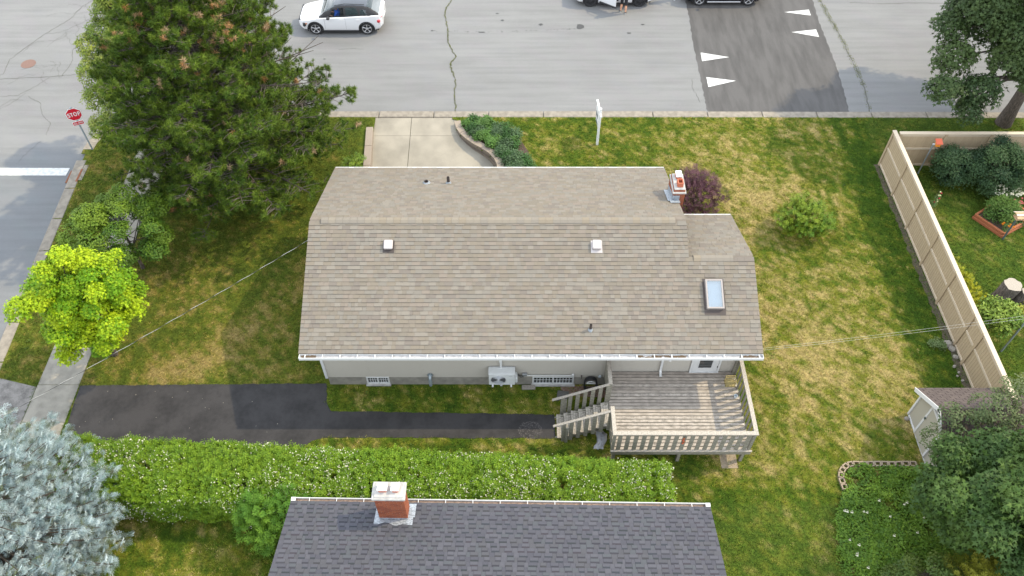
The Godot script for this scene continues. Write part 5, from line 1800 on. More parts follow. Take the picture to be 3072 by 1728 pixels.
func sag(a: Vector3, b: Vector3, drop: float, n: int) -> Array:
	var out := []
	for i in n + 1:
		var t := i / float(n)
		out.append(a.lerp(b, t) - Vector3.UP * drop * 4.0 * t * (1 - t))
	return out

func make_wires() -> void:
	# twisted service drop from the gable to a street pole
	var a := Vector3(-6.78, 4.30, -18.62)
	var b := Vector3(-20.6, 5.85, -5.1)
	var core := sag(a, b, 0.25, 160)
	var w := thing("service_cable", "twisted black and white overhead service cable from house gable", "cable", a)
	var inner := []
	var outer := []
	for i in core.size():
		var ph := TAU * i * 0.1225 / 0.85
		inner.append(core[i] - a)
		outer.append(core[i] + Vector3(0.6, 0, 0.75) * 0.007 * cos(ph) + Vector3(0, 0.0105 * sin(ph), 0) - a)
	var m0 := MB.new()
	m0.tube(inner, [0.0075], 5)
	put("black_core", m0, M.wire_black, w)
	var m1 := MB.new()
	m1.tube(outer, [0.0045], 5)
	put("bare_strand", m1, M.wire_white, w)
	var br := MB.new()
	br.tube([Vector3(0.25, -0.1, 0), Vector3(0, 0, 0)], [0.02], 6)
	put("wall_bracket", br, M.grey_metal, w)
	var pole := thing("utility_pole", "brown wooden utility pole beside the side street", "pole", Vector3(-20.6 + 1.1, 0, -5.1))
	pole.position = Vector3(-20.6, -0.1, -5.1)
	var pm := MB.new()
	pm.tube([Vector3(0, -0.3, 0), Vector3(0, 9.0, 0)], [0.16, 0.11], 12)
	put("post", pm, M.bark, pole)
	bx("crossarm", Vector3(-0.06, 8.2, -1.1), Vector3(0.06, 8.32, 1.1), M.bark, pole)
	for z in [-1.0, 1.0]:
		var i := MB.new()
		i.lathe([Vector2(0.05, 0), Vector2(0.06, 0.06), Vector2(0.03, 0.12), Vector2(0, 0.13)], 8, Vector3(0, 8.32, z))
		put("insulator", i, M.pot, pole)
	# clothes line
	for k in 2:
		var c := MB.new()
		var s := Vector3(7.75, 2.26 - 0.03 * k, -15.38 + 0.05 * k)
		var e := Vector3(17.95, 2.15 - 0.03 * k, -16.93 + 0.10 * k)
		var pts := []
		for p in sag(s, e, 0.06, 16):
			pts.append(p - s)
		c.tube(pts, [0.003], 4)
		tag(put("clothes_line", c, M.wire_white, null, s), "thin white clothes line strung from house corner across the lawn", "line", "clothes lines")

func make_clothes_post() -> void:
	var t := thing("clothes_post", "grey clothes line post standing in the vine behind fence", "post", Vector3(17.98, 0, -16.88))
	var m := MB.new()
	m.tube([Vector3(0, -0.1, 0), Vector3(0, 2.2, 0)], [0.035], 8)
	put("pole", m, M.galv, t)
	bx("crossbar", Vector3(-0.03, 2.1, -0.25), Vector3(0.0, 2.16, 0.25), M.galv, t)

# ---------------------------------------------------------------- cars
func curve(t: float, keys: Array) -> float: # smooth interpolation of [t, value] pairs
	if t <= keys[0][0]: return keys[0][1]
	for i in keys.size() - 1:
		if t <= keys[i + 1][0]:
			var f: float = (t - keys[i][0]) / (keys[i + 1][0] - keys[i][0])
			f = f * f * (3.0 - 2.0 * f) * 0.5 + f * 0.5
			return lerpf(keys[i][1], keys[i + 1][1], f)
	return keys[-1][1]

func make_car(called: String, label: String, at: Vector3, paint: String, roof_paint: String, rim: String, opened: bool) -> Node3D:
	var c := thing(called, label, "car", at)
	var L := 4.36
	var W := 0.91
	var wf := 0.86
	var wr := 3.52
	var R := 0.345
	var belt := [[0.0, 0.70], [0.35, 0.80], [1.1, 0.93], [2.2, 0.97], [3.4, 1.04], [4.0, 1.06], [4.36, 1.0]]
	var hood := [[0.0, 0.72], [0.12, 0.84], [0.5, 0.93], [1.0, 1.0], [1.3, 1.02], [3.8, 1.10], [4.2, 1.08], [4.36, 1.0]]
	var low := [[0.0, 0.34], [0.25, 0.22], [0.6, 0.19], [3.8, 0.19], [4.15, 0.26], [4.36, 0.42]]
	var wid := [[0.0, 0.60], [0.06, 0.72], [0.25, 0.83], [0.6, 0.89], [1.0, 0.91], [3.5, 0.91], [3.95, 0.87], [4.22, 0.80], [4.36, 0.66]]
	var rows := []
	var skip := []
	var n := 96
	for i in n + 1:
		var t := L * i / n
		var yb := curve(t, low)
		var ys := curve(t, belt)
		var yh := curve(t, hood)
		var w := curve(t, wid)
		var row := []
		var half := [Vector2(w * 0.80, yb), Vector2(w * 0.93, yb + 0.02), Vector2(w * 0.985, yb + 0.10)]
		for k in 9:
			var f := (k + 1) / 9.0
			var y := lerpf(yb + 0.10, ys - 0.05, f)
			half.append(Vector2(w * (0.985 + 0.018 * sin(f * PI) - 0.028 * f * f), y))
		half.append(Vector2(w * 0.945, ys - 0.015))
		half.append(Vector2(w * 0.915, ys))
		half.append(Vector2(w * 0.86, ys + (yh - ys) * 0.30 + 0.008))
		half.append(Vector2(w * 0.72, ys + (yh - ys) * 0.65 + 0.010))
		half.append(Vector2(w * 0.45, ys + (yh - ys) * 0.93 + 0.004))
		half.append(Vector2(0.0, yh))
		for k in half.size():
			row.append(Vector3(t - L / 2, half[k].y, half[k].x))
		for k in range(half.size() - 2, -1, -1):
			row.append(Vector3(t - L / 2, half[k].y, -half[k].x))
		rows.append(row)
	for i in n:
		var sk := []
		for j in rows[i].size() - 1:
			var p: Vector3 = (rows[i][j] + rows[i + 1][j + 1]) * 0.5
			var hole := false
			for wx in [wf, wr]:
				if absf(p.z) > 0.55 and Vector2(p.x + L / 2 - wx, p.y - R).length() < R + 0.045:
					hole = true
			var tt := p.x + L / 2
			if tt > 1.25 and tt < 3.75 and absf(p.z) < 0.80 and p.y > 0.85:
				hole = true
			if opened and p.z > 0.3 and tt > 1.35 and tt < 2.35 and p.y > 0.34 and p.y < 1.2:
				hole = true
			sk.append(hole)
		skip.append(sk)
	var body := MB.new()
	body.grid(rows, skip)
	for e in [0, n]: # closed ends
		var mid := Vector3(rows[e][0].x, 0.6, 0)
		for j in rows[e].size() - 1:
			body.tri_out(mid, rows[e][j], rows[e][j + 1], Vector3(0, 0.6, 0))
	var bd := put("body", body, M[paint], c)
	# floor and cabin tub
	var tub := MB.new()
	tub.span(Vector3(-L / 2 + 0.25, 0.17, -0.72), Vector3(L / 2 - 0.25, 0.42, 0.72))
	tub.span(Vector3(-0.95, 0.42, -0.80), Vector3(-0.80, 0.92, 0.80))
	tub.span(Vector3(1.35, 0.42, -0.78), Vector3(1.45, 1.0, 0.78))
	put("interior", tub, M.black, c)
	for x in [-0.15, 0.75]:
		for z in [-0.38, 0.38]:
			var se := MB.new()
			se.bevel(Vector3(x - 0.1, 0.55, z), Vector3(0.5, 0.16, 0.48), 0.05)
			se.bevel(Vector3(x + 0.2, 0.85, z), Vector3(0.14, 0.6, 0.46), 0.05, Basis(Vector3.BACK, -0.2))
			se.bevel(Vector3(x + 0.28, 1.22, z), Vector3(0.10, 0.16, 0.26), 0.04, Basis(Vector3.BACK, -0.2))
			put("seat", se, M.car_trim, c)
	# cabin
	var roofy := [[1.12, 1.00], [1.5, 1.27], [1.95, 1.50], [2.3, 1.565], [2.8, 1.57], [3.4, 1.52], [3.7, 1.45], [4.0, 1.26], [4.2, 1.09]]
	var roofw := [[1.12, 0.74], [1.95, 0.61], [2.8, 0.60], [3.6, 0.58], [4.2, 0.66]]
	var g := []
	var m2 := 62
	for i in m2 + 1:
		var t := lerpf(1.12, 4.2, i / float(m2))
		var y := curve(t, roofy)
		var yb := curve(t, belt) - 0.01
		var wb := curve(t, wid) * 0.905
		var wt := curve(t, roofw)
		var row := []
		var ye := lerpf(yb, y, 0.90)
		for k in 7:
			var f := k / 6.0
			row.append(Vector3(t - L / 2, lerpf(yb, ye, f), lerpf(wb, wt, f) + 0.03 * sin(f * PI)))
		for k in range(1, 6):
			var f := k / 5.0
			row.append(Vector3(t - L / 2, lerpf(ye, y, sin(f * PI / 2)), wt * (1.0 - f)))
		for k in range(row.size() - 2, -1, -1):
			row.append(Vector3(row[k].x, row[k].y, -row[k].z))
		g.append(row)
	var kinds := {"roof_panel": MB.new(), "windscreen": MB.new(), "rear_window": MB.new(), "pillar": MB.new(), "front_side_window": MB.new(), "rear_side_window": MB.new(), "quarter_window": MB.new()}
	var cols: int = g[0].size()
	for key in kinds:
		var sk := []
		for i in m2:
			var t := lerpf(1.12, 4.2, (i + 0.5) / m2)
			var line := []
			for j in cols - 1:
				var jj: int = j if j < cols / 2 else cols - 2 - j
				var is_side := jj < 6
				var what := "pillar"
				if not is_side:
					what = "windscreen" if t < 1.92 else ("rear_window" if t > 3.62 else "roof_panel")
				else:
					var top := 5 if t > 1.75 else 4
					if jj >= 1 and jj < top:
						if t > 1.62 + jj * 0.05 and t < 2.42: what = "front_side_window"
						elif t > 2.50 and t < 3.20 - jj * 0.03: what = "rear_side_window"
						elif t > 3.26 and t < 3.62 - jj * 0.03 and jj < 4: what = "quarter_window"
					if t > 3.72: what = "pillar"
				line.append(what != key)
			sk.append(line)
		kinds[key].grid(g, sk)
		var mt: Material = M[roof_paint]
		if key in ["windscreen", "rear_window"]: mt = M.car_glass
		elif key.ends_with("side_window") or key == "quarter_window": mt = M.side_glass if key == "front_side_window" else M.car_glass
		elif key == "pillar": mt = M.car_trim
		put(key, kinds[key], mt, c)
	# wheels
	for wx in [wf, wr]:
		for sd in [-1.0, 1.0]:
			car_wheel(c, Vector3(wx - L / 2, R, sd * (W - 0.115)), R, sd, rim)
			var ar := MB.new()
			var pts := []
			for i in 19:
				var a := -0.25 + (PI + 0.5) * i / 18.0
				pts.append(Vector3(wx - L / 2 + cos(a) * (R + 0.055), R + sin(a) * (R + 0.055), sd * (curve(wx, wid) - 0.012 + 0.008)))
			ar.tube(pts, [0.028], 6)
			put("wheel_arch", ar, M.car_trim, c)
	# sills, lamps, mirrors, lines
	for sd in [-1.0, 1.0]:
		bx("sill", Vector3(wf + R + 0.08 - L / 2, 0.19, sd * 0.885 - 0.03), Vector3(wr - R - 0.08 - L / 2, 0.26, sd * 0.885 + 0.03), M.car_trim if paint != "car_black" else M.rim_silver, c, 0.01)
		var mi := MB.new()
		mi.bevel(Vector3(1.62 - L / 2, 1.03, sd * 1.0), Vector3(0.16, 0.13, 0.20), 0.04)
		put("mirror", mi, M.car_trim if paint == "car_white" else M[paint], c)
		for x in [2.18, 3.02]:
			bx("door_handle", Vector3(x - L / 2, 0.86, sd * 0.915 - 0.012), Vector3(x + 0.2 - L / 2, 0.89, sd * 0.915 + 0.014), M[paint], c, 0.006)
		for x in [1.38, 2.46, 3.22]:
			var ln := MB.new()
			var pts := []
			for k in 8:
				var y := lerpf(0.34, 0.94, k / 7.0)
				var f := clampf((y - 0.29) / 0.63, 0, 1)
				pts.append(Vector3(x - L / 2 + (0.06 * (k / 7.0) if x > 3 else 0.0), y, sd * (0.91 * (0.985 + 0.018 * sin(f * PI) - 0.028 * f * f) - 0.001)))
			ln.tube(pts, [0.005], 4)
			put("door_seam", ln, M.car_trim, c)
		var hl := MB.new()
		hl.bevel(Vector3(0.33 - L / 2, 0.56, sd * 0.80), Vector3(0.22, 0.20, 0.14), 0.03, Basis(Vector3.UP, sd * 0.45))
		var hlm := put("headlight", hl, M.car_trim, c)
		bx("indicator", Vector3(0.38 - L / 2, 0.60, sd * 0.862 - 0.02), Vector3(0.46 - L / 2, 0.66, sd * 0.862 + 0.02), M.amber, hlm)
		var tl := MB.new()
		tl.bevel(Vector3(4.14 - L / 2, 0.74, sd * 0.77), Vector3(0.20, 0.17, 0.15), 0.03, Basis(Vector3.UP, -sd * 0.4))
		put("tail_light", tl, M.tail_red, c)
		var rl := MB.new()
		rl.tube([Vector3(1.95 - L / 2, 1.50, sd * 0.58), Vector3(2.5 - L / 2, 1.585, sd * 0.565), Vector3(3.5 - L / 2, 1.54, sd * 0.55)], [0.016], 6)
		put("roof_rail", rl, M.car_trim, c)
	bx("light_bar", Vector3(0.02 - L / 2, 0.735, -0.70), Vector3(0.10 - L / 2, 0.785, 0.70), M.car_trim, c, 0.015)
	bx("grille", Vector3(-0.012 - L / 2, 0.38, -0.5), Vector3(0.02 - L / 2, 0.56, 0.5), M.car_trim, c, 0.008)
	bx("tail_light_bar", Vector3(4.27 - L / 2, 0.92, -0.72), Vector3(4.34 - L / 2, 0.95, 0.72), M.tail_red, c, 0.008)
	bx("number_plate", Vector3(4.355 - L / 2, 0.60, -0.22), Vector3(4.372 - L / 2, 0.72, 0.22), M.sign_white, c)
	if opened:
		var dr := Node3D.new()
		dr.name = "open_door"
		c.add_child(dr)
		dr.position = Vector3(1.36 - L / 2, 0, 0.88)
		dr.rotation.y = -0.62
		bx("door_panel", Vector3(0.0, 0.36, -0.03), Vector3(1.0, 0.96, 0.03), M[paint], dr, 0.02)
		bx("door_lining", Vector3(0.04, 0.40, -0.06), Vector3(0.96, 0.9, -0.031), M.car_trim, dr, 0.012)
		bx("door_cladding", Vector3(0.0, 0.27, -0.025), Vector3(1.02, 0.358, 0.04), M.car_trim, dr, 0.012)
		var fr := MB.new()
		fr.tube([Vector3(0.15, 0.96, 0), Vector3(0.55, 1.38, -0.12), Vector3(0.98, 1.42, -0.13), Vector3(1.0, 0.96, 0)], [0.02], 6)
		put("window_frame", fr, M.car_trim, dr)
	return c

func car_wheel(c: Node3D, at: Vector3, R: float, sd: float, rim: String) -> void:
	var q := Basis(Vector3.RIGHT, PI / 2 * sd)
	var w := Node3D.new()
	w.name = "wheel"
	c.add_child(w, true)
	w.position = at
	var t := MB.new()
	t.lathe([Vector2(0.235, -0.10), Vector2(R - 0.03, -0.105), Vector2(R, -0.08), Vector2(R, 0.08), Vector2(R - 0.03, 0.105), Vector2(0.262, 0.098), Vector2(0.235, 0.09)], 30, Vector3.ZERO, q)
	put("tyre", t, M.rubber, w)
	var d := MB.new()
	d.lathe([Vector2(0.24, 0.092), Vector2(0.225, 0.06), Vector2(0.21, 0.03), Vector2(0.0, 0.03)], 30, Vector3.ZERO, q)
	put("wheel_disc", d, M.rim_dark, w)
	var rm: Material = M.rim_silver if rim == "silver" else M.rim_dark
	var ring := MB.new()
	ring.lathe([Vector2(0.245, 0.08), Vector2(0.243, 0.104), Vector2(0.228, 0.10), Vector2(0.222, 0.06)], 30, Vector3.ZERO, q)
	put("rim", ring, rm, w)
	for i in 5:
		for s in [-1.0, 1.0]:
			var a := TAU * i / 5.0 + 0.3
			var sp := MB.new()
			var b := Basis(Vector3.UP, a + s * 0.16)
			sp.bevel(b * Vector3(0.125, 0.078, 0.018 * s), Vector3(0.215, 0.03, 0.036), 0.008, b)
			var o := put("spoke", sp, rm, w)
			o.transform = Transform3D(q, Vector3.ZERO)
	var hb := MB.new()
	hb.lathe([Vector2(0.05, 0.06), Vector2(0.045, 0.1), Vector2(0, 0.102)], 14, Vector3.ZERO, q)
	put("hub", hb, rm, w)

# ---------------------------------------------------------------- people
func body_mesh(bones: Array, cell: float) -> MB: # bones: [a, b, ra, rb, colour, blend]
	var lo := Vector3.ONE * 1e9
	var hi := -lo
	for b in bones:
		var r: float = maxf(b[2], b[3]) + 0.04
		lo = lo.min(b[0] - Vector3.ONE * r).min(b[1] - Vector3.ONE * r)
		hi = hi.max(b[0] + Vector3.ONE * r).max(b[1] + Vector3.ONE * r)
	var nx := int((hi.x - lo.x) / cell) + 2
	var ny := int((hi.y - lo.y) / cell) + 2
	var nz := int((hi.z - lo.z) / cell) + 2
	var f := PackedFloat32Array()
	f.resize(nx * ny * nz)
	f.fill(1.0)
	var near := PackedFloat32Array()
	near.resize(nx * ny * nz)
	near.fill(9.0)
	var who := PackedInt32Array()
	who.resize(nx * ny * nz)
	for bi in bones.size():
		var A: Vector3 = bones[bi][0]
		var B: Vector3 = bones[bi][1]
		var ra: float = bones[bi][2]
		var rb: float = bones[bi][3]
		var kk: float = bones[bi][5]
		var m := maxf(ra, rb) + cell * 2.5 + kk
		var p0 := (A.min(B) - Vector3.ONE * m - lo) / cell
		var p1 := (A.max(B) + Vector3.ONE * m - lo) / cell
		var ab := B - A
		var l2 := maxf(ab.length_squared(), 1e-9)
		for x in range(maxi(0, int(p0.x)), mini(nx, int(p1.x) + 1)):
			for y in range(maxi(0, int(p0.y)), mini(ny, int(p1.y) + 1)):
				for z in range(maxi(0, int(p0.z)), mini(nz, int(p1.z) + 1)):
					var p := lo + Vector3(x, y, z) * cell
					var t := clampf((p - A).dot(ab) / l2, 0, 1)
					var d := (p - A - ab * t).length() - lerpf(ra, rb, t)
					var id := (x * ny + y) * nz + z
					var o := f[id]
					var h := clampf(0.5 + 0.5 * (o - d) / kk, 0, 1)
					f[id] = lerpf(o, d, h) - kk * h * (1 - h)
					if d < near[id]:
						near[id] = d
						who[id] = bi
	var idx := {}
	var vs := PackedVector3Array()
	var ns := PackedVector3Array()
	var cs := PackedColorArray()
	var off := [0, 1, nz, nz + 1, ny * nz, ny * nz + 1, ny * nz + nz, ny * nz + nz + 1]
	for x in nx - 1:
		for y in ny - 1:
			for z in nz - 1:
				var id := (x * ny + y) * nz + z
				var inside := 0
				for k in 8:
					if f[id + off[k]] < 0.0: inside += 1
				if inside == 0 or inside == 8: continue
				var sum := Vector3.ZERO
				var cnt := 0
				for e in [[0, 1], [0, 2], [0, 4], [1, 3], [1, 5], [2, 3], [2, 6], [4, 5], [4, 6], [3, 7], [5, 7], [6, 7]]:
					var a := f[id + off[e[0]]]
					var b := f[id + off[e[1]]]
					if (a < 0.0) != (b < 0.0):
						var t := a / (a - b)
						var pa := Vector3(e[0] >> 2, (e[0] >> 1) & 1, e[0] & 1)
						var pb := Vector3(e[1] >> 2, (e[1] >> 1) & 1, e[1] & 1)
						sum += pa.lerp(pb, t)
						cnt += 1
				idx[id] = vs.size()
				vs.append(lo + (Vector3(x, y, z) + sum / cnt) * cell)
				ns.append(Vector3(f[id + off[4]] - f[id], f[id + off[2]] - f[id], f[id + 1] - f[id]).normalized())
				cs.append(bones[who[id]][4])
	var out := MB.new()
	var ax := [ny * nz, nz, 1]
	for id in idx:
		for a in 3:
			var u: int = ax[(a + 1) % 3]
			var w: int = ax[(a + 2) % 3]
			var f0 := f[id]
			var f1 := f[id + ax[a]]
			if (f0 < 0.0) == (f1 < 0.0): continue
			if not (idx.has(id - u) and idx.has(id - w) and idx.has(id - u - w)): continue
			var q := [idx[id], idx[id - u], idx[id - u - w], idx[id - w]]
			if f0 > 0.0: q = [q[0], q[3], q[2], q[1]]
			for t in [[0, 1, 2], [0, 2, 3]]:
				for k in [t[0], t[2], t[1]]:
					out.v.append(vs[q[k]])
					out.n.append(ns[q[k]])
					out.c.append(cs[q[k]])
	return out

func make_people() -> void:
	var skin := Color(0.50, 0.27, 0.17)
	var dark := Color(0.018, 0.018, 0.022)
	var shoe := Color(0.06, 0.06, 0.065)
	var sole := Color(0.7, 0.7, 0.68)
	for who in 2:
		var shirt := Color(0.35, 0.37, 0.40) if who == 0 else Color(0.05, 0.07, 0.12)
		var b := []
		for s in [-1.0, 1.0]:
			var st: float = 0.05 * s
			b.append([Vector3(0.10 * s, 0.93, 0), Vector3(0.12 * s, 0.52, 0.02 + st), 0.105, 0.078, dark, 0.04])
			b.append([Vector3(0.12 * s, 0.50, 0.02 + st), Vector3(0.13 * s, 0.32, st), 0.058, 0.058, skin, 0.02])
			b.append([Vector3(0.13 * s, 0.34, st), Vector3(0.14 * s, 0.09, -0.02 + st), 0.058, 0.038, skin, 0.02])
			b.append([Vector3(0.14 * s, 0.055, -0.05 + st), Vector3(0.15 * s, 0.045, 0.10 + st), 0.045, 0.042, shoe if who == 0 else sole, 0.015])
			b.append([Vector3(0.14 * s, 0.03, -0.06 + st), Vector3(0.15 * s, 0.03, 0.12 + st), 0.035, 0.036, sole, 0.01])
			b.append([Vector3(0.19 * s, 1.42, 0), Vector3(0.25 * s, 1.14, 0.04), 0.055, 0.046, shirt, 0.03])
			b.append([Vector3(0.25 * s, 1.14, 0.04), Vector3(0.20 * s, 0.98, 0.24), 0.042, 0.032, skin, 0.02])
			b.append([Vector3(0.20 * s, 0.98, 0.24), Vector3(0.19 * s, 0.96, 0.31), 0.034, 0.034, skin, 0.015])
			for k in 4:
				b.append([Vector3((0.165 + k * 0.017) * s, 0.96, 0.32), Vector3((0.165 + k * 0.017) * s, 0.93 - 0.005 * absf(k - 1.5), 0.375), 0.0105, 0.009, skin, 0.004])
			b.append([Vector3(0.155 * s, 0.965, 0.28), Vector3(0.135 * s, 0.95, 0.33), 0.012, 0.010, skin, 0.004])
		b.append([Vector3(0, 0.98, 0), Vector3(0, 1.12, 0), 0.15, 0.135, dark, 0.06])
		b.append([Vector3(0, 1.12, 0), Vector3(0, 1.36, 0), 0.14, 0.155, shirt, 0.06])
		b.append([Vector3(-0.10, 1.41, 0), Vector3(0.10, 1.41, 0), 0.09, 0.09, shirt, 0.05])
		b.append([Vector3(0, 1.44, 0), Vector3(0, 1.55, 0.01), 0.055, 0.052, skin, 0.02])
		b.append([Vector3(0, 1.61, 0.02), Vector3(0, 1.68, 0.0), 0.082, 0.095, skin, 0.03])
		b.append([Vector3(0, 1.63, 0.10), Vector3(0, 1.61, 0.115), 0.014, 0.016, skin, 0.012])
		b.append([Vector3(0, 1.72, -0.02), Vector3(0, 1.66, -0.05), 0.095, 0.085, Color(0.05, 0.03, 0.02), 0.01])
		var p := thing("person", "person in dark shorts and dark sneakers standing at open car door" if who == 0 else "person in white shoes standing between the parked cars", "person", Vector3(5.97, -0.1, -38.95) if who == 0 else Vector3(9.0, -0.1, -40.25), 2.9 if who == 0 else 0.4)
		put("figure", body_mesh(b, 0.016), M.person, p)
	# driver
	var d := []
	var blue := Color(0.01, 0.10, 0.55)
	d.append([Vector3(0.05, 0.62, 0), Vector3(0.08, 0.80, 0), 0.15, 0.14, Color(0.03, 0.03, 0.04), 0.05])
	d.append([Vector3(0.08, 0.80, 0), Vector3(0.12, 1.05, 0), 0.14, 0.15, blue, 0.05])
	d.append([Vector3(0.12, 1.09, -0.12), Vector3(0.12, 1.09, 0.12), 0.08, 0.08, blue, 0.04])
	d.append([Vector3(0.12, 1.12, 0), Vector3(0.09, 1.22, 0), 0.055, 0.05, skin, 0.02])
	d.append([Vector3(0.06, 1.28, 0), Vector3(0.08, 1.36, 0), 0.08, 0.092, skin, 0.02])
	d.append([Vector3(0.10, 1.39, 0), Vector3(0.14, 1.33, 0), 0.09, 0.08, Color(0.04, 0.025, 0.02), 0.01])
	for s in [-1.0, 1.0]:
		d.append([Vector3(0.11, 1.08, 0.19 * s), Vector3(-0.02, 0.86, 0.24 * s), 0.055, 0.048, blue, 0.03])
		d.append([Vector3(-0.02, 0.86, 0.24 * s), Vector3(-0.28, 0.96, 0.16 * s), 0.042, 0.034, skin, 0.02])
		d.append([Vector3(-0.28, 0.96, 0.16 * s), Vector3(-0.34, 0.98, 0.15 * s), 0.036, 0.034, skin, 0.01])
		d.append([Vector3(0.0, 0.62, 0.10 * s), Vector3(-0.45, 0.66, 0.12 * s), 0.09, 0.07, Color(0.03, 0.03, 0.04), 0.03])
	var p2 := thing("person", "driver in blue shirt seated at the wheel of the white car", "person", Vector3(-8.9 - 0.25, -0.1, -37.78 + 0.40))
	put("figure", body_mesh(d, 0.018), M.person, p2)

func make_vehicles() -> void:
	var y := -0.094
	var a := make_car("white_car", "white compact hatchback with black roof driving on the road", Vector3(-8.87, y, -37.80), "car_white", "car_roof", "silver", false)
	var b := make_car("parked_car", "parked white car with dark wheels and its front door open", Vector3(5.55, y, -40.36), "car_white", "car_white", "dark", true)
	var c := make_car("parked_car", "black parked car with silver wheels and bright sill strip", Vector3(11.45, y, -40.48), "car_black", "car_black", "silver", false)
	var st := MB.new()
	st.lathe([Vector2(0.17, 0), Vector2(0.185, 0.015), Vector2(0.17, 0.03), Vector2(0.155, 0.015), Vector2(0.17, 0)], 20, Vector3(-0.62, 0.98, 0.40), Basis(Vector3.BACK, -1.1))
	put("steering_wheel", st, M.car_trim, a)
# ---------------------------------------------------------------- plants
func aim(dir: Vector3, roll: float, k: Vector3) -> Basis:
	var y := dir.normalized()
	var x := y.cross(Vector3.RIGHT if absf(y.x) < 0.9 else Vector3.BACK).normalized()
	return (Basis(x, y, x.cross(y)) * Basis(Vector3.UP, roll)).scaled_local(k)

func rdir() -> Vector3:
	var y := rf(-1, 1)
	var a := rf(0, TAU)
	return Vector3(cos(a) * sqrt(1 - y * y), y, sin(a) * sqrt(1 - y * y))

func add_leaf(m: MB, at: Vector3, dir: Vector3, nor: Vector3, size: float, kind: String) -> void:
	var d := dir.normalized()
	var s := d.cross(nor).normalized()
	var u := s.cross(d).normalized()
	if kind == "maple":
		var pts := []
		var rad := [0.10, 0.55, 0.30, 0.85, 0.42, 1.0, 0.42, 0.85, 0.30, 0.55, 0.10]
		for i in 11:
			var a := PI * 1.1 * (i / 10.0 - 0.5) * 1.55
			var r: float = rad[i] * size * 0.62
			pts.append(at + d * (size * 0.35 + cos(a) * r) + s * sin(a) * r - u * r * r * 0.9)
		var c := at + d * size * 0.35 + u * 0.01
		for i in 10:
			m.tri(c, pts[i], pts[i + 1])
	else:
		var w := size * (0.32 if kind == "oval" else 0.17)
		var tip := at + d * size - u * size * 0.18
		var mid := at + d * size * 0.5
		m.tri(at, mid + s * w - u * w * 0.25, tip)
		m.tri(at, tip, mid - s * w - u * w * 0.25)

func leaf_cluster(n: int, rad: float, size: float, kind: String, sd: int) -> ArrayMesh:
	rng.seed = sd
	var m := MB.new()
	for i in n:
		var o := rdir()
		o.y = absf(o.y) * 0.7 - 0.15
		var at := o * rad * rf(0.15, 1.0)
		m.col = Color(1, 1, 1) * rf(0.72, 1.2)
		var d := (Vector3(o.x, 0, o.z).normalized() * 0.8 + rdir() * 0.6 + Vector3(0, -0.15, 0)).normalized()
		var nor := (Vector3.UP * 1.1 + rdir() * 0.65 + o * 0.5).normalized()
		add_leaf(m, at, d, nor, size * rf(0.7, 1.15), kind)
	return m.mesh()

func shoot_mesh(n: int, tall: float, size: float, kind: String, sd: int) -> ArrayMesh: # upright shoot with leaves along it
	rng.seed = sd
	var m := MB.new()
	for i in n:
		var a := i * 2.4 + rf(-0.3, 0.3)
		var h := tall * (0.1 + 0.9 * i / float(n))
		m.col = Color(1, 1, 1) * rf(0.75, 1.2)
		var d := Vector3(cos(a), rf(0.3, 1.0), sin(a))
		add_leaf(m, Vector3(cos(a), 0, sin(a)) * 0.015 + Vector3.UP * h, d, Vector3.UP * 0.7 - Vector3(cos(a), 0, sin(a)) * 0.5, size * rf(0.7, 1.1) * (1.1 - 0.4 * i / n), kind)
	return m.mesh()

func needle_tuft(n: int, len: float, wide: float, sd: int) -> ArrayMesh:
	rng.seed = sd
	var m := MB.new()
	for i in n:
		var a := rf(0, TAU)
		var up := rf(-0.15, 1.0)
		var d := Vector3(cos(a) * sqrt(1 - up * up), up, sin(a) * sqrt(1 - up * up))
		var o := Vector3.UP * rf(-0.06, 0.05)
		var s := d.cross(rdir()).normalized() * wide
		m.col = Color(1, 1, 1) * rf(0.6, 1.3)
		m.tri(o - s, o + s, o + d * len * rf(0.7, 1.1))
	return m.mesh()

func spruce_spray(sd: int) -> ArrayMesh: # flat forked twig clothed in short needles
	rng.seed = sd
	var m := MB.new()
	var twigs := [[Vector3.ZERO, Vector3(0, 1, 0), 0.30]]
	for i in 6:
		var s := 1.0 if i % 2 else -1.0
		twigs.append([Vector3(0, 0.04 + i * 0.038, 0), Vector3(s * 0.8, 0.75, rf(-0.2, 0.25)), 0.17 - i * 0.014])
	for t in twigs:
		var d: Vector3 = t[1].normalized()
		var n := int(t[2] / 0.02)
		for i in n:
			var at: Vector3 = t[0] + d * t[2] * (i + 0.5) / n
			for k in 3:
				var o := d.cross(rdir()).normalized()
				if o.z < -0.3: o.z = -o.z
				m.col = Color(1, 1, 1) * rf(0.62, 1.2)
				var nd := (o + d * 0.7).normalized()
				var s := nd.cross(d).normalized() * 0.0065
				m.tri(at - s, at + s, at + nd * rf(0.028, 0.042))
	return m.mesh()

func shade(c0: Color, c1: Color) -> Color:
	var c := c0.lerp(c1, rf(0, 1))
	return c * rf(0.85, 1.15)

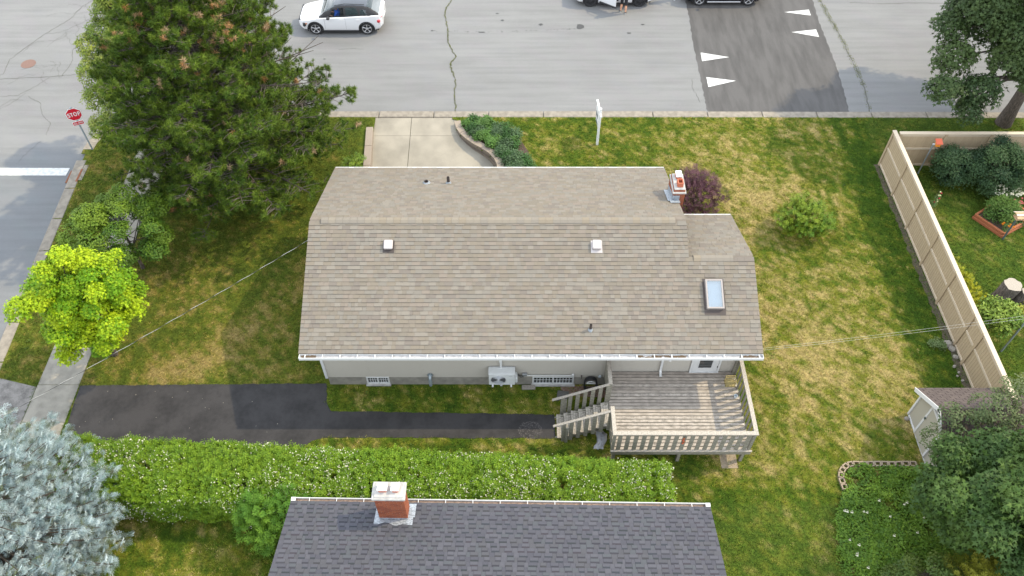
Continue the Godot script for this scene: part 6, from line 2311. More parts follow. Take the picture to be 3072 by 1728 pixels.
# leaf clusters over the shells of several ellipsoids [centre, radii]
func fill(clumps: Array, each: float, k0: float, k1: float, c0: Color, c1: Color, where: Array, tints: Array, hollow := 0.55) -> void:
	for c in clumps:
		var r: Vector3 = c[1]
		var n := int(each * (r.x * r.y + r.y * r.z + r.x * r.z) * 4.2)
		var bough := rng.randf() # each bough draws its own leaf colour at random
		for i in n:
			var d := rdir()
			if d.y < -0.35 and rf(0, 1) < 0.6:
				d.y = -d.y
			var f := pow(rf(hollow * hollow * hollow, 1.0), 1.0 / 3.0)
			var p: Vector3 = c[0] + d * r * f
			var up := (d * Vector3(1, 0.8, 1) + Vector3.UP * 0.9 + rdir() * 0.35).normalized()
			var k := rf(k0, k1)
			where.append(Transform3D(aim(up, rf(0, TAU), Vector3.ONE * k), p))
			tints.append(c0.lerp(c1, clampf(bough + rf(-0.45, 0.45), 0.0, 1.0)) * rf(0.9, 1.1))

func lobes(center: Vector3, r: Vector3, n: int, size: float, sd: int, f0 := 0.62, f1 := 0.84) -> Array:
	rng.seed = sd
	var out := []
	for i in n:
		var y := 1.0 - 1.75 * (i + 0.5) / n
		var a := i * 2.39996 + rf(-0.35, 0.35)
		var q := sqrt(maxf(0.0, 1 - y * y))
		var d := Vector3(cos(a) * q, y, sin(a) * q)
		var k := size * rf(0.75, 1.25)
		out.append([center + d * r * rf(f0, f1), Vector3(k, k * 0.62, k) * minf(r.x, r.z)])
	return out

func woody(t: Node3D, base: Vector3, top: Vector3, r0: float, clumps: Array, called := "trunk") -> void: # trunk and limbs, in the thing's own axes
	var m := MB.new()
	var path := []
	var rad := []
	for i in 7:
		var f := i / 6.0
		path.append(base.lerp(top, f) + Vector3(0.06 * sin(f * 5.0), 0, 0.05 * sin(f * 4.0 + 1.0)) * f)
		rad.append(r0 * (1.25 - f * 0.25 if i == 0 else 1.0 - f * 0.72))
	m.tube(path, rad, 10)
	for c in clumps:
		var f := rf(0.35, 0.95)
		var a: Vector3 = base.lerp(top, f)
		var b: Vector3 = c[0]
		var mid := a.lerp(b, 0.5) + Vector3(rf(-0.1, 0.1), rf(0.0, 0.25), rf(-0.1, 0.1))
		var w := r0 * (1.0 - f * 0.72) * 0.55
		m.tube([a, a.lerp(mid, 0.5) + Vector3(0, -0.03, 0), mid, b], [w, w * 0.8, w * 0.6, w * 0.25], 6, false)
		for k in 4:
			var e: Vector3 = b + rdir() * Vector3(1, 0.8, 1) * c[1].x * 0.8
			m.tube([mid.lerp(b, 0.5), b.lerp(e, 0.5), e], [w * 0.35, w * 0.25, 0.006], 4, false)
	put(called, m, M.bark, t)

func leafy(called: String, label: String, category: String, at: Vector3, clumps: Array, shape: Mesh, each: float, k0: float, k1: float, c0: Color, c1: Color, trunk_r := 0.0, trunk_top := 1.0, hollow := 0.55, group := "", second = null) -> Node3D:
	var t := thing(called, label, category, at, 0.0, group)
	var loc := []
	for c in clumps:
		loc.append([c[0] - at, c[1]])
	var is_tree := category == "tree"
	if trunk_r > 0.0:
		woody(t, Vector3(0, -0.1, 0), Vector3(0, trunk_top, 0), trunk_r, loc, "trunk" if is_tree else "stems")
	var where := []
	var tints := []
	fill(loc, each, k0, k1, c0, c1, where, tints, hollow)
	many("crown" if is_tree else "foliage", shape, M.leaf, where, tints, t)
	return t

func make_pine() -> void:
	var at := Vector3(-12.06, 0, -25.99)
	var t := thing("pine_tree", "large dark green pine with orange-brown tips on the corner lawn", "tree", at)
	rng.seed = 201
	var trunk := MB.new()
	var path := []
	for i in 9:
		path.append(Vector3(0.12 * sin(i * 0.9), -0.1 + 10.6 * i / 8.0, 0.1 * sin(i * 1.3)))
	trunk.tube(path, [0.34, 0.29, 0.26, 0.23, 0.19, 0.15, 0.11, 0.07, 0.03], 12)
	var prof := [[0.9, 4.6], [1.8, 5.1], [3.0, 5.15], [4.6, 4.9], [6.0, 4.4], [7.6, 3.3], [9.0, 2.1], [10.2, 0.8], [10.8, 0.2]]
	var where := []
	var tints := []
	var bare := MB.new()
	var h := 1.1
	var whorl := 0
	while h < 10.6:
		var R := curve(h, prof)
		var n := int(8 + R * 1.0)
		for b in n:
			var a := TAU * (b + rf(-0.3, 0.3)) / n + whorl * 0.7
			var len := R * rf(0.72, 1.08)
			len *= 0.88 + (0.16 if h < 5.5 or cos(a) < 0.0 else 0.04) * cos(a) + (0.10 if h < 5.0 else 0.03) * sin(a) # fuller on the house side
			var d := Vector3(cos(a), 0, sin(a))
			var rise := rf(0.0, 0.22) - (0.10 if h < 3.0 else 0.0)
			var p0 := Vector3(0, h, 0)
			var pts := []
			for i in 5:
				var f := i / 4.0
				pts.append(p0 + d * len * f + Vector3.UP * len * (rise * f + 0.13 * f * f))
			trunk.tube(pts, [0.055 + 0.006 * R, 0.04, 0.03, 0.02, 0.01], 5, false)
			# side shoots fan out from the outer part of the limb
			var m := int(9 + len * 6.0)
			for k in m:
				var f := sqrt(rf(0.05, 1.0))
				var q: Vector3 = pts[0].lerp(pts[4], f)
				q.y = p0.y + len * (rise * f + 0.13 * f * f)
				var sd := d.cross(Vector3.UP) * (1.0 if k % 2 else -1.0)
				var w := (0.22 + 0.5 * (1.0 - f)) * len * 0.42
				var e := q + (sd * rf(0.15, 1.0) + d * rf(0.2, 0.7)) * w + Vector3.UP * rf(-0.05, 0.22)
				if k == 0: e = pts[4]
				if e.y > 4.6 and (e.x > 3.7 or (e.x > 2.9 and e.z < -1.2)): # storm-thinned side towards the road
					continue
				bare.tube([q, q.lerp(e, 0.6) + Vector3.UP * 0.03, e], [0.014, 0.011, 0.007], 4, false)
				var tip := (e - q).normalized()
				var g := rf(0, 1)
				var dead := g < 0.010 + (0.06 if h > 6.5 else 0.0)
				var cnt := 2 if rf(0, 1) < 0.55 else 3
				for z in cnt:
					var o := e + rdir() * 0.13 * (1.0 if z else 0.0) - tip * 0.16 * z * 0.6
					var dir := (tip * 0.6 + Vector3.UP * 0.75 + rdir() * 0.45).normalized()
					var sc := rf(0.85, 1.35)
					if not dead and h > 6.5 and rf(0, 1) < 0.12:
						continue
					where.append(Transform3D(aim(dir, rf(0, TAU), Vector3.ONE * sc), o))
					if dead:
						tints.append(Color(0.33, 0.16, 0.055).lerp(Color(0.36, 0.26, 0.16), rf(0, 1)))
					else:
						tints.append(shade(Color(0.038, 0.080, 0.009), Color(0.115, 0.168, 0.015)))
		h += rf(0.30, 0.42)
		whorl += 1
	put("trunk", trunk, M.bark, t)
	put("twigs", bare, M.twig, t).set_meta("kind", "stuff")
	many("crown", needle_tuft(40, 0.15, 0.008, 5), M.needle, where, tints, t)
	print("pine tufts ", where.size())

func make_spruce() -> void:
	var at := Vector3(-15.15, 0, -8.9)
	var t := thing("blue_spruce", "silvery blue spruce tree beside the flowering hedge", "tree", at)
	rng.seed = 211
	var trunk := MB.new()
	trunk.tube([Vector3(0, -0.1, 0), Vector3(0, 5.0, 0), Vector3(0, 9.6, 0)], [0.28, 0.16, 0.03], 10)
	var prof := [[0.4, 3.5], [1.2, 3.85], [2.2, 3.75], [4.0, 2.9], [6.0, 1.9], [8.0, 0.95], [9.6, 0.1]]
	var where := []
	var tints := []
	var h := 0.5
	var w := 0
	while h < 9.4:
		var R := curve(h, prof)
		var n := int(9 + R * 3.2)
		for b in n:
			var a := TAU * (b + rf(-0.3, 0.3)) / n + w * 1.1
			var len := R * rf(0.80, 1.06)
			var d := Vector3(cos(a), 0, sin(a))
			var droop := rf(-0.16, 0.02)
			var pts := []
			for i in 5:
				var f := i / 4.0
				pts.append(Vector3(0, h, 0) + d * len * f + Vector3.UP * len * (droop * f + 0.16 * f * f))
			trunk.tube(pts, [0.045, 0.035, 0.025, 0.016, 0.008], 5, false)
			var m := int(5 + len * 6.5)
			for k in m:
				var f := sqrt(rf(0.2, 1.0)) if k else 1.0
				var q: Vector3 = Vector3(0, h, 0) + d * len * f + Vector3.UP * len * (droop * f + 0.16 * f * f)
				var sd := d.cross(Vector3.UP) * (1.0 if k % 2 else -1.0)
				var off := sd * rf(0.05, 0.36) * (1.2 - f) * minf(len, 2.2)
				var tip := q + off + Vector3.UP * rf(-0.06, 0.08) + d * off.length() * 0.5
				var ax := (d + sd * rf(0.0, 0.7) + Vector3.UP * rf(-0.1, 0.3)).normalized()
				var green := rf(0, 1) < 0.14
				for g in 3:
					var dir := (ax + rdir() * 0.75 + Vector3.UP * 0.15).normalized()
					var z := (Vector3.UP - dir * dir.y).normalized()
					where.append(Transform3D(Basis(dir.cross(z).normalized(), dir, z) * Basis(Vector3.UP, rf(-0.5, 0.5)) * Basis.from_scale(Vector3.ONE * rf(0.5, 0.85)), tip - ax * 0.10 + rdir() * 0.05))
					tints.append((shade(Color(0.29, 0.405, 0.415), Color(0.64, 0.735, 0.745)) if not green else shade(Color(0.12, 0.16, 0.07), Color(0.19, 0.21, 0.13))))
		h += rf(0.22, 0.30)
		w += 1
	put("trunk", trunk, M.bark, t)
	many("crown", spruce_spray(9), M.frost, where, tints, t)
	print("spruce sprays ", where.size())

func make_hedge() -> void:
	var t := thing("hedge", "long bright green hedge with small white blossoms behind asphalt path", "hedge", Vector3(-4.2, 0, -11.2))
	rng.seed = 221
	var at := t.position
	var where := []
	var tints := []
	var fw := []
	var ft := []
	var core := MB.new()
	for i in 70:
		var x := lerpf(-13.6, 4.7, i / 69.0)
		for k in 3:
			var b := Vector3(x + rf(-0.1, 0.1), -0.05, lerpf(-10.7, -11.6, rf(0.1, 0.9)) + (x + 13) * 0.035) - at
			core.tube([b, b + Vector3(rf(-0.2, 0.2), 0.9, rf(-0.3, 0.3)), b + Vector3(rf(-0.3, 0.3), 1.6, rf(-0.5, 0.5))], [0.03, 0.02, 0.008], 5, false)
	put("stems", core, M.bark, t)
	for i in 25000:
		var u := rf(0, 1)
		var x := lerpf(-14.2, 4.8, u)
		var zb := -12.42 + (x + 14.0) * 0.049 + 0.10 * n_mid.get_noise_2d(x * 0.8, 9.0)
		var zf := -10.62 + (x + 14.0) * 0.036 + 0.16 * n_mid.get_noise_2d(x * 0.8, 30.0)
		var top := 1.86 + 0.16 * n_mid.get_noise_2d(x * 0.7, 50.0)
		var s := rf(0, 4.6)
		var p: Vector3
		var nor: Vector3
		var f := rf(0, 1)
		if s < 2.0: # top, rounded to both sides
			var z := lerpf(zb, zf, f)
			var e := absf(f - 0.5) * 2.0
			p = Vector3(x, top - 0.22 * pow(e, 4.0) - rf(0, 0.14) + 0.14 * n_mid.get_noise_2d(x * 1.7, z * 1.7), z)
			nor = Vector3(0, 1, (f - 0.5) * 0.7)
		elif s < 4.0: # face towards the neighbour's lawn
			var y := f * (top - 0.1)
			p = Vector3(x, y, zf + 0.02 + 0.10 * sin(f * PI) - rf(0, 0.2) + 0.16 * n_mid.get_noise_2d(x * 1.5, y * 1.5))
			nor = Vector3(0, 0.45, 1)
		else: # back face
			p = Vector3(x, f * (top - 0.1), zb + rf(0, 0.15))
			nor = Vector3(0, 0.5, -1)
		if u > 0.972: # rounded end
			nor.x += 1.0
		var gap := n_mid.get_noise_2d(p.x * 1.1 + 40.0, p.y * 1.3 + p.z)
		if gap < -0.56:
			continue
		var dir := (nor.normalized() * 0.7 + Vector3.UP * 0.75 + rdir() * 0.4).normalized()
		where.append(Transform3D(aim(dir, rf(0, TAU), Vector3.ONE * rf(0.75, 1.25)), p - at))
		tints.append(shade(Color(0.075, 0.155, 0.006), Color(0.160, 0.250, 0.010)))
		var fl := n_big.get_noise_2d(p.x * 2.2, p.z * 3.0 + p.y * 3.0) + 0.12 * smoothstep(-12.0, -6.0, x)
		if fl > -0.08 and rf(0, 1) < 0.14 + 0.5 * fl and s < 4.0:
			for k in 2 + rng.randi() % 3:
				fw.append(Transform3D(aim((nor.normalized() + Vector3.UP + rdir() * 0.4).normalized(), rf(0, TAU), Vector3.ONE * rf(0.55, 1.3)), p - at + nor.normalized() * rf(0.08, 0.2) + rdir() * 0.08))
				ft.append(Color(1, 1, 1) * rf(0.8, 1.05))
	many("foliage", shoot_mesh(15, 0.22, 0.064, "oval", 41), M.leaf, where, tints, t)
	many("blossoms", blossom_mesh(7, 0.028, 0.0095, 3), M.petal, fw, ft, t)

func blossom_mesh(n: int, rad: float, size: float, sd: int) -> ArrayMesh:
	rng.seed = sd
	var m := MB.new()
	for i in n:
		var d := rdir()
		d.y = absf(d.y)
		var o := d * rad * rf(0.3, 1.0)
		var s := d.cross(rdir()).normalized()
		var u := d.cross(s)
		m.col = Color(1, 1, 1) * rf(0.85, 1.05)
		m.quad(o - s * size - u * size, o + s * size - u * size, o + s * size + u * size, o - s * size + u * size)
	return m.mesh()

func make_plants() -> void:
	var maple := leaf_cluster(10, 0.27, 0.22, "maple", 61)
	var small := leaf_cluster(16, 0.17, 0.085, "oval", 62)
	var mid := leaf_cluster(14, 0.22, 0.12, "oval", 63)
	var slim := leaf_cluster(18, 0.19, 0.12, "slim", 64)
	var shoot := shoot_mesh(14, 0.24, 0.09, "oval", 65)
	var fine := shoot_mesh(22, 0.24, 0.085, "slim", 66)
	# yellow-green maple by the sidewalk
	leafy("maple_tree", "bright yellow-green young maple tree beside the sidewalk", "tree", Vector3(-14.55, 0, -16.75), lobes(Vector3(-14.15, 3.65, -16.35), Vector3(1.8, 2.5, 1.85), 70, 0.2, 231, 0.40, 0.97), maple, 52.0, 0.45, 0.75, Color(0.11, 0.24, 0.004), Color(0.34, 0.44, 0.006), 0.10, 4.6)
	# light tree at the street corner behind the pine
	var corner := []
	for q in [[-16.21, 6.3, -29.59], [-16.85, 5.4, -28.97], [-17.24, 5.0, -28.52], [-17.21, 4.3, -27.80], [-17.23, 3.4, -27.33], [-17.08, 2.5, -26.61], [-15.25, 6.4, -28.96], [-15.76, 5.6, -28.33], [-16.19, 4.9, -27.75], [-16.14, 4.2, -26.95], [-16.24, 3.3, -26.59], [-14.77, 6.0, -28.19], [-15.11, 5.0, -27.18], [-16.6, 5.9, -29.6], [-16.9, 3.8, -28.6], [-16.0, 6.9, -29.3], [-15.6, 4.0, -28.4], [-16.4, 4.6, -29.6]]:
		corner.append([Vector3(q[0], q[1], q[2]), Vector3(0.62, 0.55, 0.62)])
	leafy("corner_tree", "light green leafy tree at the street corner behind the pine", "tree", Vector3(-16.2, 0, -28.0), corner, small, 34.0, 0.8, 1.15, Color(0.11, 0.17, 0.02), Color(0.21, 0.24, 0.035), 0.12, 5.5)
	# sparse dark tree on the corner lawn
	leafy("small_tree", "small sparse dark green tree beside the sidewalk below the pine", "tree", Vector3(-14.7, 0, -20.9), lobes(Vector3(-14.6, 2.5, -20.7), Vector3(1.9, 1.5, 1.8), 22, 0.30, 233), small, 30.0, 0.8, 1.2, Color(0.042, 0.098, 0.007), Color(0.115, 0.180, 0.011), 0.07, 2.8)
	# broad maple by the road
	var cl := lobes(Vector3(22.8, 6.8, -31.2), Vector3(4.3, 3.2, 4.2), 44, 0.25, 234, 0.5, 0.95)
	for q in [[18.5, 4.3, -28.8, 0.85], [17.9, 3.7, -27.4, 0.7], [19.5, 3.6, -27.5, 0.8], [19.2, 5.4, -30.4, 0.9], [20.6, 4.6, -28.4, 0.9], [18.4, 5.0, -29.9, 0.7], [19.1, 2.9, -27.0, 0.6], [21.6, 4.0, -28.0, 0.8], [20.2, 6.0, -31.0, 0.9]]:
		cl.append([Vector3(q[0], q[1], q[2]), Vector3(q[3], q[3] * 0.7, q[3])])
	leafy("maple_tree", "dark green maple with thick grey trunk growing beside the road", "tree", Vector3(22.9, 0, -29.7), cl, maple, 20.0, 0.8, 1.15, Color(0.024, 0.048, 0.013), Color(0.052, 0.082, 0.021), 0.32, 6.5)
	# maple over the shed
	leafy("maple_tree", "dark green maple spreading beside and over the garden shed", "tree", Vector3(15.6, 0, -9.5), lobes(Vector3(15.6, 3.0, -9.5), Vector3(3.5, 2.3, 2.4), 56, 0.27, 235, 0.45, 0.97), maple, 28.0, 0.8, 1.2, Color(0.030, 0.066, 0.012), Color(0.066, 0.115, 0.019), 0.20, 3.8)
	leafy("apple_tree", "thin-leaved greyish green branches reaching across the shed front", "tree", Vector3(15.0, 0, -11.6), [[Vector3(13.3, 2.1, -12.1), Vector3(0.55, 0.35, 0.6)], [Vector3(13.9, 2.6, -12.6), Vector3(0.7, 0.4, 0.6)], [Vector3(14.9, 3.0, -12.7), Vector3(0.9, 0.45, 0.7)], [Vector3(15.9, 3.1, -13.2), Vector3(0.9, 0.45, 0.7)], [Vector3(13.6, 1.5, -11.8), Vector3(0.4, 0.35, 0.4)], [Vector3(15.5, 2.9, -12.0), Vector3(0.8, 0.4, 0.6)]], small, 17.0, 0.75, 1.1, Color(0.060, 0.088, 0.030), Color(0.125, 0.150, 0.060), 0.09, 2.6)
	# shrubs
	leafy("leafy_shrub", "rounded yellow-green shrub standing alone on the dry lawn", "shrub", Vector3(11.9, 0, -22.75), lobes(Vector3(11.85, 0.78, -22.85), Vector3(1.1, 0.68, 0.85), 18, 0.36, 236), shoot, 52.0, 0.7, 1.1, Color(0.070, 0.150, 0.010), Color(0.165, 0.225, 0.014), 0.04, 0.8)
	leafy("purple_shrub", "dark purple feathery shrub beside the brick chimney", "shrub", Vector3(7.6, 0, -24.0), lobes(Vector3(7.55, 1.05, -24.0), Vector3(1.15, 0.95, 1.1), 20, 0.36, 237), fine, 30.0, 0.7, 1.1, Color(0.060, 0.022, 0.032), Color(0.13, 0.055, 0.072), 0.05, 1.0)
	leafy("dark_shrub", "smaller dark blue-green shrub against the tan fence", "shrub", Vector3(18.9, 0, -25.9), lobes(Vector3(18.8, 0.95, -25.8), Vector3(0.95, 0.9, 0.85), 16, 0.38, 238), slim, 34.0, 0.8, 1.2, Color(0.018, 0.046, 0.019), Color(0.045, 0.088, 0.030), 0.05, 1.0)
	leafy("dark_shrub", "large dark blue-green shrub in front of the tan fence", "shrub", Vector3(20.4, 0, -25.4), lobes(Vector3(20.35, 1.2, -25.4), Vector3(1.35, 1.25, 1.15), 22, 0.36, 239), slim, 32.0, 0.8, 1.25, Color(0.018, 0.046, 0.019), Color(0.048, 0.092, 0.030), 0.06, 1.3)
	leafy("dark_shrub", "dark green bush at the fence end beyond the large shrub", "shrub", Vector3(22.9, 0, -25.6), lobes(Vector3(22.9, 0.9, -25.6), Vector3(0.9, 0.9, 0.9), 12, 0.4, 240), slim, 30.0, 0.8, 1.2, Color(0.020, 0.05, 0.022), Color(0.045, 0.095, 0.036), 0.05, 1.0)
	leafy("driveway_shrub", "small bright green shrub beside the driveway edging wall", "shrub", Vector3(-6.95, 0, -26.35), lobes(Vector3(-6.95, 0.38, -26.35), Vector3(0.5, 0.4, 0.55), 10, 0.42, 241), shoot, 40.0, 0.6, 0.9, Color(0.09, 0.165, 0.015), Color(0.17, 0.24, 0.02), 0.02, 0.4)
	leafy("willow_shrub", "tall soft green narrow-leaved shrub between hedge and grey roof", "shrub", Vector3(-7.0, 0, -9.95), lobes(Vector3(-6.95, 1.25, -9.95), Vector3(1.35, 1.25, 0.95), 24, 0.36, 242), fine, 40.0, 0.9, 1.4, Color(0.060, 0.150, 0.012), Color(0.125, 0.235, 0.018), 0.04, 1.4)
	for i in 6:
		var p := Vector3(17.25 + 0.12 * i, 0, -20.9 + i * 0.47)
		leafy("golden_shrub", "low golden-green mounded shrub in row along the inside of fence", "shrub", p, lobes(p + Vector3(0, 0.28, 0), Vector3(0.36, 0.3, 0.36), 6, 0.5, 250 + i), shoot, 45.0, 0.5, 0.8, Color(0.22, 0.26, 0.008), Color(0.34, 0.33, 0.01), 0.0, 0.3, 0.4, "golden shrubs along the fence")
	leafy("climbing_vine", "bright green broad-leaved vine hanging over the tan fence by stump", "vine", Vector3(17.4, 0, -17.5), lobes(Vector3(17.3, 1.55, -17.35), Vector3(0.8, 0.55, 0.65), 14, 0.4, 243), mid, 34.0, 0.8, 1.15, Color(0.085, 0.155, 0.016), Color(0.165, 0.225, 0.03), 0.03, 1.5)
	leafy("stump_vine", "yellow-green sprout growing on the side of the tree stump", "vine", Vector3(18.75, 0.2, -18.2), lobes(Vector3(18.8, 0.85, -18.2), Vector3(0.35, 0.4, 0.25), 5, 0.5, 244), small, 40.0, 0.8, 1.1, Color(0.16, 0.2, 0.02), Color(0.25, 0.26, 0.03), 0.02, 0.7)
	leafy("golden_juniper", "golden-tipped juniper shrub under the maple by the ground cover", "shrub", Vector3(14.1, 0, -8.2), lobes(Vector3(14.0, 1.2, -8.0), Vector3(1.7, 1.3, 1.1), 30, 0.3, 245), fine, 34.0, 0.8, 1.2, Color(0.085, 0.11, 0.010), Color(0.20, 0.20, 0.018), 0.05, 1.3)
	leafy("wild_shrub", "sparse dull green shrub at edge of the ground cover", "shrub", Vector3(12.3, 0, -8.5), lobes(Vector3(12.1, 0.85, -8.0), Vector3(1.4, 0.9, 1.0), 24, 0.32, 246), small, 28.0, 0.8, 1.1, Color(0.045, 0.08, 0.014), Color(0.10, 0.135, 0.022), 0.03, 0.8)
	leafy("long_needle_pine", "pale green long-needled pine bough at the edge of the garden", "shrub", Vector3(15.7, 0, -8.0), lobes(Vector3(15.6, 1.6, -8.0), Vector3(0.7, 0.9, 0.6), 10, 0.4, 247), needle_tuft(40, 0.22, 0.006, 8), 24.0, 0.8, 1.2, Color(0.12, 0.19, 0.09), Color(0.2, 0.27, 0.15), 0.06, 1.6)
	leafy("fence_weed", "small pale weed clump at the foot of the tan side fence", "weed", Vector3(15.7, 0, -17.15), [[Vector3(15.7, 0.12, -17.15), Vector3(0.32, 0.18, 0.28)]], small, 60.0, 0.5, 0.8, Color(0.10, 0.15, 0.05), Color(0.16, 0.2, 0.08))
	leafy("front_plants", "strip of low green plants along the road side house wall", "plant", Vector3(3.6, 0, -23.6), [[Vector3(2.6, 0.2, -23.6), Vector3(0.9, 0.3, 0.4)], [Vector3(4.3, 0.2, -23.6), Vector3(0.9, 0.3, 0.4)]], small, 40.0, 0.7, 1.0, Color(0.04, 0.10, 0.03), Color(0.07, 0.14, 0.04))
	# planting bed: separate perennials
	rng.seed = 260
	var spots := []
	for i in 300:
		var p := Vector2(rf(-2.2, 0.7), rf(-29.7, -26.0))
		if not in_poly(p, bed_poly) or p.distance_to(Geometry2D.get_closest_point_to_segment(p, Vector2(0.4, -28.5), Vector2(0.75, -27.6))) < 0.28:
			continue
		if p.y > -27.9 and p.y < -27.2 and p.x > -0.3:
			continue
		var ok := true
		for s in spots:
			if s.distance_to(p) < 0.27: ok = false
		var near_wall := 9.0
		for i2 in WALL_CURVE.size() - 1:
			near_wall = minf(near_wall, seg_dist(p, WALL_CURVE[i2], WALL_CURVE[i2 + 1]))
		if ok and near_wall > 0.3:
			spots.append(p)
	for i in spots.size():
		var p := Vector3(spots[i].x, 0.02, spots[i].y)
		var kind := rng.randi() % 3
		var c0: Color = [Color(0.035, 0.088, 0.020), Color(0.055, 0.115, 0.020), Color(0.060, 0.105, 0.045)][kind]
		leafy("bed_plant", ["deep green leafy perennial in the curved planting bed", "fresh green leafy perennial in the curved planting bed", "grey-green leafy perennial in the curved planting bed"][kind], "plant", p, [[p + Vector3(0, 0.2, 0), Vector3(0.30, rf(0.16, 0.28), 0.30)]], small if kind == 1 else slim, 42.0, 0.7, 1.2, c0, c0 * 1.5, 0.0, 0.2, 0.3, ["deep green bed perennials", "fresh green bed perennials", "grey-green bed perennials"][kind])
	# ground cover with white flower heads
	var gw := []
	var gt := []
	var fw := []
	var ft := []
	rng.seed = 261
	for i in 5200:
		var p := Vector2(rf(8.8, 14.8), rf(-12.3, -6.5))
		if not in_poly(p, ivy_poly):
			continue
		if n_mid.get_noise_2d(p.x * 1.3, p.y * 1.3) < -0.42 or (p.distance_to(Vector2(11.4, -11.7)) < 0.35 and rf(0, 1) < 0.8):
			continue
		var hgt := 0.10 + 0.10 * n_mid.get_noise_2d(p.x, p.y) + rf(0, 0.08)
		gw.append(Transform3D(aim((Vector3.UP + rdir() * 0.35).normalized(), rf(0, TAU), Vector3.ONE * rf(0.7, 1.15)), Vector3(p.x, hgt, p.y)))
		gt.append(shade(Color(0.048, 0.110, 0.009), Color(0.110, 0.185, 0.013)))
		if rf(0, 1) < 0.022 and p.y > -11.3:
			fw.append(Transform3D(Basis.from_scale(Vector3.ONE * rf(1.0, 1.6)), Vector3(p.x, hgt + 0.16, p.y)))
			ft.append(Color(1, 1, 1))
	tag(many("ground_cover", small, M.leaf, gw, gt), "dense green leafy ground cover inside the edging blocks", "ground cover", "", "stuff")
	tag(many("white_flowers", blossom_mesh(12, 0.035, 0.012, 4), M.petal, fw, ft), "scattered white flower heads above the ground cover", "flowers", "", "stuff")
	# raised bed planting, daisies, hollyhock
	leafy("bed_greens", "bushy green plant filling the raised timber bed", "plant", Vector3(20.35, 0.18, -23.5), lobes(Vector3(20.35, 0.55, -23.55), Vector3(0.72, 0.45, 0.6), 12, 0.42, 262), slim, 40.0, 0.7, 1.1, Color(0.050, 0.110, 0.018), Color(0.10, 0.175, 0.03), 0.02, 0.4)
	var da := leafy("daisy_clump", "clump of white daisies behind the raised timber bed", "flowers", Vector3(20.85, 0, -24.6), [[Vector3(20.85, 0.35, -24.6), Vector3(0.55, 0.35, 0.4)]], slim, 40.0, 0.6, 0.9, Color(0.05, 0.11, 0.03), Color(0.09, 0.15, 0.04))
	var dw := []
	var dt := []
	for i in 110:
		dw.append(Transform3D(aim((Vector3.UP + rdir() * 0.4).normalized(), 0, Vector3.ONE * rf(1.0, 1.5)), Vector3(rf(-0.55, 0.55), 0.66 + rf(-0.08, 0.1), rf(-0.35, 0.35))))
		dt.append(Color(1, 1, 1))
	many("petals", blossom_mesh(8, 0.02, 0.02, 5), M.petal, dw, dt, da)
	for q in [[Vector3(21.15, 0, -23.2), Color(0.9, 0.25, 0.02), "orange marigold clump by the raised timber bed", "marigold_clump"], [Vector3(21.3, 0, -24.2), Color(0.9, 0.25, 0.3), "pink flower clump beside the white daisies", "pink_flower_clump"], [Vector3(20.25, 0.12, -22.75), Color(0.95, 0.3, 0.01), "orange flowers in the raised bed corner", "orange_flower_clump"], [Vector3(17.2, 0, -21.25), Color(0.55, 0.2, 0.55), "mauve flower clump at end of golden shrubs", "mauve_flower_clump"]]:
		var at: Vector3 = q[0]
		var f := leafy(q[3], q[2], "flowers", at, [[at + Vector3(0, 0.22, 0), Vector3(0.2, 0.2, 0.2)]], small, 50.0, 0.5, 0.7, Color(0.06, 0.12, 0.03), Color(0.1, 0.16, 0.04))
		var w2 := []
		var t2 := []
		for i in 9:
			w2.append(Transform3D(Basis.from_scale(Vector3.ONE * rf(1.2, 1.9)), Vector3(rf(-0.2, 0.2), 0.40 + rf(-0.05, 0.06), rf(-0.2, 0.2))))
			t2.append(q[1])
		many("petals", blossom_mesh(9, 0.025, 0.016, 6), M.petal, w2, t2, f)
	var hk := leafy("hollyhock", "tall hollyhock stalk with pale and dark red flowers by fence", "flowers", Vector3(17.8, 0, -24.25), [[Vector3(17.8, 0.2, -24.25), Vector3(0.16, 0.15, 0.16)], [Vector3(17.82, 0.6, -24.27), Vector3(0.08, 0.25, 0.08)]], small, 60.0, 0.5, 0.7, Color(0.09, 0.16, 0.05), Color(0.14, 0.2, 0.07), 0.015, 1.0)
	var hw := []
	var ht := []
	for i in 8:
		hw.append(Transform3D(Basis.from_scale(Vector3.ONE * rf(1.2, 2.0)), Vector3(rf(-0.08, 0.08), 0.35 + i * 0.09, rf(-0.05, 0.1))))
		ht.append(Color(0.8, 0.85, 0.6) if i % 3 else Color(0.4, 0.02, 0.05))
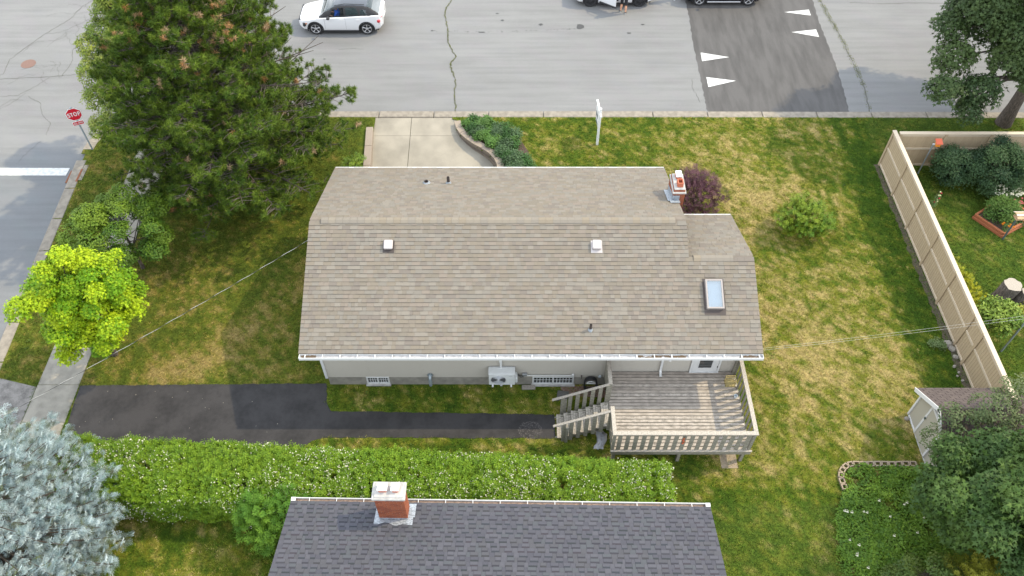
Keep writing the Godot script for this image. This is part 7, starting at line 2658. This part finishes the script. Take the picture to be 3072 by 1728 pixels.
	many("petals", blossom_mesh(9, 0.025, 0.016, 7), M.petal, hw, ht, hk)

# ---------------------------------------------------------------- the scene
func _ready() -> void:
	var cam := Camera3D.new()
	cam.name = "camera"
	cam.fov = 38.996
	cam.near = 0.1
	cam.far = 1500.0
	cam.position = Vector3(0, 24.8, 0)
	cam.rotation_degrees = Vector3(-51.3, 0, 0)
	cam.current = true
	add_child(cam)
	var sky_m := ProceduralSkyMaterial.new()
	sky_m.sky_top_color = Color(0.805, 0.843, 0.893)
	sky_m.sky_horizon_color = Color(0.93, 0.94, 0.955)
	sky_m.sky_curve = 0.35
	sky_m.sky_energy_multiplier = 1.35
	sky_m.ground_horizon_color = Color(0.55, 0.57, 0.55)
	sky_m.ground_bottom_color = Color(0.30, 0.32, 0.25)
	sky_m.sun_angle_max = 1.0
	var sky := Sky.new()
	sky.sky_material = sky_m
	var env := Environment.new()
	env.background_mode = Environment.BG_SKY
	env.sky = sky
	env.tonemap_mode = Environment.TONE_MAPPER_LINEAR
	env.tonemap_exposure = 1.9
	env.sdfgi_enabled = true
	env.ssao_enabled = true
	env.ssil_enabled = true
	var we := WorldEnvironment.new()
	we.name = "world_environment"
	we.environment = env
	add_child(we)
	var sun := DirectionalLight3D.new()
	sun.name = "sun"
	sun.light_color = Color(1.0, 0.93, 0.79)
	sun.light_energy = 0.8
	sun.light_angular_distance = 0.8
	sun.shadow_enabled = true
	add_child(sun)
	sun.look_at_from_position(Vector3.ZERO, Vector3(-0.85, -1.0, 0.28))
	make_textures()
	make_materials()
	print("materials ", Time.get_ticks_msec())
	make_ground()
	print("ground ", Time.get_ticks_msec())
	make_house()
	make_neighbour()
	make_deck()
	make_wall_things()
	make_fences()
	make_shed()
	make_garden_things()
	print("buildings ", Time.get_ticks_msec())
	make_signs()
	make_wires()
	make_clothes_post()
	make_vehicles()
	make_people()
	print("objects ", Time.get_ticks_msec())
	make_pine()
	make_spruce()
	make_hedge()
	make_plants()
	print("plants ", Time.get_ticks_msec())
	make_grass()
	print("done ", Time.get_ticks_msec())
